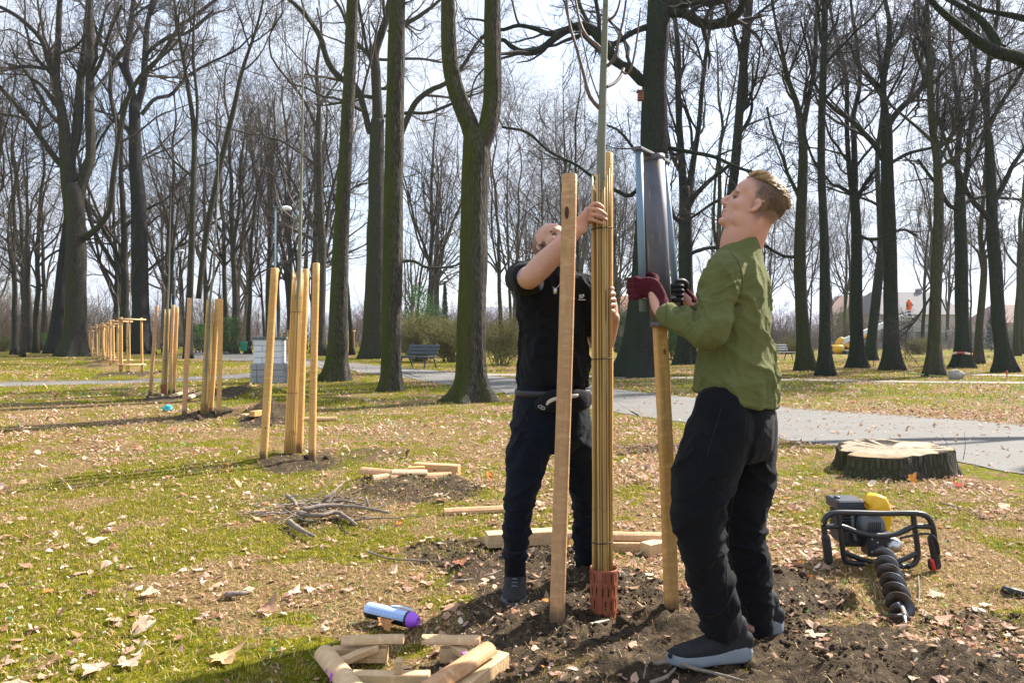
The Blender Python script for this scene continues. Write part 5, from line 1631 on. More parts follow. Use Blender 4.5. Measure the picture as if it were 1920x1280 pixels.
# --- dead branches
def stick(label, pts, w, z=0.02, mat='dead', cat='branch', group='dead branches in the heap', z2=None, name='dead_branch', seed=0):
    g = np.random.default_rng(seed)
    P = []
    for k, (x, y) in enumerate(pts):
        zz = z if z2 is None else z + (z2 - z) * k / (len(pts) - 1)
        P.append(WZ(x, y, zz + g.uniform(-0.004, 0.004)))
    P = np.array(P)
    r = np.linspace(1, 0.5, len(P)) * w / 2 * (0.75 if cat == 'branch' else 1.0)
    V, Q, T = rod(P, list(r), 9, len(P) * 5)
    V = V + (0.0035 if w > 0.02 else 0.0015) * np.stack([fbm(V * 28, 2, k) for k in range(3)], -1)
    return tag(MB().add(V, Q, T).build(name, MAT[mat]), label, cat, group)
MAT['dead'] = plain('grey dead wood', (0.215, 0.175, 0.145), 0.9, 0.15, 0, 0.6, 40, 0.8, 0.006)
stick('longest pale dead branch across the branch heap', [(572, 954), (610, 948), (650, 948), (690, 953), (728, 960)], .045, .09, seed=1)
stick('crooked dead branch bending down at the front of the heap', [(560, 962), (600, 966), (628, 960), (645, 966), (668, 983)], .05, .05, seed=2)
stick('thick short dead branch at the lower left of the heap', [(543, 978), (560, 990), (588, 1004)], .055, .035, seed=3)
stick('thin forked bit beside the thick short branch', [(556, 984), (570, 994), (575, 1004)], .025, .03, seed=4)
stick('straight dead stick pointing up at the back of the heap', [(606, 938), (624, 922), (646, 902)], .035, .06, z2=.16, seed=5)
stick('grey dead branch at the heap\'s left back', [(540, 930), (552, 940), (556, 948)], .05, .05, seed=6)
stick('middle dead branch half hidden in the twigs', [(580, 944), (640, 938), (680, 946)], .03, .05, seed=7)
stick('stub standing out of the longest branch', [(690, 950), (688, 940), (686, 930)], .03, .1, z2=.16, seed=8)
g = np.random.default_rng(8)
mb = MB()
for k in range(58):
    x, y = g.normal(602, 40), g.normal(952, 12)
    b = WZ(x, y, 0.03)
    ang_ = g.normal(0.35, 0.5) + (math.pi if g.random() < 0.4 else 0)
    L = g.uniform(0.15, 0.6)
    n = 6
    pts = [b]
    dv_ = np.array([math.cos(ang_), math.sin(ang_), g.uniform(-0.05, 0.22)])
    for s in range(n - 1):
        dv_ = nrm(dv_ + g.normal(0, 0.16, 3))
        q = pts[-1] + dv_ * L / n
        q[2] = max(q[2], 0.01)
        pts.append(q)
    mb.add(*tubes(np.array(pts), np.linspace(0.006, 0.002, n) * g.uniform(0.5, 1.2), 5))
mb.build('brushwood', MAT['dead'], kind='stuff')
LT = 'loose twigs on the ground in front'
stick('grey root like twig in front of the young man\'s forward shoe', [(1228, 1242), (1262, 1240), (1300, 1252), (1345, 1262), (1392, 1275)], .018, .02, 'dead', 'twig', LT, name='twig', seed=11)
stick('short pale twig ending at the photo\'s lower edge', [(1222, 1278), (1248, 1268), (1266, 1252)], .016, .02, 'dead', 'twig', LT, name='twig', seed=12)
stick('thin twig leaning upright before the post under the driver', [(1207, 1270), (1212, 1240), (1222, 1212), (1236, 1190)], .006, .01, 'dead', 'twig', LT, z2=.12, name='twig', seed=13)
stick('white bit of root below the terracotta guard', [(1110, 1170), (1124, 1166), (1141, 1162)], .016, .03, 'pale_tape', 'twig', LT, name='twig', seed=14)
stick('long curved twig on the bare soil left of the man in black', [(690, 1034), (730, 1046), (790, 1050), (838, 1052)], .012, .015, 'dead', 'twig', LT, name='twig', seed=15)
stick('curved twig reaching the man in black\'s front shoe', [(850, 1088), (880, 1086), (912, 1078), (940, 1068)], .012, .015, 'dead', 'twig', LT, name='twig', seed=16)
stick('thin stick lying right of the auger', [(1762, 942), (1800, 952), (1858, 974)], .012, .02, 'dead', 'twig', LT, name='twig', seed=17)
stick('pale twig right of the auger screw', [(1722, 1080), (1724, 1110), (1720, 1135), (1706, 1140)], .008, .02, 'dead', 'twig', LT, name='twig', seed=18)
stick('short charred stick at the photo\'s right edge', [(1886, 1107), (1905, 1110), (1925, 1112)], .045, .03, 'black_plastic', 'stick', None, name='stick', seed=19)
stick('short bark coloured stick in the grass, left of the spray can', [(425, 1114), (448, 1112), (470, 1108)], .03, .02, 'dead', 'stick', None, name='stick', seed=20)

# --- pillar of pale blocks
gp = G(501, 719)
t = thing('block_pillar', 'white block pillar with a slate cap standing by the path', 'pillar', gp)
dP = gp[1]
u1 = dP / FP
MAT['white_block'] = plain('painted white block', (0.66, 0.68, 0.74), 0.85, 0.2, 0, 0.14, 6, 0.3)
MAT['grey_block'] = plain('grey rendered block', (0.30, 0.31, 0.33), 0.9, 0.2, 0, 0.3, 6, 0.3)
MAT['slate'] = plain('slate cap', (0.13, 0.15, 0.15), 0.7, 0.3)
MAT['mortar'] = plain('mortar', (0.36, 0.36, 0.38), 0.95, 0.1)
yaw = math.radians(8)
Rz = rotz(yaw)
def pl(x, y, z):
    return gp + Rz @ np.array([x, y + 0.42, z])
MB().add(*box(pl(0, 0, 0.27), (0.405, 0.385, 0.27), Rz)).build('plinth_core', MAT['mortar'], t, smooth_=False)
MB().add(*box(pl(0, 0, 0.87), (0.345, 0.335, 0.33), Rz)).build('shaft_core', MAT['mortar'], t, smooth_=False)
def blocks(zs, hw, hd, cuts, mat, name):
    for r_, (z0_, z1_) in enumerate(zs):
        for face in range(4):
            w = hw if face % 2 == 0 else hd
            o_ = hd if face % 2 == 0 else hw
            cs = cuts[r_ % len(cuts)]
            for k in range(len(cs) - 1):
                x0, x1 = -w + 2 * w * cs[k], -w + 2 * w * cs[k + 1]
                lp = rotz(face * math.pi / 2) @ np.array([(x0 + x1) / 2, -o_ + 0.012, 0])
                MB().add(*box(pl(lp[0], lp[1], (z0_ + z1_) / 2), ((x1 - x0) / 2 - 0.007, 0.03, (z1_ - z0_) / 2 - 0.007), Rz @ rotz(face * math.pi / 2), 0.006)).build(name, MAT[mat], t, smooth_=False)
blocks([(0.54 + 0.165 * k, 0.705 + 0.165 * k) for k in range(4)], 0.36, 0.35, [(0, 0.3, 0.68, 1), (0, 0.5, 1)], 'white_block', 'block')
blocks([(0.0, 0.19), (0.19, 0.37), (0.37, 0.54)], 0.43, 0.41, [(0, 0.18, 1), (0, 0.18, 1)], 'grey_block', 'plinth_block')
MB().add(*box(pl(0, 0, 1.235), (0.42, 0.41, 0.035), Rz, 0.01)).build('cap', MAT['slate'], t, smooth_=False)

# --- lamps
def lamp(label, px, d, top_py, head):
    b = np.array([(px - CX) * d / FP, d, 0])
    t = thing('street_lamp', label, 'street lamp', b, 'park lamps on thin blue grey posts')
    H = W(px, top_py, d)[2]
    MB().add(*rod(np.array([b, b + [0, 0, H * 0.55]]), [0.06, 0.05], 12, 3, False)).build('lower_pole', MAT['lamp_blue'], t)
    MB().add(*rod(np.array([b + [0, 0, H * 0.55], b + [0.02, 0, H]]), [0.036, 0.03], 10, 3)).build('upper_pole', MAT['lamp_blue'], t)
    MB().add(*box(b + [0.10, 0, H + 0.02], (0.16, 0.06, 0.03), None, 0.01)).build('arm', MAT['grey_plastic'], t)
    MB().add(*ell(b + [0.40, 0, H - 0.02], (0.2, 0.13, 0.10))).build('shade', MAT['white'], t)
    MB().add(*ell(b + [0.40, 0, H - 0.075], (0.15, 0.10, 0.07))).build('lens', MAT['grey_plastic'], t)
a = NT('blue grey lamp paint', 0.5, 0.4)
a.base((0.22, 0.33, 0.42))
MAT['lamp_blue'] = a.m
lamp('park lamp with a white head showing above the leaning stake', 515.5, 27, 390, True)
lamp('farther park lamp whose thin post shows above the third staked group', 328.5, 48, 470, True)

# --- bench
def bench(label, px, py, yaw, sc=1.0):
    g0 = G(px, py)
    t = thing('park_bench', label, 'bench', g0, 'dark park benches')
    Rb = rotz(yaw)
    def b(c, h, name, R2=None):
        R_ = Rb if R2 is None else Rb @ R2
        MB().add(*box(g0 + Rb @ (np.array(c) * sc), np.array(h) * sc, R_, 0.006)).build(name, MAT['bench'], t)
    for k in range(4):
        b((0, -0.18 + 0.12 * k, 0.45), (0.85, 0.052, 0.018), 'seat_slat')
    tl = -0.25
    Rt = np.array([[1, 0, 0], [0, math.cos(tl), -math.sin(tl)], [0, math.sin(tl), math.cos(tl)]])
    for k in range(3):
        b((0, 0.25 + 0.04 * k, 0.58 + 0.13 * k), (0.85, 0.016, 0.055), 'back_slat', Rt)
    for sx_ in (-0.68, 0.68):
        for A_, B_ in (((sx_, -0.25, 0), (sx_, -0.16, 0.44)), ((sx_, 0.36, 0), (sx_, 0.2, 0.46)), ((sx_, 0.2, 0.44), (sx_, 0.38, 0.92)), ((sx_, -0.22, 0.42), (sx_, 0.24, 0.42))):
            V, Q, T = rod(np.array([g0 + Rb @ (np.array(q) * sc) for q in (A_, B_)]), [0.028 * sc] * 2, 8, 3)
            MB().add(V, Q, T).build('leg' if B_[2] < 0.6 else 'back_support', MAT['bench'], t)
MAT['bench'] = plain('dark blue grey bench paint', (0.06, 0.075, 0.095), 0.6, 0.3)
bench('dark park bench in front of the twiggy shrubs', 782, 691, -0.75, 1.1)
bench('small dark bench far away beyond the young man\'s back', 1464, 675, 0.5)

# --- shrubs
def shrub(label, px, py, w, h, mat_cols, n, seed, leaf=0.09, d=None, twiggy=0, dep=1.0, cone=False, group=None, name='shrub', cat='shrub', leafy=True):
    g = np.random.default_rng(seed)
    c = G(px, py) if d is None else np.array([(px - CX) * d / FP, d, 0.0])
    s = c[1] / FP
    W_, H_ = w * s / 2, h * s
    t = thing(name, label, cat, c, group)
    m = 26
    st = MB()
    nst = 16 if not twiggy else twiggy
    base = np.c_[c[0] + g.normal(0, W_ * 0.22, nst), c[1] + g.normal(0, W_ * 0.22, nst), np.zeros(nst)]
    D = nrm(np.c_[g.normal(0, 0.4, (nst, 2)), np.full(nst, 1.0)])
    if cone:
        D = nrm(np.c_[g.normal(0, 0.02, (nst, 2)), np.ones(nst)])
    P = [base]
    for k in range(5):
        D = nrm(D + g.normal(0, 0.14, (nst, 3)))
        P.append(P[-1] + D * (H_ * g.uniform(0.55, 0.95, (nst, 1))) / 5)
    P = np.stack(P, 1)
    R = np.linspace(1, 0.4, 6)[None] * g.uniform(0.012, 0.03, (nst, 1)) * (1 + s * 8)
    st.add(*tubes(P, R, 5))
    if twiggy:
        P2, R2 = children_of(P, R, 12, 0.1, 1, 0.45, 42, 4, 0.5, 0.2, 0.05, 0.009, g)
        st.add(*tubes(P2, R2, 3))
        P3, R3 = children_of(P2, R2, 6, 0.1, 1, 0.6, 42, 3, 0.6, 0.2, 0.05, 0.0075, g)
        st.add(*tubes(P3, R3, 3))
    st.build('stems', MAT['twig_shrub'] if twiggy else MAT['twig'], t)
    if n:
        u = g.normal(size=(n, 3))
        u = nrm(u)
        rr = g.random(n) ** 0.33
        if cone:
            z = g.random(n) ** 0.7
            wd = (1 - z) ** 0.8 * (0.75 + 0.3 * vnoise(np.c_[z * 9, u[:, 0] * 2, u[:, 1] * 2], seed))
            p = np.c_[u[:, 0] * wd * W_, u[:, 1] * wd * W_, z * H_]
        else:
            lump = 0.82 + 0.28 * fbm(u * 1.8 + seed, 3, seed)
            p = u * rr[:, None] * lump[:, None] * np.array([W_, W_ * dep, H_ * 0.52])
            p[:, 2] += H_ * 0.5
            gap = fbm(p / max(W_, 0.4) * 2.6, 3, seed + 3)
            keep = gap > -0.42
            p, u = p[keep], u[keep]
        p = p + c
        p[:, 2] = np.maximum(p[:, 2], 0.03)
        k = len(p)
        L = leaf * g.uniform(0.6, 1.3, k)
        dx = nrm(u[:k] * 0.4 + g.normal(size=(k, 3)))
        nn = nrm(np.cross(dx, g.normal(size=(k, 3))))
        sd = np.cross(dx, nn)
        V = np.stack([p, p + dx * L[:, None] * 0.5 + sd * L[:, None] * 0.22 + nn * L[:, None] * 0.06, p + dx * L[:, None], p + dx * L[:, None] * 0.5 - sd * L[:, None] * 0.22 + nn * L[:, None] * 0.06], 1)
        colr = np.array(mat_cols[0])[None] * (1 - (q := g.random(k)[:, None])) + np.array(mat_cols[1])[None] * q
        Q = np.arange(4 * k).reshape(-1, 4)
        MB().add(V.reshape(-1, 3), Q, col=np.repeat(colr, 4, 0)).build('foliage', MAT['leaf'], t)
    return t
a = NT('shrub twig', 0.9, 0.15)
a.base(a.mix(a.noise(a.coord((2, 2, 2)), 1.0, 3), (0.085, 0.085, 0.03), (0.21, 0.19, 0.075)))
MAT['twig_shrub'] = a.m
GR = ((0.04, 0.10, 0.025), (0.15, 0.30, 0.08))
DG = ((0.02, 0.06, 0.028), (0.08, 0.17, 0.06))
YG = ((0.09, 0.12, 0.02), (0.24, 0.28, 0.06))
shrub('rounded dark green bush left of the huge oak', 66, 657, 62, 42, GR, 4200, 1, 0.13)
shrub('low green bush just left of the dark leaning trunk', 97, 656, 24, 30, GR, 1500, 2, 0.13, d=66)
shrub('olive bush at the photo\'s left edge', 8, 655, 40, 34, YG, 1800, 3, 0.13, d=70)
shrub('large glossy evergreen bush behind the second staked group', 378, 656, 60, 62, GR, 4200, 4, 0.13, d=64)
shrub('wide pale green evergreen bush right of the second staked group', 428, 658, 62, 80, ((0.05, 0.11, 0.03), (0.17, 0.28, 0.09)), 5000, 5, 0.13, d=60)
shrub('small green bush behind the framed saplings', 205, 652, 60, 46, GR, 2600, 6, 0.13, d=76)
shrub('evergreen bush behind the white block pillar', 555, 656, 60, 56, DG, 2600, 7, 0.13, d=66)
shrub('tall ivy clad bush behind the bench', 786, 664, 104, 148, ((0.03, 0.085, 0.035), (0.14, 0.25, 0.10)), 6500, 8, 0.13, d=52)
shrub('dense olive twiggy shrub right behind the bench', 786, 684, 76, 100, YG, 3200, 9, 0.05, d=40, twiggy=46)
shrub('brownish twiggy shrub left of the forked tree', 848, 684, 70, 92, YG, 500, 10, 0.05, d=39, twiggy=40)
shrub('open twiggy shrub between the forked tree and the man in black', 940, 690, 84, 110, YG, 400, 11, 0.05, d=34, twiggy=26)
shrub('narrow dark conifer far behind the bench', 834, 660, 26, 130, DG, 5200, 12, 0.14, d=74, cone=True, name='conifer', cat='conifer')
shrub('dark ivy bush between the reed mat and the black oak', 1166, 672, 60, 110, ((0.012, 0.045, 0.028), (0.06, 0.13, 0.06)), 5200, 13, 0.11, d=46)
shrub('green bush between the post under the driver and the twin topped tree', 1262, 680, 40, 82, ((0.02, 0.07, 0.025), (0.11, 0.21, 0.06)), 3600, 14, 0.11, d=42)
shrub('dark green bush against the boundary wall behind the young man', 1478, 655, 56, 40, DG, 1800, 15, 0.13, d=84)
shrub('dark spruce in front of the boundary wall on the far right', 1869, 660, 56, 112, ((0.012, 0.03, 0.035), (0.035, 0.075, 0.07)), 6000, 16, 0.16, d=72, cone=True, name='conifer', cat='conifer')
shrub('leafy green bush low against the wall right of the spruce', 1905, 655, 40, 40, DG, 1500, 17, 0.13, d=84)
shrub('olive leafed tree shaped bush left of the yellow lift', 1585, 652, 60, 90, YG, 2000, 18, 0.14, d=88, twiggy=20)
shrub('low brown thicket at the foot of the wall, right of the lift', 1730, 668, 140, 36, YG, 200, 19, 0.06, d=58, twiggy=60, dep=0.3)
shrub('low twiggy thicket left of the yellow lift', 1480, 668, 90, 34, YG, 200, 20, 0.06, d=60, twiggy=40, dep=0.4)

# --- far right: wall, houses, lift
def wall_run(x0px, x1px, d0_, d1_, H):
    A_ = np.array([(x0px - CX) * d0_ / FP, d0_, 0.0])
    B_ = np.array([(x1px - CX) * d1_ / FP, d1_, 0.0])
    t = thing('boundary_wall', 'low pale boundary wall with green fence panels along the far right of the park', 'wall', A_)
    n = 16
    e = nrm(B_ - A_)
    L = np.linalg.norm(B_ - A_)
    MB().add(*bar(A_ + [0, 0, 0.45], B_ + [0, 0, 0.45], prof_box(0.15, 0.45, 0.01))).build('wall_base', MAT['wall'], t, smooth_=False)
    MB().add(*bar(A_ + [0, 0, 0.94], B_ + [0, 0, 0.94], prof_box(0.2, 0.04, 0.01))).build('coping', MAT['grey_block'], t, smooth_=False)
    for k in range(n + 1):
        p = A_ + e * L * k / n
        MB().add(*box(p + [0, 0, 1.15], (0.22, 0.22, 1.15), None, 0.02)).build('pier', MAT['wall'], t)
    for k in range(n):
        p0, p1 = A_ + e * L * (k + 0.06) / n, A_ + e * L * (k + 0.94) / n
        m = MB()
        for j in range(15):
            q = p0 + (p1 - p0) * j / 14
            m.add(*box(q + [0, 0, 1.5], (0.045, 0.03, 0.52)))
        for zz in (1.15, 1.85):
            m.add(*bar(p0 + [0, 0, zz], p1 + [0, 0, zz], prof_box(0.025, 0.03, 0.004)))
        m.build('fence_panel', MAT['fence_green'], t, smooth_=False)
MAT['wall'] = plain('weathered plaster wall', (0.34, 0.34, 0.33), 0.95, 0.1, 0, 0.3, 2, 0.2)
MAT['fence_green'] = plain('green fence paint', (0.08, 0.17, 0.15), 0.7)
wall_run(1385, 2500, 94, 86, 2.0)
def house(label, px, d, w, dp, h, rh, wall_c, roof_c, yaw, seed):
    c = np.array([(px - CX) * d / FP, d, 0.0])
    t = thing('house', label, 'house', c)
    Rh = rotz(yaw)
    mw = plain('house wall %d' % seed, wall_c, 0.9, 0.1, 0, 0.1, 1, 0)
    mr = plain('roof tiles %d' % seed, roof_c, 0.85, 0.15, 0, 0.25, 3, 0.2)
    MB().add(*box(c + [0, 0, h / 2], (w / 2, dp / 2, h / 2), Rh)).build('wall', mw, t, smooth_=False)
    V = np.array([[-w / 2 - .4, -dp / 2 - .5, h - .1], [w / 2 + .4, -dp / 2 - .5, h - .1], [w / 2 + .4, dp / 2 + .5, h - .1], [-w / 2 - .4, dp / 2 + .5, h - .1], [-w / 2 + w * .15, 0, h + rh], [w / 2 - w * .15, 0, h + rh]]) @ Rh.T + c
    rf = MB().add(V, [(0, 1, 5, 4), (2, 3, 4, 5), (3, 2, 1, 0)], [(1, 2, 5), (3, 0, 4)]).build('roof', mr, t, smooth_=False)
    MB().add(*box(c + Rh @ np.array([w * .2, 0, h + rh * .9]), (.35, .35, .9), Rh)).build('chimney', mr, rf, smooth_=False)
    for r_ in range(max(1, int(h // 3))):
        for k in range(int(w // 2.6)):
            p = c + Rh @ np.array([-w / 2 + 1.5 + k * 2.6, -dp / 2 - 0.02, 1.7 + 2.9 * r_])
            f = MB().add(*box(p, (.62, .05, .75), Rh)).build('window', MAT['white'], t, smooth_=False)
            MB().add(*box(p + Rh @ np.array([0, -0.04, 0]), (.52, .03, .64), Rh)).build('pane', MAT['pane'], f, smooth_=False)
a = NT('dark window glass', 0.12, 0.5)
a.base((0.06, 0.08, 0.10))
MAT['pane'] = a.m
house('pale house with a grey hipped roof behind the boundary wall', 1690, 118, 15, 10, 5.0, 3.6, (0.42, 0.40, 0.38), (0.18, 0.175, 0.18), 0.15, 1)
house('house with a reddish roof left of the grey roofed one', 1610, 145, 12, 10, 6.0, 3.6, (0.42, 0.38, 0.35), (0.25, 0.165, 0.14), -0.2, 2)
house('low house at the far right behind the spruce', 1905, 140, 14, 9, 4.2, 3.4, (0.42, 0.37, 0.34), (0.24, 0.165, 0.145), 0.1, 3)
house('brick coloured house glimpsed behind the two workers', 1185, 135, 16, 10, 5.0, 4.0, (0.5, 0.36, 0.27), (0.36, 0.2, 0.14), 0.2, 4)

dL = 60
def L3(px, py, dd=0.0):
    p = W(px, py, dL + dd)
    p[2] -= W(0, 664, dL)[2]
    return p
t = thing('lift_truck', 'yellow lift truck with a long white boom among the far grove trees', 'lift truck', np.array([L3(1580, 664)[0], dL, 0]))
s = dL / FP
MB().add(*box(L3(1562, 655), (13 * s, 0.9, 8 * s), None, 0.12)).build('cab', MAT['yellow'], t)
MB().add(*box(L3(1556, 652, -0.92), (5 * s, 0.03, 3.5 * s), None, 0.02)).build('window', MAT['pane'], t)
MB().add(*box(L3(1592, 660), (34 * s, 0.8, 2.0 * s), None, 0.05)).build('platform', MAT['grey_plastic'], t)
for px in (1558, 1584, 1606, 1620):
    V, Q, T = rod(np.array([L3(px, 661.5, -0.95), L3(px, 661.5, -0.6)]), [0.2, 0.2], 16, 3)
    w_ = MB().add(V, Q, T).build('wheel', MAT['black_plastic'], t)
    V, Q, T = rod(np.array([L3(px, 661.5, -1.0), L3(px, 661.5, -0.95)]), [0.1, 0.1], 12, 3)
    MB().add(V, Q, T).build('hub', MAT['grey_plastic'], w_)
MB().add(*rod(np.array([L3(1578, 662), L3(1571, 645), L3(1577, 637)]), [(.22, .3)] * 3, 10, 8)).build('turret', MAT['yellow'], t)
MB().add(*bar(L3(1572, 640), L3(1600, 652), prof_box(.14, .16, .02))).build('boom_base', MAT['yellow'], t, smooth_=False)
MB().add(*bar(L3(1576, 642), L3(1700, 592), prof_box(.17, .2, .02))).build('boom', MAT['white'], t, smooth_=False)
MB().add(*bar(L3(1640, 620, -.25), L3(1606, 640, -.25), prof_box(.07, .08, .01))).build('boom_ram', MAT['yellow'], t, smooth_=False)
bk = MB()
for z in (594, 588, 583):
    for k in range(4):
        a0, a1 = [(1698, -.4), (1711, -.4), (1711, .4), (1698, .4)][k], [(1711, -.4), (1711, .4), (1698, .4), (1698, -.4)][k]
        bk.add(*rod(np.array([L3(a0[0], z, a0[1]), L3(a1[0], z, a1[1])]), [.03, .03], 6, 2))
for px, dd in ((1698, -.4), (1711, -.4), (1711, .4), (1698, .4)):
    bk.add(*rod(np.array([L3(px, 595, dd), L3(px, 582, dd)]), [.03, .03], 6, 2))
bk.add(*box(L3(1704.5, 595), (.3, .42, .04)))
bk.build('basket', MAT['white'], t)

# --- boulder, tape, small things
V, Q, T = ell((0, 0, 0), (1, 1, 1), None, 20, 14)
gR = G(1793, 711)
V = V * (1 + 0.22 * fbm(V * 1.6, 3, 4)[:, None]) * np.array([0.22, 0.2, 0.17]) + gR + [0, 0, 0.12]
tag(MB().add(V, Q, T).build('boulder', plain('boulder stone', (0.30, 0.27, 0.24), 0.9, 0.1, 0, 0.4, 10, 0.5)), 'grey boulder on the far lawn beside the warty tree', 'boulder')
def tape(label, pts, mat, w=0.05):
    P = np.array(pts)
    D = catmull(P, 30)
    V = np.stack([D - [0, 0, w / 2], D + [0, 0, w / 2]], 1)
    idx = np.arange(60).reshape(30, 2)
    o = MB().add(V.reshape(-1, 3), np.stack([idx[:-1, 0], idx[1:, 0], idx[1:, 1], idx[:-1, 1]], -1)).build('barrier_tape', mat)
    o.modifiers.new('thickness', 'SOLIDIFY').thickness = 0.004
    tag(o, label, 'tape')
a = NT('red and white tape', 0.5, 0.3)
sx_ = a.n('SeparateXYZ', {0: a.coord((1, 1, 1))}).outputs[0]
a.base(a.mix(a.math('GREATER_THAN', a.math('SINE', a.math('MULTIPLY', sx_, 14.0)), 0.0), (0.8, 0.78, 0.75), (0.6, 0.10, 0.06)))
MAT['tape'] = a.m
th = np.linspace(0, TAU, 14)
pw = G(1804, 690)
tape('red and white barrier tape tied round the foot of a grove tree', [pw + [math.cos(q) * 0.36, math.sin(q) * 0.36, 0.62 + 0.03 * math.sin(2 * q)] for q in th], MAT['tape'], 0.09)
a = NT('yellow green tape', 0.5, 0.3)
a.base((0.35, 0.42, 0.12))
tape('pale green tape sagging between the warty tree and the boulder', [W(1700, 699, 24), W(1730, 702, 24), W(1760, 705, 23.5), W(1795, 706, 23)], a.m, 0.05)
# bird box
gB = W(1201, 181, 23.2)
t = thing('bird_box', 'orange brown bird box numbered 11 on the black oak', 'bird box', gB)
sB = 23.2 / FP
MAT['box_wood'] = plain('orange brown box wood', (0.22, 0.10, 0.06), 0.8, 0.2)
MB().add(*box(gB, (5 * sB, 0.09, 8.0 * sB), None, 0.005)).build('box_body', MAT['box_wood'], t)
MB().add(*box(gB + [-0.02, -0.03, 8.6 * sB], (6.5 * sB, 0.14, 0.012), None, 0.004)).build('lid', MAT['box_wood'], t)
def text(body, name, pos, size, mat, parent, rot=(math.pi / 2, 0, 0)):
    cu = bpy.data.curves.new(name, 'FONT')
    cu.body = body
    cu.size = size
    cu.align_x = 'CENTER'
    cu.align_y = 'CENTER'
    cu.extrude = 0.001
    o = bpy.data.objects.new(name, cu)
    C.objects.link(o)
    o.parent = parent
    o.location = Vector([float(q) for q in pos]) - Vector(parent.location)
    o.rotation_euler = rot
    cu.materials.append(mat)
    me = bpy.data.meshes.new_from_object(o.evaluated_get(bpy.context.evaluated_depsgraph_get()))
    loc_, rot_ = o.location.copy(), o.rotation_euler.copy()
    bpy.data.objects.remove(o)
    m_ = bpy.data.objects.new(name, me)
    C.objects.link(m_)
    m_.parent = parent
    m_.location = loc_
    m_.rotation_euler = rot_
    return m_
text('11', 'number', gB + [0, -0.094, 0.02], 0.11, MAT['black_plastic'], t)
# crumpled turquoise bag and white litter
V, Q, T = ell((0, 0, 0), (1, 1, 1), None, 24, 14)
gb = G(314, 771)
V = V * (1 + 0.5 * fbm(V * 3, 3, 9)[:, None]) * np.array([0.075, 0.06, 0.05]) + gb + [0, 0, 0.05]
tag(MB().add(V, Q, T).build('plastic_bag', plain('turquoise film', (0.06, 0.48, 0.52), 0.4, 0.4, 0, 0.2)), 'crumpled turquoise plastic bag on the left lawn', 'plastic bag')
# red marker pegs on far lawn
for k, (px, py, lab) in enumerate(((1638, 688, 'small red marker peg between two strong grove trees'), (1888, 711, 'thin red marker peg at the far right of the lawn'))):
    p = G(px, py)
    tag(MB().add(*rod(np.array([p, p + [0, 0, 0.15], p + [0, 0, 0.24]]), [0.016, 0.018, 0.028], 8, 8)).build('marker_peg', MAT['red']), lab, 'marker peg')
# litter bins by the far path
for k, (px, py, lab) in enumerate(((457, 664, 'green litter bin on the far path, left of the seated person'), (396, 664, 'green litter bin by the far path, behind the second staked group'), (220, 662, 'green litter bin showing between the framed saplings'))):
    p = G(px, py)
    t = thing('litter_bin', lab, 'litter bin', p, 'green litter bins')
    V, Q, T = loft(np.stack([p + np.c_[np.cos(th_ := np.arange(16) * TAU / 16) * r_, np.sin(th_) * r_, np.full(16, z_)] for z_, r_ in ((.25, .20), (.3, .24), (.95, .29), (1.0, .30), (1.0, .26), (.7, .24))]))
    MB().add(V, Q, T).build('bin_body', MAT['bin'] if 'bin' in MAT else MAT.setdefault('bin', plain('green bin paint', (0.03, 0.26, 0.15), 0.5)), t)
    MB().add(*rod(np.array([p, p + [0, 0, .3]]), [.05, .05], 8, 2)).build('post', MAT['black_metal'], t)
# the dark knot on the front stake
kc = W(1062, 400, 3.052)
ko_ = bpy.data.objects['wooden_stake']
a = NT('dark knot', 0.8, 0.2)
a.base((0.07, 0.04, 0.028))
k_o = MB().add(*ell((0, 0, 0), (0.0085, 0.004, 0.026))).build('knot', a.m)
k_o.parent = ko_
k_o.matrix_parent_inverse = ko_.matrix_world.inverted()
k_o.location = kc + np.array([0, -0.0185, 0])
# ------------------------------------------------------------------ people
def rings_loft(rows, d, L, Fd, n=40, power=2.4, tilt=0.0, dz=None):
    """rows (px,py,a,b[,tilt]): elliptic body rings, a along L, b along Fd"""
    th = np.arange(n) * TAU / n
    cs, sn = np.cos(th), np.sin(th)
    cs = np.sign(cs) * np.abs(cs) ** (2 / power)
    sn = np.sign(sn) * np.abs(sn) ** (2 / power)
    out = []
    for r in rows:
        c = W(r[0], r[1], d if len(r) < 6 else r[5])
        p = c + cs[:, None] * r[2] * L + sn[:, None] * r[3] * Fd
        if len(r) > 4 and r[4]:
            p[:, 2] += r[4] * ((p - c) @ Fd)
        out.append(p)
    out = np.array(out)
    K = catmull(out.reshape(len(rows), -1), len(rows) * 4).reshape(-1, n, 3)
    return loft(K)

def head_axes(yaw, pitch):
    """yaw: facing direction angle in the ground plane (0 = +X), pitch up"""
    f = np.array([math.cos(yaw) * math.cos(pitch), math.sin(yaw) * math.cos(pitch), math.sin(pitch)])
    u = nrm(np.array([0, 0, 1.0]) - f[2] * f)
    l = np.cross(u, f)
    return f, l, u

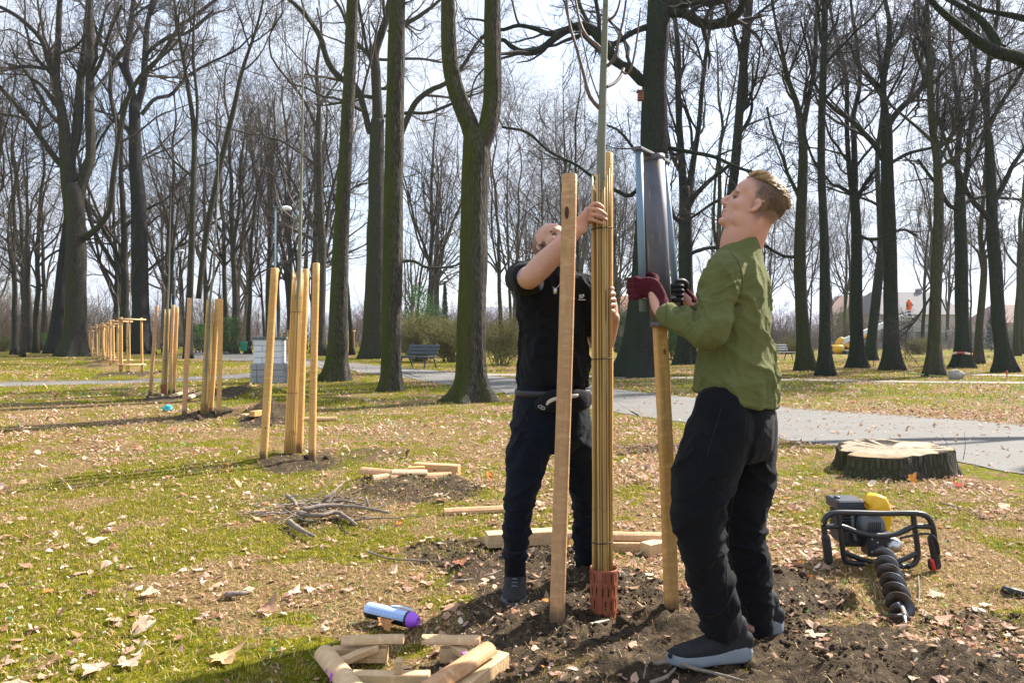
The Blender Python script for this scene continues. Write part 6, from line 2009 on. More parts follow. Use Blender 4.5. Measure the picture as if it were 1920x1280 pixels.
def head_add(mb, O, ax, s):
    f, l, u = ax
    B = np.stack([f, l, u], 1)
    def p(a, b, c):
        return O + s * (a * f + b * l + c * u)
    def e(c, r, n=20, m=14):
        mb.add(*ell(p(*c), np.array(r) * s, B, n, m))
    e((-0.012, 0, 0.045), (0.100, 0.076, 0.088), 28, 18)
    e((-0.045, 0, 0.015), (0.062, 0.064, 0.070))
    e((0.030, 0, -0.022), (0.064, 0.063, 0.085))
    e((0.046, 0, 0.045), (0.048, 0.060, 0.052))
    e((0.032, 0, -0.080), (0.054, 0.050, 0.036))
    e((0.072, 0, -0.098), (0.020, 0.024, 0.018))
    e((0.020, 0, -0.105), (0.050, 0.040, 0.022))
    e((0.082, 0, 0.018), (0.017, 0.050, 0.011))
    for sg in (-1, 1):
        e((0.050, 0.040 * sg, -0.022), (0.032, 0.024, 0.032))
        e((0.014, 0.047 * sg, -0.066), (0.045, 0.016, 0.040))
        mb.add(*rod([p(0.000, 0.071 * sg, -0.029), p(-0.005, 0.078 * sg, -0.022), p(-0.014, 0.083 * sg, -0.002), p(-0.011, 0.082 * sg, 0.010), p(-0.001, 0.078 * sg, 0.013), p(0.005, 0.073 * sg, 0.005)], [0.007 * s, 0.0065 * s, 0.0055 * s, 0.0055 * s, 0.005 * s, 0.0045 * s], 10, 24))
        mb.add(*rod([p(0.003, 0.070 * sg, -0.029), p(0.000, 0.075 * sg, -0.024)], [0.008 * s, 0.007 * s], 10, 6))
        mb.add(*ell(p(-0.005, 0.074 * sg, -0.009), np.array((0.012, 0.005, 0.022)) * s, B))
    mb.add(*rod([p(0.086, 0, 0.014), p(0.096, 0, -0.004), p(0.111, 0, -0.025), p(0.110, 0, -0.033)], [0.008 * s, 0.009 * s, 0.011 * s, 0.010 * s], 12, 14))
    for sg in (-1, 1):
        e((0.101, 0.011 * sg, -0.037), (0.011, 0.008, 0.008), 12, 8)
    e((0.086, 0, -0.060), (0.012, 0.024, 0.0075), 16, 8)
    e((0.083, 0, -0.075), (0.012, 0.021, 0.008), 16, 8)

def head_local(V, O, ax, s):
    f, l, u = ax
    q = (V - O) / s
    return q @ f, q @ l, q @ u

def head_dent(V, N, O, ax, s):
    a, b, c = head_local(V, O, ax, s)
    near = (np.abs(a) < 0.2) & (np.abs(b) < 0.12) & (np.abs(c) < 0.2)
    def dent(c0, r, depth, dirv):
        w = np.exp(-(((a - c0[0]) / r[0]) ** 2 + ((b - c0[1]) / r[1]) ** 2 + ((c - c0[2]) / r[2]) ** 2)) * near
        V[:] += (w * depth * s)[:, None] * dirv
    f, l, u = ax
    for sg in (-1, 1):
        dent((0.085, 0.031 * sg, -0.002), (0.017, 0.018, 0.011), 0.0075, -f)
        dent((0.001, 0.080 * sg, -0.010), (0.008, 0.014, 0.010), 0.008, -l * sg)
    dent((0.10, 0, -0.0675), (0.02, 0.026, 0.0035), 0.0045, -f)
    dent((0.09, 0, -0.088), (0.02, 0.02, 0.006), 0.004, -f)

def head_colour(K, V, O, ax, s, skin, hair_side, hair_line, beard=None, lip=(0.50, 0.20, 0.17)):
    a, b, c = head_local(V, O, ax, s)
    near = (np.abs(a) < 0.16) & (np.abs(b) < 0.105) & (c > -0.13) & (c < 0.17)
    n = 0.010 * vnoise(V * 60, 4)
    hl = hair_line(a, c, b) + n
    w = smooth(-0.018, 0.034, hl)[:, None] * near[:, None] * 1.0
    ear = ((np.abs(b) > 0.0725) & (a > -0.027) & (a < 0.02) & (c < 0.024) & (c > -0.05))[:, None]
    w = np.where(ear, 0, w)
    K = K * (1 - w) + np.array(hair_side) * w
    if beard is not None:
        jw = smooth(0.0, 0.016, (a - 0.0) + 0.012) * smooth(-0.040, -0.060, c + 0.30 * np.abs(b) - 0.012)
        jw = np.maximum(jw, smooth(-0.012, 0.002, 0.012 - np.abs(a - 0.012)) * smooth(0.055, 0.062, np.abs(b)) * smooth(0.02, 0.0, c))
        jw = (jw * near * (c > -0.128))[:, None]
        K = K * (1 - jw) + np.array(beard) * jw
    lw = (np.exp(-(((a - 0.100) / 0.013) ** 2 + (b / 0.022) ** 2 + ((c + 0.0675) / 0.011) ** 2)) * near)[:, None] * 0.8
    K = K * (1 - lw) + np.array(lip) * lw
    return K

def face_bits(person, O, ax, s, brow_mat):
    f, l, u = ax
    p = lambda a, b, c: O + s * (a * f + b * l + c * u)
    for sg in (-1, 1):
        ey = MB().add(*ell(p(0.0735, 0.031 * sg, -0.004), np.full(3, 0.0112 * s), np.stack([u, l, f], 1), 18, 12)).build('eye', MAT['eye'], person)
        MB().add(*ell(p(0.0836, 0.031 * sg, -0.003), np.array([0.0022, 0.0048, 0.0048]) * s, np.stack([f, l, u], 1), 12, 8)).build('iris', MAT['hair_dark'], ey)
        MB().add(*rod([p(0.094, 0.014 * sg, 0.016), p(0.093, 0.030 * sg, 0.021), p(0.080, 0.048 * sg, 0.015)], [(0.0042 * s, 0.0025 * s)] * 3, 8, 10, ref=u)).build('eyebrow', brow_mat, person)
        MB().add(*rod([p(0.081, 0.0175 * sg, -0.004), p(0.0875, 0.031 * sg, -0.0005), p(0.079, 0.044 * sg, -0.004)], [(0.0022 * s, 0.0014 * s)] * 3, 8, 10, ref=u)).build('eyelashes', MAT['hair_dark'], person)
MAT['lace'] = plain('grey lace', (0.16, 0.16, 0.165), 0.9)
a = NT('eyelid skin', 0.5, 0.3)
a.base((0.46, 0.25, 0.185))
MAT['lid'] = a.m

def hair_strands(person, O, ax, s, n, length, where, comb, mat, seed, w=0.0011, name='hair', rad=(0.103, 0.079, 0.091), cen=(-0.012, 0, 0.045), cols=None, lift=0.5):
    """strands rooted on the scalp, lying along the comb direction and lifted off the skin"""
    g = np.random.default_rng(seed)
    f, l, u = ax
    B = np.stack([f, l, u], 1)
    q = nrm(g.normal(size=(n * 5, 3)))
    loc = q * np.array(rad) * 0.985 + np.array(cen)
    ok = where(loc[:, 0], loc[:, 1], loc[:, 2], g)
    loc, q = loc[ok][:n], q[ok][:n]
    k = len(loc)
    nn = nrm(q / np.array(rad))
    c_ = comb(loc)
    c_ = c_ - (c_ * nn).sum(1, keepdims=True) * nn
    lf = lift(loc)[:, None] if callable(lift) else lift
    D = nrm(nn * lf + c_ + g.normal(0, 0.10, (k, 3)))
    L = length(loc) * g.uniform(0.75, 1.15, k)
    P = [loc]
    for t_ in range(4):
        P.append(P[-1] + D * (L / 4)[:, None])
        D = nrm(D - nn * 0.16 + c_ * 0.12 + g.normal(0, 0.05, (k, 3)))
    P = np.stack(P, 1) @ B.T * s + O
    R = np.repeat(np.array([[1, 1, 0.9, 0.7, 0.3]]), k, 0) * w * s
    V, Q = tubes(P, R, 3)
    col = None
    if cols is not None:
        t_ = np.clip(g.normal(0.5, 0.3, k) + 0.25 * vnoise(loc * 45, seed), 0, 1)[:, None]
        col = np.repeat(np.array(cols[0]) * (1 - t_) + np.array(cols[1]) * t_, 15, 0)
    return MB().add(V, Q, col=col).build(name, mat, person)

def folds(me, fn, it=1):
    V, N = get_vn(me)
    set_v(me, V + N * fn(V)[:, None])

def limb_folds(V, A_, B_, freq, amp, width=0.16, seed=0, slant=0.4):
    """wrinkles that run round the limb from A_ to B_, strongest near the middle of the span"""
    A_, B_ = np.asarray(A_), np.asarray(B_)
    t = nrm(B_ - A_)
    q = V - A_
    h = q @ t
    L = np.linalg.norm(B_ - A_)
    rad = np.linalg.norm(q - h[:, None] * t, axis=1)
    n = vnoise(V * 9, seed) * 1.6 + vnoise(V * 4, seed + 1) * 1.5
    w = np.exp(-((h / L - 0.5) / 0.45) ** 4) * np.exp(-(rad / width) ** 4)
    a_ = np.sin(h * freq + n * 2.2 + slant * 12 * (q[:, 0] - q[:, 1]))
    return amp * w * np.sign(a_) * np.abs(a_) ** 0.8 * (0.4 + 0.6 * np.abs(vnoise(V * 6, seed + 3)))

def crease(V, A_, B_, along, around, amp, seed, rmax=0.2, ends=0.5, power=3.0, slant=0.0):
    """sharp cloth creases on the span A_-B_: ridged noise stretched round the limb"""
    A_, B_ = np.asarray(A_, float), np.asarray(B_, float)
    L = np.linalg.norm(B_ - A_)
    t = (B_ - A_) / L
    q = V - A_
    h = q @ t
    pr = q - h[:, None] * t
    rad = np.linalg.norm(pr, axis=1)
    w = np.exp(-(np.abs(h / L - 0.5) / (0.5 + ends * 0.2)) ** 6) * np.exp(-(rad / rmax) ** 6)
    P = pr * around + t * ((h + slant * pr[:, :1].sum(1)) * along)[:, None]
    P = P + 0.55 * np.stack([vnoise(V * 7 + 11 * k, seed + k) for k in range(3)], -1)
    r1 = 1 - np.abs(vnoise(P, seed)) * 1.6
    r2 = 1 - np.abs(vnoise(P * 1.9 + 5, seed + 9)) * 1.6
    return amp * w * (np.clip(r1, 0, 1) ** power + 0.45 * np.clip(r2, 0, 1) ** power - 0.35)

from mathutils.bvhtree import BVHTree
def seam(o, pts, r, mat, name='seam', n=24):
    """a stitched line that follows the surface of a garment under the given photo points"""
    bv = BVHTree.FromPolygons([v.co[:] for v in o.data.vertices], [p.vertices[:] for p in o.data.polygons])
    D = catmull(np.array(pts, float), n)
    out = []
    for x, y in D:
        dr = Vector(((x - CX) / FP, 1.0, (HY - y) / FP)).normalized()
        hit = bv.ray_cast(Vector((0, 0, CH)), dr)
        if hit[0] is not None:
            out.append(np.array(hit[0]) + np.array(hit[1]) * 0.0005)
    out = np.array(out)
    if len(out) > 3:
        k = np.linalg.norm(np.diff(out, axis=0), axis=1)
        out = out[np.r_[True, k < 0.08]]
        MB().add(*tubes(out, np.full(len(out), r), 6)).build(name, mat, o)

def shoe(person, heel, toe, h_ankle, width, upper_mat, sole_mat, seed, flare=1.0, sole_h=0.032, lace_mat=None):
    heel, toe = np.asarray(heel, float), np.asarray(toe, float)
    x = toe - heel
    L = np.linalg.norm(x)
    x = nrm(x)
    y = np.cross([0, 0, 1.0], x)
    def p(a, b, c):
        return heel + x * a * L + y * b + np.array([0, 0, c])
    up = MB()
    rows = [(0.05, 0.030, 0.085), (0.14, 0.036, 0.098), (0.26, 0.038, 0.104), (0.38, 0.040, 0.092), (0.52, 0.043, 0.074), (0.68, 0.046, 0.056), (0.84, 0.041, 0.044), (0.955, 0.026, 0.032)]
    P = [p(a, 0, sole_h * 0.6 + h / 2) for a, w, h in rows]
    up.add(*rod(P, [(w * width, h / 2) for a, w, h in rows], 24, 40, ref=y, power=2.5))
    up.add(*rod([p(0.17, 0, 0.06), p(0.17, 0, h_ankle)], [(0.036 * width, 0.044), (0.040 * width, 0.046)], 20, 10, ref=y))
    laces = []
    for k in range(5):
        a_ = 0.36 + 0.085 * k
        hh = sole_h * 0.6 + np.interp(a_, [r[0] for r in rows], [r[2] for r in rows])
        laces.append(rod([p(a_, -0.027, hh - 0.013), p(a_ + 0.012, 0, hh + 0.003), p(a_ - 0.01, 0.027, hh - 0.013)], [0.003] * 3, 8, 10))
    me = remesh(up, 0.0045, 2, 0.6)
    sh = link('shoe', me, upper_mat, person)
    for q_ in laces:
        MB().add(*q_).build('lace', lace_mat or upper_mat, sh)
    n = 72
    th = np.arange(n) * TAU / n
    ax_ = 0.5 - 0.5 * np.cos(th)
    wd = np.interp(ax_, [0, 0.04, 0.12, 0.3, 0.45, 0.68, 0.85, 0.96, 1.0], [0.0, 0.024, 0.037, 0.037, 0.038, 0.050, 0.044, 0.024, 0.0]) * width
    sgn = np.where(th < math.pi, 1, -1)
    rings = []
    for z, k in ((0.0, 0.97), (0.006, 1.03), (sole_h * 0.5, 1.03), (sole_h * 0.85, 0.99), (sole_h, 0.94)):
        rip = 1 + 0.035 * np.sin(th * 34) * (1 if 0 < z < sole_h * 0.9 else 0)
        heelup = 0.016 * flare * np.exp(-(ax_ / 0.2) ** 2) * (z / sole_h) + 0.010 * smooth(0.8, 1.0, ax_) + 0.010 * flare * np.exp(-((ax_ - 0.26) / 0.12) ** 2) * (z / sole_h)
        xx = (ax_ - 0.5) * (1 + 0.02 * k) + 0.5 + (-0.025 * flare * np.exp(-(ax_ / 0.1) ** 2) * (1.03 - abs(z / sole_h - 0.4)))
        rings.append(heel + x * (xx * L)[:, None] + y * (wd * sgn * k * rip)[:, None] + np.stack([0 * th, 0 * th, z + heelup], -1))
    V, Q, T = loft(np.array(rings))
    MB().add(V, Q, T).build('sole', sole_mat, sh)
    return sh

# ---------------- the young man in the olive shirt
SK = np.array((0.58, 0.32, 0.245))
Fd, Ld = nrm(np.array([-0.88, 0.47, 0])), nrm(np.array([-0.47, -0.88, 0]))
pm = thing('person', 'young man in an olive long-sleeved shirt and black sweatpants looking up, gripping the post driver', 'person', (0.86, 2.92, 0))
O1, s1_ = W(1411, 389, 2.88), 0.99
ax1 = head_axes(math.pi - 0.13, math.radians(29))
f1, l1, u1_ = ax1
nb = W(1388, 470, 2.92)
shl = W(1378, 510, 2.92) + Ld * 0.160
shr = W(1376, 502, 2.92) - Ld * 0.165
el_l, wr_l = W(1331, 626, 2.70), W(1241, 585, 2.885)
el_r, wr_r = W(1352, 632, 3.20), W(1298, 572, 3.25)
tl_ = hl_t + (hl_b - hl_t) * ((560 - 283) / 323)
tr_ = hr_t + (hr_b - hr_t) * ((566 - 306) / 294)
hipL, kneeL, ankL = W(1352, 800, 2.80), W(1310, 965, 2.76), W(1349, 1178, 2.82)
hipR, kneeR, ankR = W(1402, 800, 3.02), W(1396, 965, 3.02), W(1416, 1150, 3.06)
mb = MB()
head_add(mb, O1, ax1, s1_)
mb.add(*rod([nb - [0, 0, 0.03], W(1384, 448, 2.90), O1 + s1_ * (-0.014 * f1 - 0.070 * u1_), O1 + s1_ * (-0.02 * f1 + 0.0 * u1_)], [0.080, 0.0655, 0.063, 0.055], 24, 20))
mb.add(*rod([nb + [0.02, 0, -0.01], O1 + s1_ * (-0.052 * f1 - 0.03 * u1_)], [0.055, 0.045], 16, 8))
mb.add(*rings_loft([(1380, 770, .14, .10), (1380, 700, .14, .105), (1377, 600, .15, .105), (1374, 530, .16, .105), (1378, 495, .15, .085), (1386, 468, .08, .06)], 2.92, Ld, Fd))
for sh_, e_, w_, hand in ((shl, el_l, wr_l, tl_ + np.array([0.03, -0.04, 0])), (shr, el_r, wr_r, tr_ + np.array([0.03, 0.04, 0]))):
    mb.add(*rod([sh_, (sh_ + e_) / 2, e_], [0.055, 0.046, 0.040], 16, 14))
    mb.add(*rod([e_, e_ * 0.65 + w_ * 0.35, w_, hand], [0.042, 0.043, 0.029, 0.02], 16, 16))
for h_, k_, a_ in ((hipL, kneeL, ankL), (hipR, kneeR, ankR)):
    mb.add(*rod([h_ + [0, 0, .05], h_, k_, (k_ * 0.6 + a_ * 0.4), a_, a_ - [0, 0, .04]], [0.09, 0.085, 0.055, 0.052, 0.038, 0.038], 16, 24))
me = remesh(mb, 0.0042, 6, 0.25)
V, N = get_vn(me)
head_dent(V, N, O1, ax1, s1_)
set_v(me, V)
K = np.repeat(SK[None], len(V), 0)
K = head_colour(K, V, O1, ax1, s1_, SK, (0.155, 0.108, 0.085), lambda a, c, b: np.where(a > -0.005, (c - (0.062 + 0.45 * np.maximum(a - 0.03, 0))) * 0.8 + smooth(0.055, 0.02, a) * 0.012, c + 0.036 - 0.55 * a * (a > -0.04) + 0.0) + np.where((a > -0.01) & (a < 0.022) & (c > -0.015), 0.03, 0))
ch = np.clip(((V[:, 2] - nb[2])) * 0, 0, 1)
K = K * (1 + 0.06 * vnoise(V * 35, 5))[:, None]
set_col(me, np.clip(K, 0, 1))
link('body', me, MAT['skin'], pm)
face_bits(pm, O1, ax1, s1_, MAT['brow_blond'])
back = lambda p: np.c_[np.full(len(p), -1.0), p[:, 1] * 3, np.full(len(p), 0.15)]
hcol = ((0.13, 0.078, 0.036), (0.52, 0.345, 0.175))
hair_strands(pm, O1, ax1, s1_, 4200, lambda p: np.clip(0.026 + 0.10 * np.maximum(p[:, 0], -0.05), 0.016, 0.034), lambda a, b, c, g_: (c > 0.094 + 0.42 * np.minimum(a + 0.03, 0) + g_.normal(0, 0.005, len(a)) + 0.22 * np.maximum(a - 0.05, 0)) & (a < 0.084),
             back, MAT['hair_blond'], 3, 0.0012, cols=hcol, lift=lambda p: 0.30 + 6.0 * np.maximum(p[:, 0], 0))
hair_strands(pm, O1, ax1, s1_, 1800, lambda p: np.full(len(p), 0.011), lambda a, b, c, g_: (a < -0.04) & (c > 0.012 + g_.normal(0, 0.010, len(a))) & (c < 0.11), lambda p: np.c_[np.full(len(p), -0.3), p[:, 1] * 0, np.full(len(p), -1.0)], MAT['hair_blond'], 4, 0.0010, cols=((0.09, 0.06, 0.042), (0.26, 0.165, 0.09)), lift=0.35)
hair_strands(pm, O1, ax1, s1_, 1500, lambda p: np.full(len(p), 0.006), lambda a, b, c, g_: (a < 0.018) & (c > 0.035 + g_.normal(0, 0.012, len(a))) & (np.abs(b) > 0.03), lambda p: np.c_[np.full(len(p), -0.6), p[:, 1] * 0, np.full(len(p), -1.0)], MAT['hair_blond'], 14, 0.0008, cols=((0.08, 0.055, 0.042), (0.20, 0.13, 0.08)), lift=0.25)
# shirt
sb = MB()
sb.add(*rings_loft([(1380, 745, .196, .153, .26), (1380, 728, .197, .155, .22), (1379, 700, .192, .150, .1), (1380, 645, .176, .134), (1378, 585, .176, .128), (1377, 535, .180, .124), (1381, 506, .165, .106), (1385, 483, .126, .090), (1386, 461, .089, .081, -.22), (1387, 451, .073, .072, -.42)], 2.92, Ld, Fd, 48))
sb.add(*rod([shl + Ld * -0.05 + [0, 0, 0.0], shl + Ld * 0.012 + [0, 0, -0.01], shl * 0.5 + el_l * 0.5 + [-.004, 0, 0], el_l, el_l * 0.62 + wr_l * 0.38, el_l * 0.26 + wr_l * 0.74, el_l * 0.14 + wr_l * 0.86], [0.066, 0.069, 0.0645, 0.060, 0.056, 0.048, 0.045], 24, 40))
sb.add(*rod([shr, shr * 0.5 + el_r * 0.5, el_r, el_r * 0.6 + wr_r * 0.4, el_r * 0.2 + wr_r * 0.8], [0.074, 0.066, 0.060, 0.055, 0.044], 20, 30))
me = remesh(sb, 0.0065, 5)
mid_l = shl * 0.5 + el_l * 0.5
def shirt_fold(V):
    r = crease(V, shl * 0.45 + el_l * 0.55, el_l * 0.45 + wr_l * 0.55, 26, 9, 0.017, 3, 0.12)
    r = r + crease(V, shl * 1.1 - el_l * 0.1, el_l, 16, 8, 0.010, 6, 0.11, slant=0.8)
    c0_ = W(1380, 755, 2.92)
    up_ = W(1376, 500, 2.92)
    nearm = np.exp(-(np.linalg.norm(V - el_l, axis=1) / 0.13) ** 2)
    r = r + (1 - nearm) * (crease(V, c0_, up_, 5, 11, 0.015, 9, 0.32) + crease(V, W(1365, 720, 2.9), W(1365, 600, 2.9), 13, 6, 0.013, 12, 0.28, slant=0.6))
    q = V - W(1380, 745, 2.92)
    hem = np.exp(-((q[:, 2] - 0.26 * (q @ Fd) - 0.024) / 0.005) ** 2) * (np.abs(V[:, 2] - 1.1) < 0.16)
    return r - 0.0028 * hem
folds(me, shirt_fold)
shirt_o = link('shirt', me, MAT['olive'], pm)
MAT['olive_seam'] = plain('olive seam', (0.085, 0.09, 0.035), 0.9)
seam(shirt_o, [(1368, 470), (1384, 492), (1392, 520), (1388, 552), (1376, 580)], 0.0022, MAT['olive_seam'], 'armhole_seam')
seam(shirt_o, [(1252, 566), (1249, 585), (1249, 604)], 0.003, MAT['olive_seam'], 'cuff_seam')
th = np.linspace(0, TAU, 30)
cp = np.array([W(1387, 451, 2.92) + [0, 0, .002 - .42 * .072 * math.sin(q)] + Ld * 0.072 * math.cos(q) + Fd * 0.071 * math.sin(q) for q in th])
V, Q = tubes(cp, np.full(30, 0.006), 8)
MB().add(V, Q).build('collar', MAT['olive'], shirt_o)
# trousers
tb = MB()
tb.add(*rings_loft([(1382, 690, .165, .13), (1379, 740, .176, .136), (1377, 790, .184, .147), (1377, 835, .17, .14), (1376, 862, .10, .10)], 2.92, Ld, Fd, 40))
tb.add(*rod([hipL + [0, 0, .06], hipL, W(1324, 880, 2.78), kneeL, W(1322, 1050, 2.77), W(1342, 1120, 2.80), W(1350, 1168, 2.82)], [.105, .118, .118, .097, .084, .082, .074], 28, 50))
tb.add(*rod([hipR + [0, 0, .06], hipR, W(1403, 880, 3.03), kneeR, W(1402, 1050, 3.03), W(1412, 1105, 3.05), W(1417, 1140, 3.06)], [.105, .118, .108, .09, .081, .078, .068], 28, 50))
me = remesh(tb, 0.0075, 5)
def pant_fold(V):
    r = crease(V, kneeL, ankL + [0, 0, -.02], 13, 5, 0.015, 3, 0.17, slant=0.5) + crease(V, kneeR, ankR + [0, 0, -.02], 13, 5, 0.014, 5, 0.17, slant=-0.5)
    r += crease(V, W(1350, 780, 2.82), kneeL, 7, 5, 0.012, 7, 0.2, slant=0.9) + crease(V, W(1404, 780, 3.0), kneeR, 7, 5, 0.012, 8, 0.2, slant=-0.9)
    return r
folds(me, pant_fold)
sw = link('sweatpants', me, MAT['black_fleece'], pm)
MAT['seam_dark'] = plain('dark seam thread', (0.018, 0.018, 0.022), 0.8)
seam(sw, [(1352, 765), (1342, 800), (1330, 838), (1326, 858)], 0.0013, MAT['seam_dark'], 'pocket_seam')
seam(sw, [(1400, 778), (1392, 860), (1372, 950), (1362, 1060), (1366, 1150)], 0.0016, MAT['seam_dark'])
shoe(pm, [0.905, 2.845, 0.004], [0.578, 2.785, 0.004], 0.135, 1.0, MAT['shoe_black'], MAT['sole_grey'], 1, 1.3, 0.038)
shoe(pm, [1.115, 3.095, 0.004], [0.815, 3.155, 0.004], 0.135, 1.0, MAT['shoe_black'], MAT['sole_grey'], 2, 1.3, 0.038)
MB().add(*rod([W(1352, 1162, 2.82), W(1355, 1196, 2.83)], [.045, .046], 16, 6)).build('sock', MAT['black_cotton'], pm)
MB().add(*rod([W(1418, 1130, 3.05), W(1428, 1172, 3.06)], [.052, .050], 16, 6)).build('sock', MAT['black_cotton'], pm)
# gloves
def glove(T_, wr, sy, name_fing_mat, s=1.2, cuffdir=None):
    """hand closed round a near vertical tube at T_; sy=-1: back of the hand towards the camera, +1: fingers towards the camera"""
    p = lambda x, y, z: T_ + s * np.array([x, y * -sy * -1, z])
    q = lambda x, y, z: T_ + s * np.array([x, sy * y, z])
    pb = MB()
    pb.add(*rod([wr, wr * 0.55 + q(0.045, 0.040, -0.012) * 0.45, q(0.020, 0.042, -0.002), q(-0.022, 0.036, 0.0)], [(0.033, 0.027), (0.037, 0.024), (0.044, 0.019), (0.040, 0.015)], 20, 22, ref=(0, 0, 1)))
    fb = MB()
    for k, z in enumerate((0.0265, 0.009, -0.009, -0.0265)):
        ln = (0.95, 1.0, 0.97, 0.85)[k]
        fb.add(*rod([q(-0.020, 0.034, z), q(-0.040 * ln, 0.022, z * 1.02), q(-0.043 * ln, -0.004, z * 1.02), q(-0.028 * ln, -0.026, z), q(-0.002, -0.032, z), q(0.020 * ln, -0.024, z)], [0.0115, 0.0115, 0.0108, 0.0102, 0.0095, 0.0085], 12, 26))
        pb.add(*ell(q(-0.026, 0.036, z), np.full(3, 0.0125) * s, None, 12, 8))
    fb.add(*rod([q(0.036, 0.030, 0.018), q(0.040, 0.006, 0.036), q(0.022, -0.014, 0.046), q(0.000, -0.026, 0.044)], [0.0145, 0.013, 0.012, 0.0095], 12, 16))
    if name_fing_mat is MAT['maroon']:
        pb.V += fb.V
        pb.Q += [q_ + pb.n for q_ in fb.Q]
        pb.T += [q_ + pb.n for q_ in fb.T]
        pb.n += fb.n
        g_ = link('glove', remesh(pb, 0.0045, 6), MAT['maroon'], pm)
    else:
        g_ = link('glove', remesh(pb, 0.004, 3), MAT['maroon'], pm)
        link('glove_fingers', remesh(fb, 0.0038, 2), name_fing_mat, g_)
    V, Q = tubes(np.array([wr + 0.0 + 0.036 * np.array([0.35 * math.cos(a_), 0.9 * math.cos(a_) * 0.6, math.sin(a_)]) for a_ in np.linspace(0, TAU, 20)]), np.full(20, 0.004), 6)
    return g_
glove(tl_, el_l * 0.05 + wr_l * 0.95, -1, MAT['maroon'], 1.3)
glove(tr_, wr_r, 1, MAT['glove_black'], 1.15)

# ---------------- the man in the black T-shirt
SK2 = np.array((0.54, 0.315, 0.225))
Fb = nrm(np.array([0.25, -0.97, 0]))
Lb = np.array([-Fb[1], Fb[0], 0])
pb_ = thing('person', 'bearded man in black T-shirt and navy joggers, one bare arm raised to the reed mat', 'person', (0.17, 3.55, 0))
O2, s2_ = W(1037, 463, 3.55), 0.98
ax2 = head_axes(math.radians(-60), math.radians(42))
f2, l2, u2 = ax2
sR, eR, wR = W(979, 523, 3.47), W(995, 520, 3.20), W(1079, 434, 3.20)
sL, eL, wL = W(1093, 545, 3.50), W(1128, 655, 3.58), W(1150, 596, 3.375)
h2L, k2L, a2L = W(1072, 800, 3.57), W(1097, 940, 3.70), W(1098, 1055, 3.84)
h2R, k2R, a2R = W(1000, 800, 3.50), W(975, 940, 3.44), W(966, 1050, 3.55)
mb = MB()
head_add(mb, O2, ax2, s2_)
mb.add(*rod([W(1036, 512, 3.55), W(1035, 500, 3.56), O2 + (-0.03 * f2 - 0.06 * u2), O2 - 0.02 * f2], [0.085, 0.066, 0.06, 0.05], 24, 20))
mb.add(*rings_loft([(1036, 750, .13, .10), (1037, 680, .135, .10), (1036, 600, .14, .10), (1034, 550, .15, .10), (1034, 520, .145, .085), (1036, 503, .08, .065)], 3.53, Lb, Fb))
mb.add(*rod([sR, sR * 0.5 + eR * 0.5, eR], [0.060, 0.056, 0.048], 18, 14))
mb.add(*rod([eR, eR * 0.7 + wR * 0.3, eR * 0.3 + wR * 0.7, wR], [0.049, 0.052, 0.040, 0.0315], 18, 18))
mb.add(*rod([sL, sL * 0.5 + eL * 0.5, eL], [0.060, 0.050, 0.043], 18, 14))
mb.add(*rod([eL, eL * 0.65 + wL * 0.35, wL], [0.044, 0.046, 0.030], 18, 14))
for h_, k_, a_ in ((h2L, k2L, a2L), (h2R, k2R, a2R)):
    mb.add(*rod([h_ + [0, 0, .05], h_, k_, (k_ * 0.6 + a_ * 0.4), a_, a_ - [0, 0, .05]], [0.085, 0.08, 0.052, 0.048, 0.037, 0.036], 16, 24))
# raised right hand: palm and five fingers across the reeds
kn = [W(1108, 387, 3.243), W(1107, 396, 3.232), W(1104.5, 405, 3.228), W(1102, 413, 3.232)]
mb.add(*rod([wR, W(1092, 418, 3.205), W(1103, 400, 3.236)], [(0.031, 0.022), (0.040, 0.018), (0.039, 0.012)], 18, 14, ref=W(1108, 386, 3.2) - W(1102, 415, 3.2)))
fing = [[(1114, 382, 3.215), (1122, 383, 3.212), (1131, 390, 3.226)], [(1114, 392, 3.206), (1124, 395, 3.204), (1136, 403, 3.226)], [(1112, 402.5, 3.206), (1124, 405.5, 3.205), (1137, 412.5, 3.23)], [(1109, 412, 3.21), (1119, 415, 3.208), (1131, 420, 3.222)]]
for k, fg in enumerate(fing):
    r0 = (0.0092, 0.0096, 0.0092, 0.0082)[k]
    mb.add(*rod([wR * 0.35 + kn[k] * 0.65, kn[k]] + [W(*q) for q in fg], [r0 * 1.05, r0 * 1.12, r0, r0 * 0.97, r0 * 0.84], 14, 30))
mb.add(*rod([W(1090, 424, 3.215), W(1098, 420, 3.245), W(1108, 414, 3.285), W(1112, 404, 3.325)], [0.014, 0.013, 0.0115, 0.0095], 14, 18))
# left hand holding the mat from behind, finger ends showing on its right side
mb.add(*rod([wL, W(1148, 578, 3.365), W(1143, 562, 3.352)], [(0.030, 0.022), (0.038, 0.017), (0.036, 0.014)], 16, 12, ref=(0.3, 0.3, 1)))
for k, (px, py) in enumerate([(1146, 541), (1148.5, 551), (1149.5, 561.5), (1149, 572)]):
    mb.add(*rod([W(px - 1, py + 6, 3.365), W(px + 2.5, py + 1, 3.335), W(px + 1, py - 1, 3.30), W(px - 5, py, 3.272)], [0.0098, 0.0098, 0.0092, 0.0082], 14, 18))
mb.add(*rod([W(1146, 580, 3.345), W(1149, 584, 3.31), W(1146, 583, 3.28)], [0.0125, 0.0115, 0.0095], 14, 12))
me = remesh(mb, 0.0036, 4, 0.25)
V, N = get_vn(me)
head_dent(V, N, O2, ax2, s2_)
set_v(me, V)
K = np.repeat(SK2[None], len(V), 0)
K = head_colour(K, V, O2, ax2, s2_, SK2, (0.20, 0.135, 0.105), lambda a, c, b: np.where(a > -0.005, (c - (0.075 + 0.35 * np.maximum(a - 0.02, 0))), c + 0.03), (0.022, 0.015, 0.012))
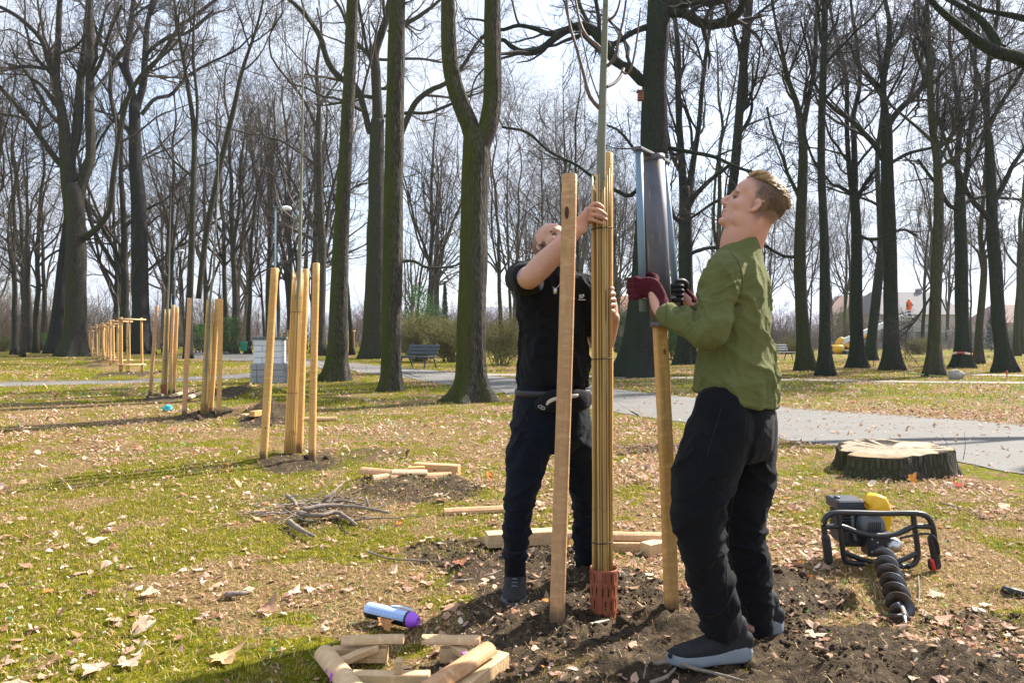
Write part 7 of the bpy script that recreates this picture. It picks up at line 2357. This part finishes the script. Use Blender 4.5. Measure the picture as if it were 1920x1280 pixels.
# faded tattoo on the outer upper arm
ta = np.exp(-((np.linalg.norm(V - W(980, 522, 3.24), axis=1) / 0.055) ** 4)) * smooth(0.0, 0.35, fbm(V * 38, 3, 6)) * (V[:, 0] < eR[0] - 0.004)
K = K * (1 - 0.75 * ta[:, None]) + np.array((0.16, 0.18, 0.22)) * 0.75 * ta[:, None]
el_red = np.exp(-((np.linalg.norm(V - (eR + [0, -.03, -.02]), axis=1) / 0.05) ** 2))[:, None] * 0.35
K = K * (1 - el_red) + np.array((0.56, 0.24, 0.16)) * el_red
K = K * (1 + 0.06 * vnoise(V * 35, 5))[:, None]
set_col(me, np.clip(K, 0, 1))
link('body', me, MAT['skin'], pb_)
face_bits(pb_, O2, ax2, s2_, MAT['hair_dark'])
down = lambda p: np.c_[np.full(len(p), 0.1), p[:, 1] * 0, np.full(len(p), -1.0)]
hair_strands(pb_, O2, ax2, s2_, 1300, lambda p: np.full(len(p), 0.016), lambda a, b, c, g_: (a > 0.01) & (c < -0.058) & (c > -0.125) & ((np.abs(b) > 0.026) | (c < -0.09)), down, MAT['hair_dark'], 5, 0.0013, 'beard', (0.058, 0.056, 0.046), (0.038, 0, -0.080), lift=0.6)
hair_strands(pb_, O2, ax2, s2_, 800, lambda p: np.full(len(p), 0.003), lambda a, b, c, g_: (c > 0.088 + 0.3 * np.maximum(a, 0)) | ((a < -0.02) & (c > 0.01)), down, MAT['hair_dark'], 6, 0.0006, 'hair')
sb = MB()
sb.add(*rings_loft([(1037, 722, .170, .135), (1037, 700, .168, .132), (1037, 650, .160, .122), (1035, 590, .163, .122), (1033, 555, .172, .118), (1033, 530, .168, .104), (1035, 512, .125, .092), (1036, 502, .088, .080)], 3.53, Lb, Fb, 48))
sb.add(*rod([sR + Lb * 0.06, sR + [0, 0, .004], sR * 0.62 + eR * 0.38, sR * 0.42 + eR * 0.58], [0.072, 0.078, 0.075, 0.074], 24, 22))
sb.add(*rod([sL - Lb * 0.06, sL, sL * 0.62 + eL * 0.38, sL * 0.45 + eL * 0.55], [0.072, 0.074, 0.070, 0.068], 24, 22))
me = remesh(sb, 0.0065, 4)
def tee_fold(V):
    return crease(V, W(1037, 725, 3.53), W(1034, 520, 3.53), 8, 10, 0.014, 3, 0.3, slant=0.5) + crease(V, W(1010, 690, 3.5), W(1075, 560, 3.5), 10, 5, 0.012, 8, 0.25)
folds(me, tee_fold)
tee = link('t_shirt', me, MAT['black_cotton'], pb_)
# small print on the chest
Fr = nrm(Fb + np.array([0.12, 0, 0]))
pc = W(1091, 556, 3.395)
for k in range(4):
    for j in range(3):
        if (k + j) % 4 != 3:
            MB().add(*box(pc + Lb * (0.006 * k - 0.010) + np.array([0, 0, 0.006 * j - 0.004]), (0.0024, 0.0015, 0.002), np.stack([Lb, Fb, [0, 0, 1]], 1))).build('chest_print', MAT['white'], tee, smooth_=False)
MB().add(*box(pc + np.array([0, 0, -0.014]), (0.017, 0.0015, 0.0014), np.stack([Lb, Fb, [0, 0, 1]], 1))).build('chest_print', MAT['white'], tee, smooth_=False)
# necklace
ck = [W(1015, 508, 3.475), W(1028, 528, 3.425), W(1041, 541, 3.408), W(1052, 528, 3.42), W(1060, 508, 3.46)]
D = catmull(np.array(ck), 24)
nk = MB().add(*tubes(D, np.full(24, 0.0016), 6)).build('necklace', MAT['silver'], pb_)
MB().add(*box(W(1041, 546, 3.402), (0.008, 0.002, 0.012), np.stack([Lb, Fb, [0, 0, 1]], 1), 0.001)).build('pendant', MAT['silver'], nk)
tb = MB()
tb.add(*rings_loft([(1036, 690, .150, .118), (1034, 730, .165, .130), (1033, 780, .176, .135), (1034, 820, .165, .125), (1035, 845, .09, .09)], 3.53, Lb, Fb, 40))
tb.add(*rod([h2R + [0, 0, .07], h2R, W(986, 870, 3.46), k2R, W(968, 1000, 3.48), W(966, 1036, 3.54), W(966, 1050, 3.55)], [.092, .102, .089, .069, .064, .056, .046], 26, 48))
tb.add(*rod([h2L + [0, 0, .07], h2L, W(1085, 870, 3.63), k2L, W(1100, 1000, 3.77), W(1098, 1042, 3.83), W(1098, 1056, 3.84)], [.092, .102, .089, .069, .064, .056, .046], 26, 48))
me = remesh(tb, 0.0075, 5)
def jog_fold(V):
    r = crease(V, k2R, a2R, 16, 7, 0.015, 3, 0.15, slant=0.4) + crease(V, k2L, a2L, 16, 7, 0.015, 5, 0.15, slant=-0.4)
    return r + crease(V, h2R + [0, 0, .06], k2R, 9, 7, 0.014, 7, 0.19, slant=0.8) + crease(V, h2L + [0, 0, .06], k2L, 9, 7, 0.014, 8, 0.19, slant=-0.8)
folds(me, jog_fold)
jo = link('joggers', me, MAT['navy_cloth'], pb_)
seam(jo, [(967, 728), (975, 752), (985, 776), (990, 790)], 0.0024, MAT['seam_dark'], 'pocket_seam')
seam(jo, [(944, 1030), (966, 1036), (990, 1030)], 0.003, MAT['seam_dark'], 'cuff_seam')
shoe(pb_, [0.022, 3.655, 0.004], [0.006, 3.375, 0.004], 0.17, 1.25, MAT['shoe_dusty'], MAT['sole_dark'], 3, 0.4, 0.028, MAT['lace'])
shoe(pb_, [0.362, 3.87, 0.004], [0.565, 3.70, 0.004], 0.16, 1.0, MAT['shoe_dusty'], MAT['sole_dark'], 4, 0.4, 0.028, MAT['lace'])
MB().add(*rod([W(966, 1040, 3.545), W(966, 1092, 3.575)], [.050, .052], 16, 6)).build('sock', MAT['black_cotton'], pb_)
MB().add(*rod([W(1098, 1045, 3.83), W(1096, 1072, 3.83)], [.050, .050], 16, 6)).build('sock', MAT['black_cotton'], pb_)
# waist pouch
po = thing('waist_pouch', 'black waist pouch with pale zip tape worn by the man in the black T-shirt', 'pouch', W(1058, 752, 3.37))
V, Q, T = rod([W(1014, 758, 3.40), W(1035, 752, 3.365), W(1060, 751, 3.355), W(1083, 750, 3.375), W(1098, 748, 3.41)], [(0.030, 0.03), (0.048, 0.045), (0.050, 0.048), (0.050, 0.045), (0.040, 0.03)], 22, 24, ref=(0, 0, 1), power=3)
MB().add(V, Q, T).build('pouch_body', MAT['black_cotton'], po)
zp = [W(1019, 764, 3.35), W(1028, 754, 3.325), W(1040, 748, 3.312), W(1060, 745, 3.304), W(1082, 742, 3.322), W(1096, 744, 3.375), W(1098, 760, 3.395)]
V, Q, T = rod(zp, [(0.0085, 0.0025)] * 7, 8, 40, ref=(0, 0, 1))
MB().add(V, Q, T).build('zip_tape', MAT['pale_tape'], po)
for k in (0, 1):
    c_ = W(1013 + 5 * k, 762 + 3 * k, 3.34)
    V, Q = tubes(np.array([c_ + np.array([0.010 * math.cos(q), 0, 0.006 * math.sin(q)]) for q in np.linspace(0, TAU, 16)]), np.full(16, 0.0017), 6)
    MB().add(V, Q).build('zip_pull', MAT['silver'], po)
th = np.linspace(0, TAU, 40)
bp = np.array([W(1036, 735, 3.53) + Lb * 0.178 * math.cos(q) + Fb * 0.143 * math.sin(q) for q in th])
V = np.stack([bp - [0, 0, .014], bp + [0, 0, .014]], 1)
idx = np.arange(80).reshape(40, 2)
o = MB().add(V.reshape(-1, 3), np.stack([idx[:-1, 0], idx[1:, 0], idx[1:, 1], idx[:-1, 1]], -1)).build('belt', MAT['black_plastic'], po)
o.modifiers.new('thickness', 'SOLIDIFY').thickness = 0.003

# ---------------- small figures far away
def seated(label, px, py, d, coat, sc=1.0, red=None):
    c = np.array([(px - CX) * d / FP, d, 0.0])
    t = thing('person', label, 'person', c)
    m = MB()
    P = lambda x, y, z: c + np.array([x, y, z]) * sc
    m.add(*rod([P(0, 0, .45), P(0, .05, .75), P(.02, .04, 1.02)], [(.19, .15), (.21, .15), (.17, .12)], 14, 10, ref=(1, 0, 0)))
    for sg in (-1, 1):
        m.add(*rod([P(.1 * sg, 0, .48), P(.12 * sg, -.42, .5), P(.12 * sg, -.45, .08)], [.085, .07, .05], 10, 12))
        m.add(*rod([P(.2 * sg, .03, .98), P(.26 * sg, -.1, .72), P(.12 * sg, -.3, .66)], [.06, .05, .04], 10, 10))
        m.add(*rod([P(.12 * sg, -.42, .06), P(.12 * sg, -.6, .05)], [.05, .045], 8, 5))
    m.add(*rod([P(0, 0, 1.0), P(0, -.02, 1.15)], [.06, .05], 10, 4))
    m.add(*ell(P(0, -.03, 1.22), np.array((.085, .10, .12)) * sc))
    body = remesh(m, 0.03, 2)
    link('body', body, coat, t)
    MB().add(*ell(P(0, -.05, 1.2), np.array((.07, .09, .09)) * sc)).build('face', MAT['lid'], t)
    MB().add(*ell(P(0, .0, 1.27), np.array((.095, .105, .09)) * sc)).build('cap', red or MAT['hair_dark'], t)
    MB().add(*box(P(0, .05, .42), np.array((.6, .22, .03)) * sc)).build('seat', MAT['bench'], None, label='low bench under the ' + label.split(' seated')[0] + ' far away', category='bench')
seated('person in dark clothes seated on a bench beside the green litter bin', 466, 660, 60, plain('dark coat', (0.03, 0.025, 0.03), 0.9))
seated('person in dark clothes with a red cap seated behind the third staked group', 311, 660, 60, plain('dark blue coat', (0.03, 0.03, 0.045), 0.9), 1.0, MAT['red'])
gO = L3(1704, 589)
wk = thing('person', 'worker in an orange jacket standing in the basket of the lift truck', 'person', gO)
m = MB()
k_ = 0.8
P = lambda x, y, z: L3(1704.5, 594) + np.array([x, y, z]) * k_
for sg in (-1, 1):
    m.add(*rod([P(.08 * sg, 0, .02), P(.09 * sg, 0, .45), P(.08 * sg, 0, .88)], [.06, .07, .09], 10, 8))
    m.add(*rod([P(.2 * sg, 0, 1.38), P(.28 * sg, -.1, 1.15), P(.24 * sg, -.3, 1.1)], [.06, .055, .045], 10, 8))
m.add(*rod([P(0, 0, .85), P(0, 0, 1.15), P(0, 0, 1.4)], [(.16, .12), (.18, .13), (.19, .11)], 14, 8, ref=(1, 0, 0)))
m.add(*rod([P(0, 0, 1.4), P(0, 0, 1.52)], [.06, .05], 8, 3))
m.add(*ell(P(0, 0, 1.6), np.array((.085, .1, .12)) * k_))
link('body', remesh(m, 0.03, 2), plain('dark trousers', (0.05, 0.05, 0.06), 0.9), wk)
MB().add(*rod([P(0, 0, .8), P(0, 0, 1.15), P(0, 0, 1.43)], [(.2, .16), (.22, .17), (.22, .14)], 14, 8, ref=(1, 0, 0))).build('jacket', plain('orange jacket', (0.8, 0.14, 0.04), 0.8), wk)
MB().add(*ell(P(0, 0, 1.66), np.array((.11, .12, .09)) * k_)).build('helmet', MAT['red'], wk)
# ------------------------------------------------------------------ litter, grass and crumbs on the ground
g = np.random.default_rng(2024)
def sample(n, d0, d1, spread=0.74):
    y = np.sqrt(g.random(n) * (d1 ** 2 - d0 ** 2) + d0 ** 2)
    x = (g.random(n) * 2 - 1) * spread * y
    return x, y
def keepout(x, y):
    """False on the stump"""
    return np.hypot((x - cxy[0]) / 0.47, (y - cxy[1]) / 0.47) > 1
LEAFC = np.array([(0.50, 0.32, 0.21), (0.64, 0.47, 0.35), (0.40, 0.22, 0.14), (0.57, 0.37, 0.28), (0.28, 0.15, 0.085), (0.68, 0.56, 0.44), (0.46, 0.30, 0.22), (0.20, 0.11, 0.07), (0.55, 0.20, 0.06)])
LEAFP = np.array([0.2, 0.19, 0.15, 0.17, 0.08, 0.08, 0.09, 0.03, 0.01])
def leaf_shapes(n_out, lob):
    th = np.linspace(0, TAU, n_out, endpoint=False)
    r = 0.5 * (1 + lob * np.cos(5 * th)) * (0.8 + 0.25 * np.cos(th)) * (1 + 0.16 * vnoise(np.c_[th * 3, th * 0 + n_out], 7))
    return np.stack([np.cos(th) * r, np.sin(th) * r * 0.85], -1)
def put_leaves(mb, x, y, size, n_out, lob, tilt, curl, colors=None, lift=0.006):
    n = len(x)
    if n == 0:
        return
    S2 = leaf_shapes(n_out, lob)
    S2 = np.concatenate([[[0, 0]], S2])
    base = np.repeat(S2[None], n, 0) * size[:, None, None] * g.uniform(0.85, 1.15, (n, len(S2), 1))
    base[:, :, 1] *= g.uniform(0.55, 1.0, (n, 1))
    cu = g.normal(0, curl, (n, 1))
    cv = g.normal(0, curl, (n, 1))
    z = (cu * base[:, :, 0] ** 2 + cv * base[:, :, 1] ** 2 + g.normal(0, 0.5 * curl, (n, 1)) * base[:, :, 0] * base[:, :, 1]) / size[:, None]
    z += g.normal(0, 0.04, z.shape) * size[:, None]
    L3_ = np.concatenate([base, z[..., None]], -1)
    yaw = g.uniform(0, TAU, n)
    tx, ty = np.clip(g.normal(0, tilt, n), -0.9, 0.9), np.clip(g.normal(0, tilt, n), -0.9, 0.9)
    cz, sz = np.cos(yaw), np.sin(yaw)
    X_ = L3_[..., 0] * cz[:, None] - L3_[..., 1] * sz[:, None]
    Y_ = L3_[..., 0] * sz[:, None] + L3_[..., 1] * cz[:, None]
    Z_ = L3_[..., 2] + X_ * np.tan(tx)[:, None] + Y_ * np.tan(ty)[:, None]
    Z_ = Z_ - Z_.min(1, keepdims=True) * 0.8
    hz = height(x, y) * smooth(0.0, 0.7, path_dist(x, y))
    V = np.stack([X_ + x[:, None], Y_ + y[:, None], Z_ + hz[:, None] + lift], -1)
    m = len(S2)
    k = np.arange(1, m)
    T = np.stack([np.zeros(m - 1, int), k, np.roll(k, -1)], -1)
    T = (T[None] + (np.arange(n) * m)[:, None, None]).reshape(-1, 3)
    if colors is None:
        colors = LEAFC[g.choice(len(LEAFC), n, p=LEAFP)] * g.uniform(0.8, 1.15, (n, 1))
    K = np.repeat(colors, m, 0) * g.uniform(0.88, 1.1, (n * m, 1))
    mb.add(V.reshape(-1, 3), T=T, col=np.clip(K, 0, 1))

def leaf_density(x, y):
    P = np.stack([x, y], -1)
    s = soil_mask(x, y)
    m = moss_mask(x, y)
    l = 0.45 + 0.75 * fbm(P * 1.1, 3, 81) + 0.3 * fbm(P * 4, 2, 83)
    right = 1.5 * smooth(-0.3, 1.0, x / np.maximum(y, 1) * 3.0 + 0.1)
    near_left = smooth(6.5, 4.0, y) * smooth(0.3, -0.6, x)
    p = np.clip(l, 0.1, 1.2) * (1 - 0.82 * s) * (1 - 0.4 * m) * (0.6 + 0.6 * right) * (1 - 0.25 * near_left)
    pd = path_dist(x, y)
    p = np.where(pd < 0, 0.05, p)
    # leaves drift together along the far side of the path
    A_, B_ = PATHC['main']
    side = np.full(x.shape, 1e9)
    for i in range(len(B_)):
        side = np.minimum(side, np.hypot(x - B_[i, 0], y - B_[i, 1]))
    p = np.where((pd >= 0) & (x > 0.5), p + 1.6 * np.exp(-(side / 1.0) ** 2), p)
    return p
lv = MB()
def litter(n, d0, d1, smin, smax, n_out, lob, tilt, curl, k=1.0, lift=0.006):
    x, y = sample(n, d0, d1)
    ok = (g.random(n) < leaf_density(x, y) * k) & keepout(x, y)
    x, y = x[ok], y[ok]
    put_leaves(lv, x, y, g.uniform(smin, smax, len(x)) * (1 + 0.6 * (g.random(len(x)) < 0.12)), n_out, lob, tilt, curl, None, lift)
litter(9000, 2.4, 6.0, 0.02, 0.06, 10, 0.1, 0.18, 0.55)
litter(1300, 2.4, 6.0, 0.045, 0.085, 15, 0.12, 0.10, 0.5, 0.6)
litter(46000, 6.0, 13.0, 0.02, 0.06, 7, 0.15, 0.25, 0.8)
litter(60000, 13.0, 34.0, 0.035, 0.09, 5, 0.0, 0.3, 0.8)
litter(13000, 34.0, 60.0, 0.08, 0.16, 4, 0.0, 0.3, 0.8)
# small crumbs of leaf near the camera
litter(60000, 2.4, 7.5, 0.006, 0.022, 5, 0.0, 0.4, 0.8, 1.1, 0.012)
lv.build('fallen_leaves', MAT['leaf'], kind='stuff', smooth_=False)

gb_ = MB()
def blades(n, d0, d1, h0, h1, w, prob, cols, lean=0.5, flat=False):
    x, y = sample(n, d0, d1)
    ok = (g.random(n) < prob(x, y)) & keepout(x, y) & (path_dist(x, y) > 0.03)
    x, y = x[ok], y[ok]
    n = len(x)
    z = height(x, y)
    yaw = g.uniform(0, TAU, n)
    h = g.uniform(h0, h1, n)
    dx, dy = np.cos(yaw), np.sin(yaw)
    ww = w * g.uniform(0.7, 1.3, n)
    if flat:
        e = np.abs(g.normal(0, 0.18, n))
        tip = np.stack([x + dx * h, y + dy * h, z + 0.006 + e * h], -1)
        mid = np.stack([x + dx * h * 0.5, y + dy * h * 0.5, z + 0.008 + e * h * 0.5 + h * 0.06], -1)
    else:
        ln = np.abs(g.normal(0, lean, n))
        tip = np.stack([x + dx * h * ln, y + dy * h * ln, z + h], -1)
        mid = np.stack([x + dx * h * ln * 0.35, y + dy * h * ln * 0.35, z + h * 0.55], -1)
    a_ = np.stack([x - dy * ww, y + dx * ww, z], -1)
    b_ = np.stack([x + dy * ww, y - dx * ww, z], -1)
    m1, m2 = mid + np.stack([-dy * ww * 0.8, dx * ww * 0.8, 0 * z], -1), mid + np.stack([dy * ww * 0.8, -dx * ww * 0.8, 0 * z], -1)
    V = np.stack([a_, b_, m2, m1, tip], 1)
    o_ = (np.arange(n) * 5)[:, None]
    q = g.random((n, 1))
    c_ = np.array(cols)
    i = g.integers(0, len(c_), n)
    K = np.repeat(c_[i] * (0.75 + 0.5 * q), 5, 0)
    if d1 > 9:
        V = V[:, [0, 1, 4]]
        gb_.add(V.reshape(-1, 3), T=np.arange(3 * n).reshape(-1, 3), col=np.clip(K.reshape(n, 5, 3)[:, :3].reshape(-1, 3), 0, 1))
    else:
        gb_.add(V.reshape(-1, 3), np.array([[0, 1, 2, 3]]) + o_, np.array([[3, 2, 4]]) + o_, col=np.clip(K, 0, 1))
GREEN = [(0.185, 0.17, 0.005), (0.31, 0.262, 0.012), (0.095, 0.112, 0.005), (0.44, 0.36, 0.06), (0.35, 0.23, 0.08)]
STRAW = [(0.50, 0.36, 0.17), (0.34, 0.21, 0.09), (0.68, 0.53, 0.32), (0.17, 0.095, 0.045)]
gp_ = lambda x, y: np.clip(0.2 + 0.85 * moss_mask(x, y), 0, 1) * (1 - 0.95 * soil_mask(x, y))
blades(95000, 2.4, 6.0, 0.008, 0.030, 0.0016, gp_, GREEN, 0.6)
blades(120000, 6.0, 13.0, 0.012, 0.045, 0.003, gp_, GREEN, 0.6)
blades(90000, 13.0, 40.0, 0.03, 0.08, 0.009, lambda x, y: gp_(x, y), GREEN, 0.6)
sp_ = lambda x, y: (0.8 - 0.25 * moss_mask(x, y)) * (1 - 0.8 * soil_mask(x, y))
blades(70000, 2.4, 6.5, 0.012, 0.05, 0.0015, sp_, STRAW, flat=True)
blades(70000, 6.5, 14.0, 0.02, 0.08, 0.003, sp_, STRAW, flat=True)
tuft = lambda x, y: smooth(0.45, 0.75, fbm(np.stack([x, y], -1) * 1.6, 3, 91)) * (1 - soil_mask(x, y)) * 0.8
blades(26000, 2.4, 12.0, 0.03, 0.075, 0.002, tuft, [(0.14, 0.24, 0.03), (0.22, 0.30, 0.05)], 0.5)
gb_.build('grass', MAT['grass'], kind='stuff', smooth_=False)

# low green weeds
wd = MB()
x, y = sample(42000, 2.4, 22.0)
P = np.stack([x, y], -1)
pr = smooth(0.18, 0.6, fbm(P * 1.3, 3, 95) + 0.25 * (x > 0.6)) * (1 - 0.95 * soil_mask(x, y)) * (1 - 0.6 * moss_mask(x, y)) * (path_dist(x, y) > 0.1) * keepout(x, y)
ok = g.random(len(x)) < pr
x, y = x[ok], y[ok]
cw = np.array([(0.10, 0.24, 0.06), (0.16, 0.30, 0.10), (0.08, 0.19, 0.07), (0.30, 0.38, 0.20), (0.24, 0.34, 0.05)])[g.integers(0, 5, len(x))]
put_leaves(wd, x, y, g.uniform(0.014, 0.036, len(x)) * (0.75 + y * 0.05), 5, 0.0, 0.35, 0.6, cw, 0.014)
wd.build('ground_ivy', MAT['grass'], kind='stuff', smooth_=False)

# crumbs and clods of soil
cl = MB()
ico = bpy.data.meshes.new('tmp_ico')
import bmesh
bm_ = bmesh.new()
bmesh.ops.create_icosphere(bm_, subdivisions=2, radius=1)
IV = np.array([v_.co[:] for v_ in bm_.verts])
IT = np.array([[v_.index for v_ in f_.verts] for f_ in bm_.faces])
bm_.free()
bm_ = bmesh.new()
bmesh.ops.create_icosphere(bm_, subdivisions=1, radius=1)
IV1 = np.array([v_.co[:] for v_ in bm_.verts])
IT1 = np.array([[v_.index for v_ in f_.verts] for f_ in bm_.faces])
bm_.free()
bpy.data.meshes.remove(ico)
def clods(n, d0, d1, r0, r1, power, V0, T0, thr=0.35):
    x, y = sample(n, d0, d1)
    s = soil_mask(x, y)
    lump = fbm(np.stack([x, y], -1) * 3.2, 2, 33)
    ok = (s > thr) & (g.random(n) < s * np.clip(0.45 + lump, 0.05, 1)) & (path_dist(x, y) > 0.1)
    x, y = x[ok], y[ok]
    n = len(x)
    if not n:
        return
    r = r0 + (r1 - r0) * g.random(n) ** power
    z = height(x, y)
    V = V0[None] * (1 + 0.62 * fbm(V0[None] * 2.3 + g.uniform(0, 50, (n, 1, 1)), 2, 5)[..., None])
    V = V * r[:, None, None] * np.array([1, 1, 0.7]) * g.uniform(0.7, 1.3, (n, 1, 3)) + np.stack([x, y, z + r * 0.25], -1)[:, None]
    T = (T0[None] + (np.arange(n) * len(V0))[:, None, None]).reshape(-1, 3)
    cl.add(V.reshape(-1, 3), T=T)
clods(3200, 2.4, 6.0, 0.006, 0.030, 4.0, IV, IT)
clods(42000, 2.4, 6.5, 0.003, 0.012, 2.0, IV1, IT1)
clods(9000, 6.5, 26.0, 0.012, 0.07, 3.0, IV1, IT1, 0.55)
cl.build('soil', MAT['soil'], kind='stuff')

# the large single leaves one can point to
def big_leaf(label, px, py, size, colr, yaw, curl=1.4, tilt=(0.1, 0.1), n=30, lob=0.24):
    p = G(px, py)
    th = np.linspace(0, TAU, n, endpoint=False)
    r = 0.5 * (1 + lob * np.cos(5 * th) + 0.08 * np.cos(15 * th)) * (0.85 + 0.2 * np.cos(th))
    S2 = np.stack([np.cos(th) * r, np.sin(th) * r * 0.9], -1)
    V2 = np.concatenate([[[0, 0]], S2 * 0.5, S2]) * size
    z = (curl * V2[:, 0] ** 2 - 0.6 * curl * V2[:, 1] ** 2 * np.sign(V2[:, 0] + 0.01)) / size * 0.28 + 0.06 * size * vnoise(V2 / size * 5, 7) + 0.05 * np.abs(V2[:, 1])
    V = np.c_[V2, z] @ rotz(yaw).T
    V[:, 2] += V[:, 0] * tilt[0] + V[:, 1] * tilt[1]
    V[:, 2] -= V[:, 2].min() * 0.9
    V = V + p + [0, 0, ground_z(p[0], p[1]) + 0.014]
    k = np.arange(n)
    T = np.stack([np.zeros(n, int), 1 + k, 1 + (k + 1) % n], -1)
    Q = np.stack([1 + k, 1 + n + k, 1 + n + (k + 1) % n, 1 + (k + 1) % n], -1)
    vein = np.exp(-(np.abs(V2[:, 1]) / (0.05 * size)) ** 2)[:, None]
    K = np.array(colr)[None] * (1 + 0.25 * vein) * (0.9 + 0.2 * g.random((len(V2), 1)))
    o = MB().add(V, Q, T, col=np.clip(K, 0, 1)).build('dry_leaf', MAT['leaf'])
    st = np.array([V[0], V[1 + n + n // 2], V[1 + n + n // 2] + rotz(yaw) @ np.array([-0.35 * size, 0.02, 0.004])])
    MB().add(*rod(st, [0.0016, 0.0014, 0.001], 5, 8), ).build('stalk', MAT['dead'], o)
    tag(o, label, 'leaf', 'large dry leaves on the grass')
big_leaf('large orange tan lobed leaf with an upturned corner, lower left of the billets', 419, 1238, 0.135, (0.62, 0.40, 0.20), 0.4, 2.2, (0.25, 0.1))
big_leaf('pale tan lobed leaf lying flat, middle of the left grass', 278, 1118, 0.095, (0.68, 0.46, 0.30), 1.8, 1.0)
big_leaf('bleached wide leaf lying flat upper left of the spray can', 177, 1020, 0.12, (0.70, 0.56, 0.40), 0.2, 0.6)
big_leaf('folded beige leaf standing like a tent in the left grass', 273, 1190, 0.09, (0.55, 0.40, 0.28), 2.4, 3.0, (0.2, 0.4))
big_leaf('pale pointed leaf near the lower left corner, stalk to the right', 240, 1250, 0.085, (0.60, 0.42, 0.32), 0.9, 1.6)
big_leaf('pinkish curled leaf at the lower left, cut by no other leaf', 182, 1262, 0.10, (0.58, 0.38, 0.29), 2.9, 1.2)
big_leaf('curled brown leaf left of the spray can', 500, 1146, 0.10, (0.36, 0.22, 0.14), 1.2, 3.2, (0.1, 0.3))
big_leaf('orange edged brown leaf leaning on the spray can', 722, 1176, 0.085, (0.55, 0.26, 0.10), 0.2, 3.0, (0.1, 0.5))
big_leaf('red brown lobed leaf on the bare soil, left of the man in black\'s front shoe', 862, 1068, 0.10, (0.34, 0.15, 0.09), 0.5, 1.6)
big_leaf('pale leaf on the soil behind the front post', 1074, 1064, 0.09, (0.66, 0.50, 0.36), 0.5, 1.0)
big_leaf('bright orange leaf standing up against the stump', 1710, 907, 0.085, (0.62, 0.25, 0.05), 0.5, 1.6, (0.3, 0.9))
big_leaf('red leaf on the litter right of the stump', 1797, 914, 0.085, (0.38, 0.06, 0.035), 2.0, 1.6, (0.1, 0.3))
big_leaf('pink tan leaf lying right of the auger\'s point', 1755, 1172, 0.11, (0.60, 0.34, 0.25), 0.1, 1.0)
# ------------------------------------------------------------------ the air: thin haze over the whole park
hz = MB().add(*box((0, 200, 28.5), (950, 760, 31.5)))
m = bpy.data.materials.new('haze air')
m.use_nodes = True
m.node_tree.nodes.clear()
vo = m.node_tree.nodes.new('ShaderNodeVolumePrincipled')
vo.inputs['Color'].default_value = (0.86, 0.89, 0.96, 1)
vo.inputs['Density'].default_value = 0.00025
vo.inputs['Anisotropy'].default_value = 0.3
mo = m.node_tree.nodes.new('ShaderNodeOutputMaterial')
m.node_tree.links.new(vo.outputs[0], mo.inputs['Volume'])
hz.build('haze', m, smooth_=False, kind='stuff')
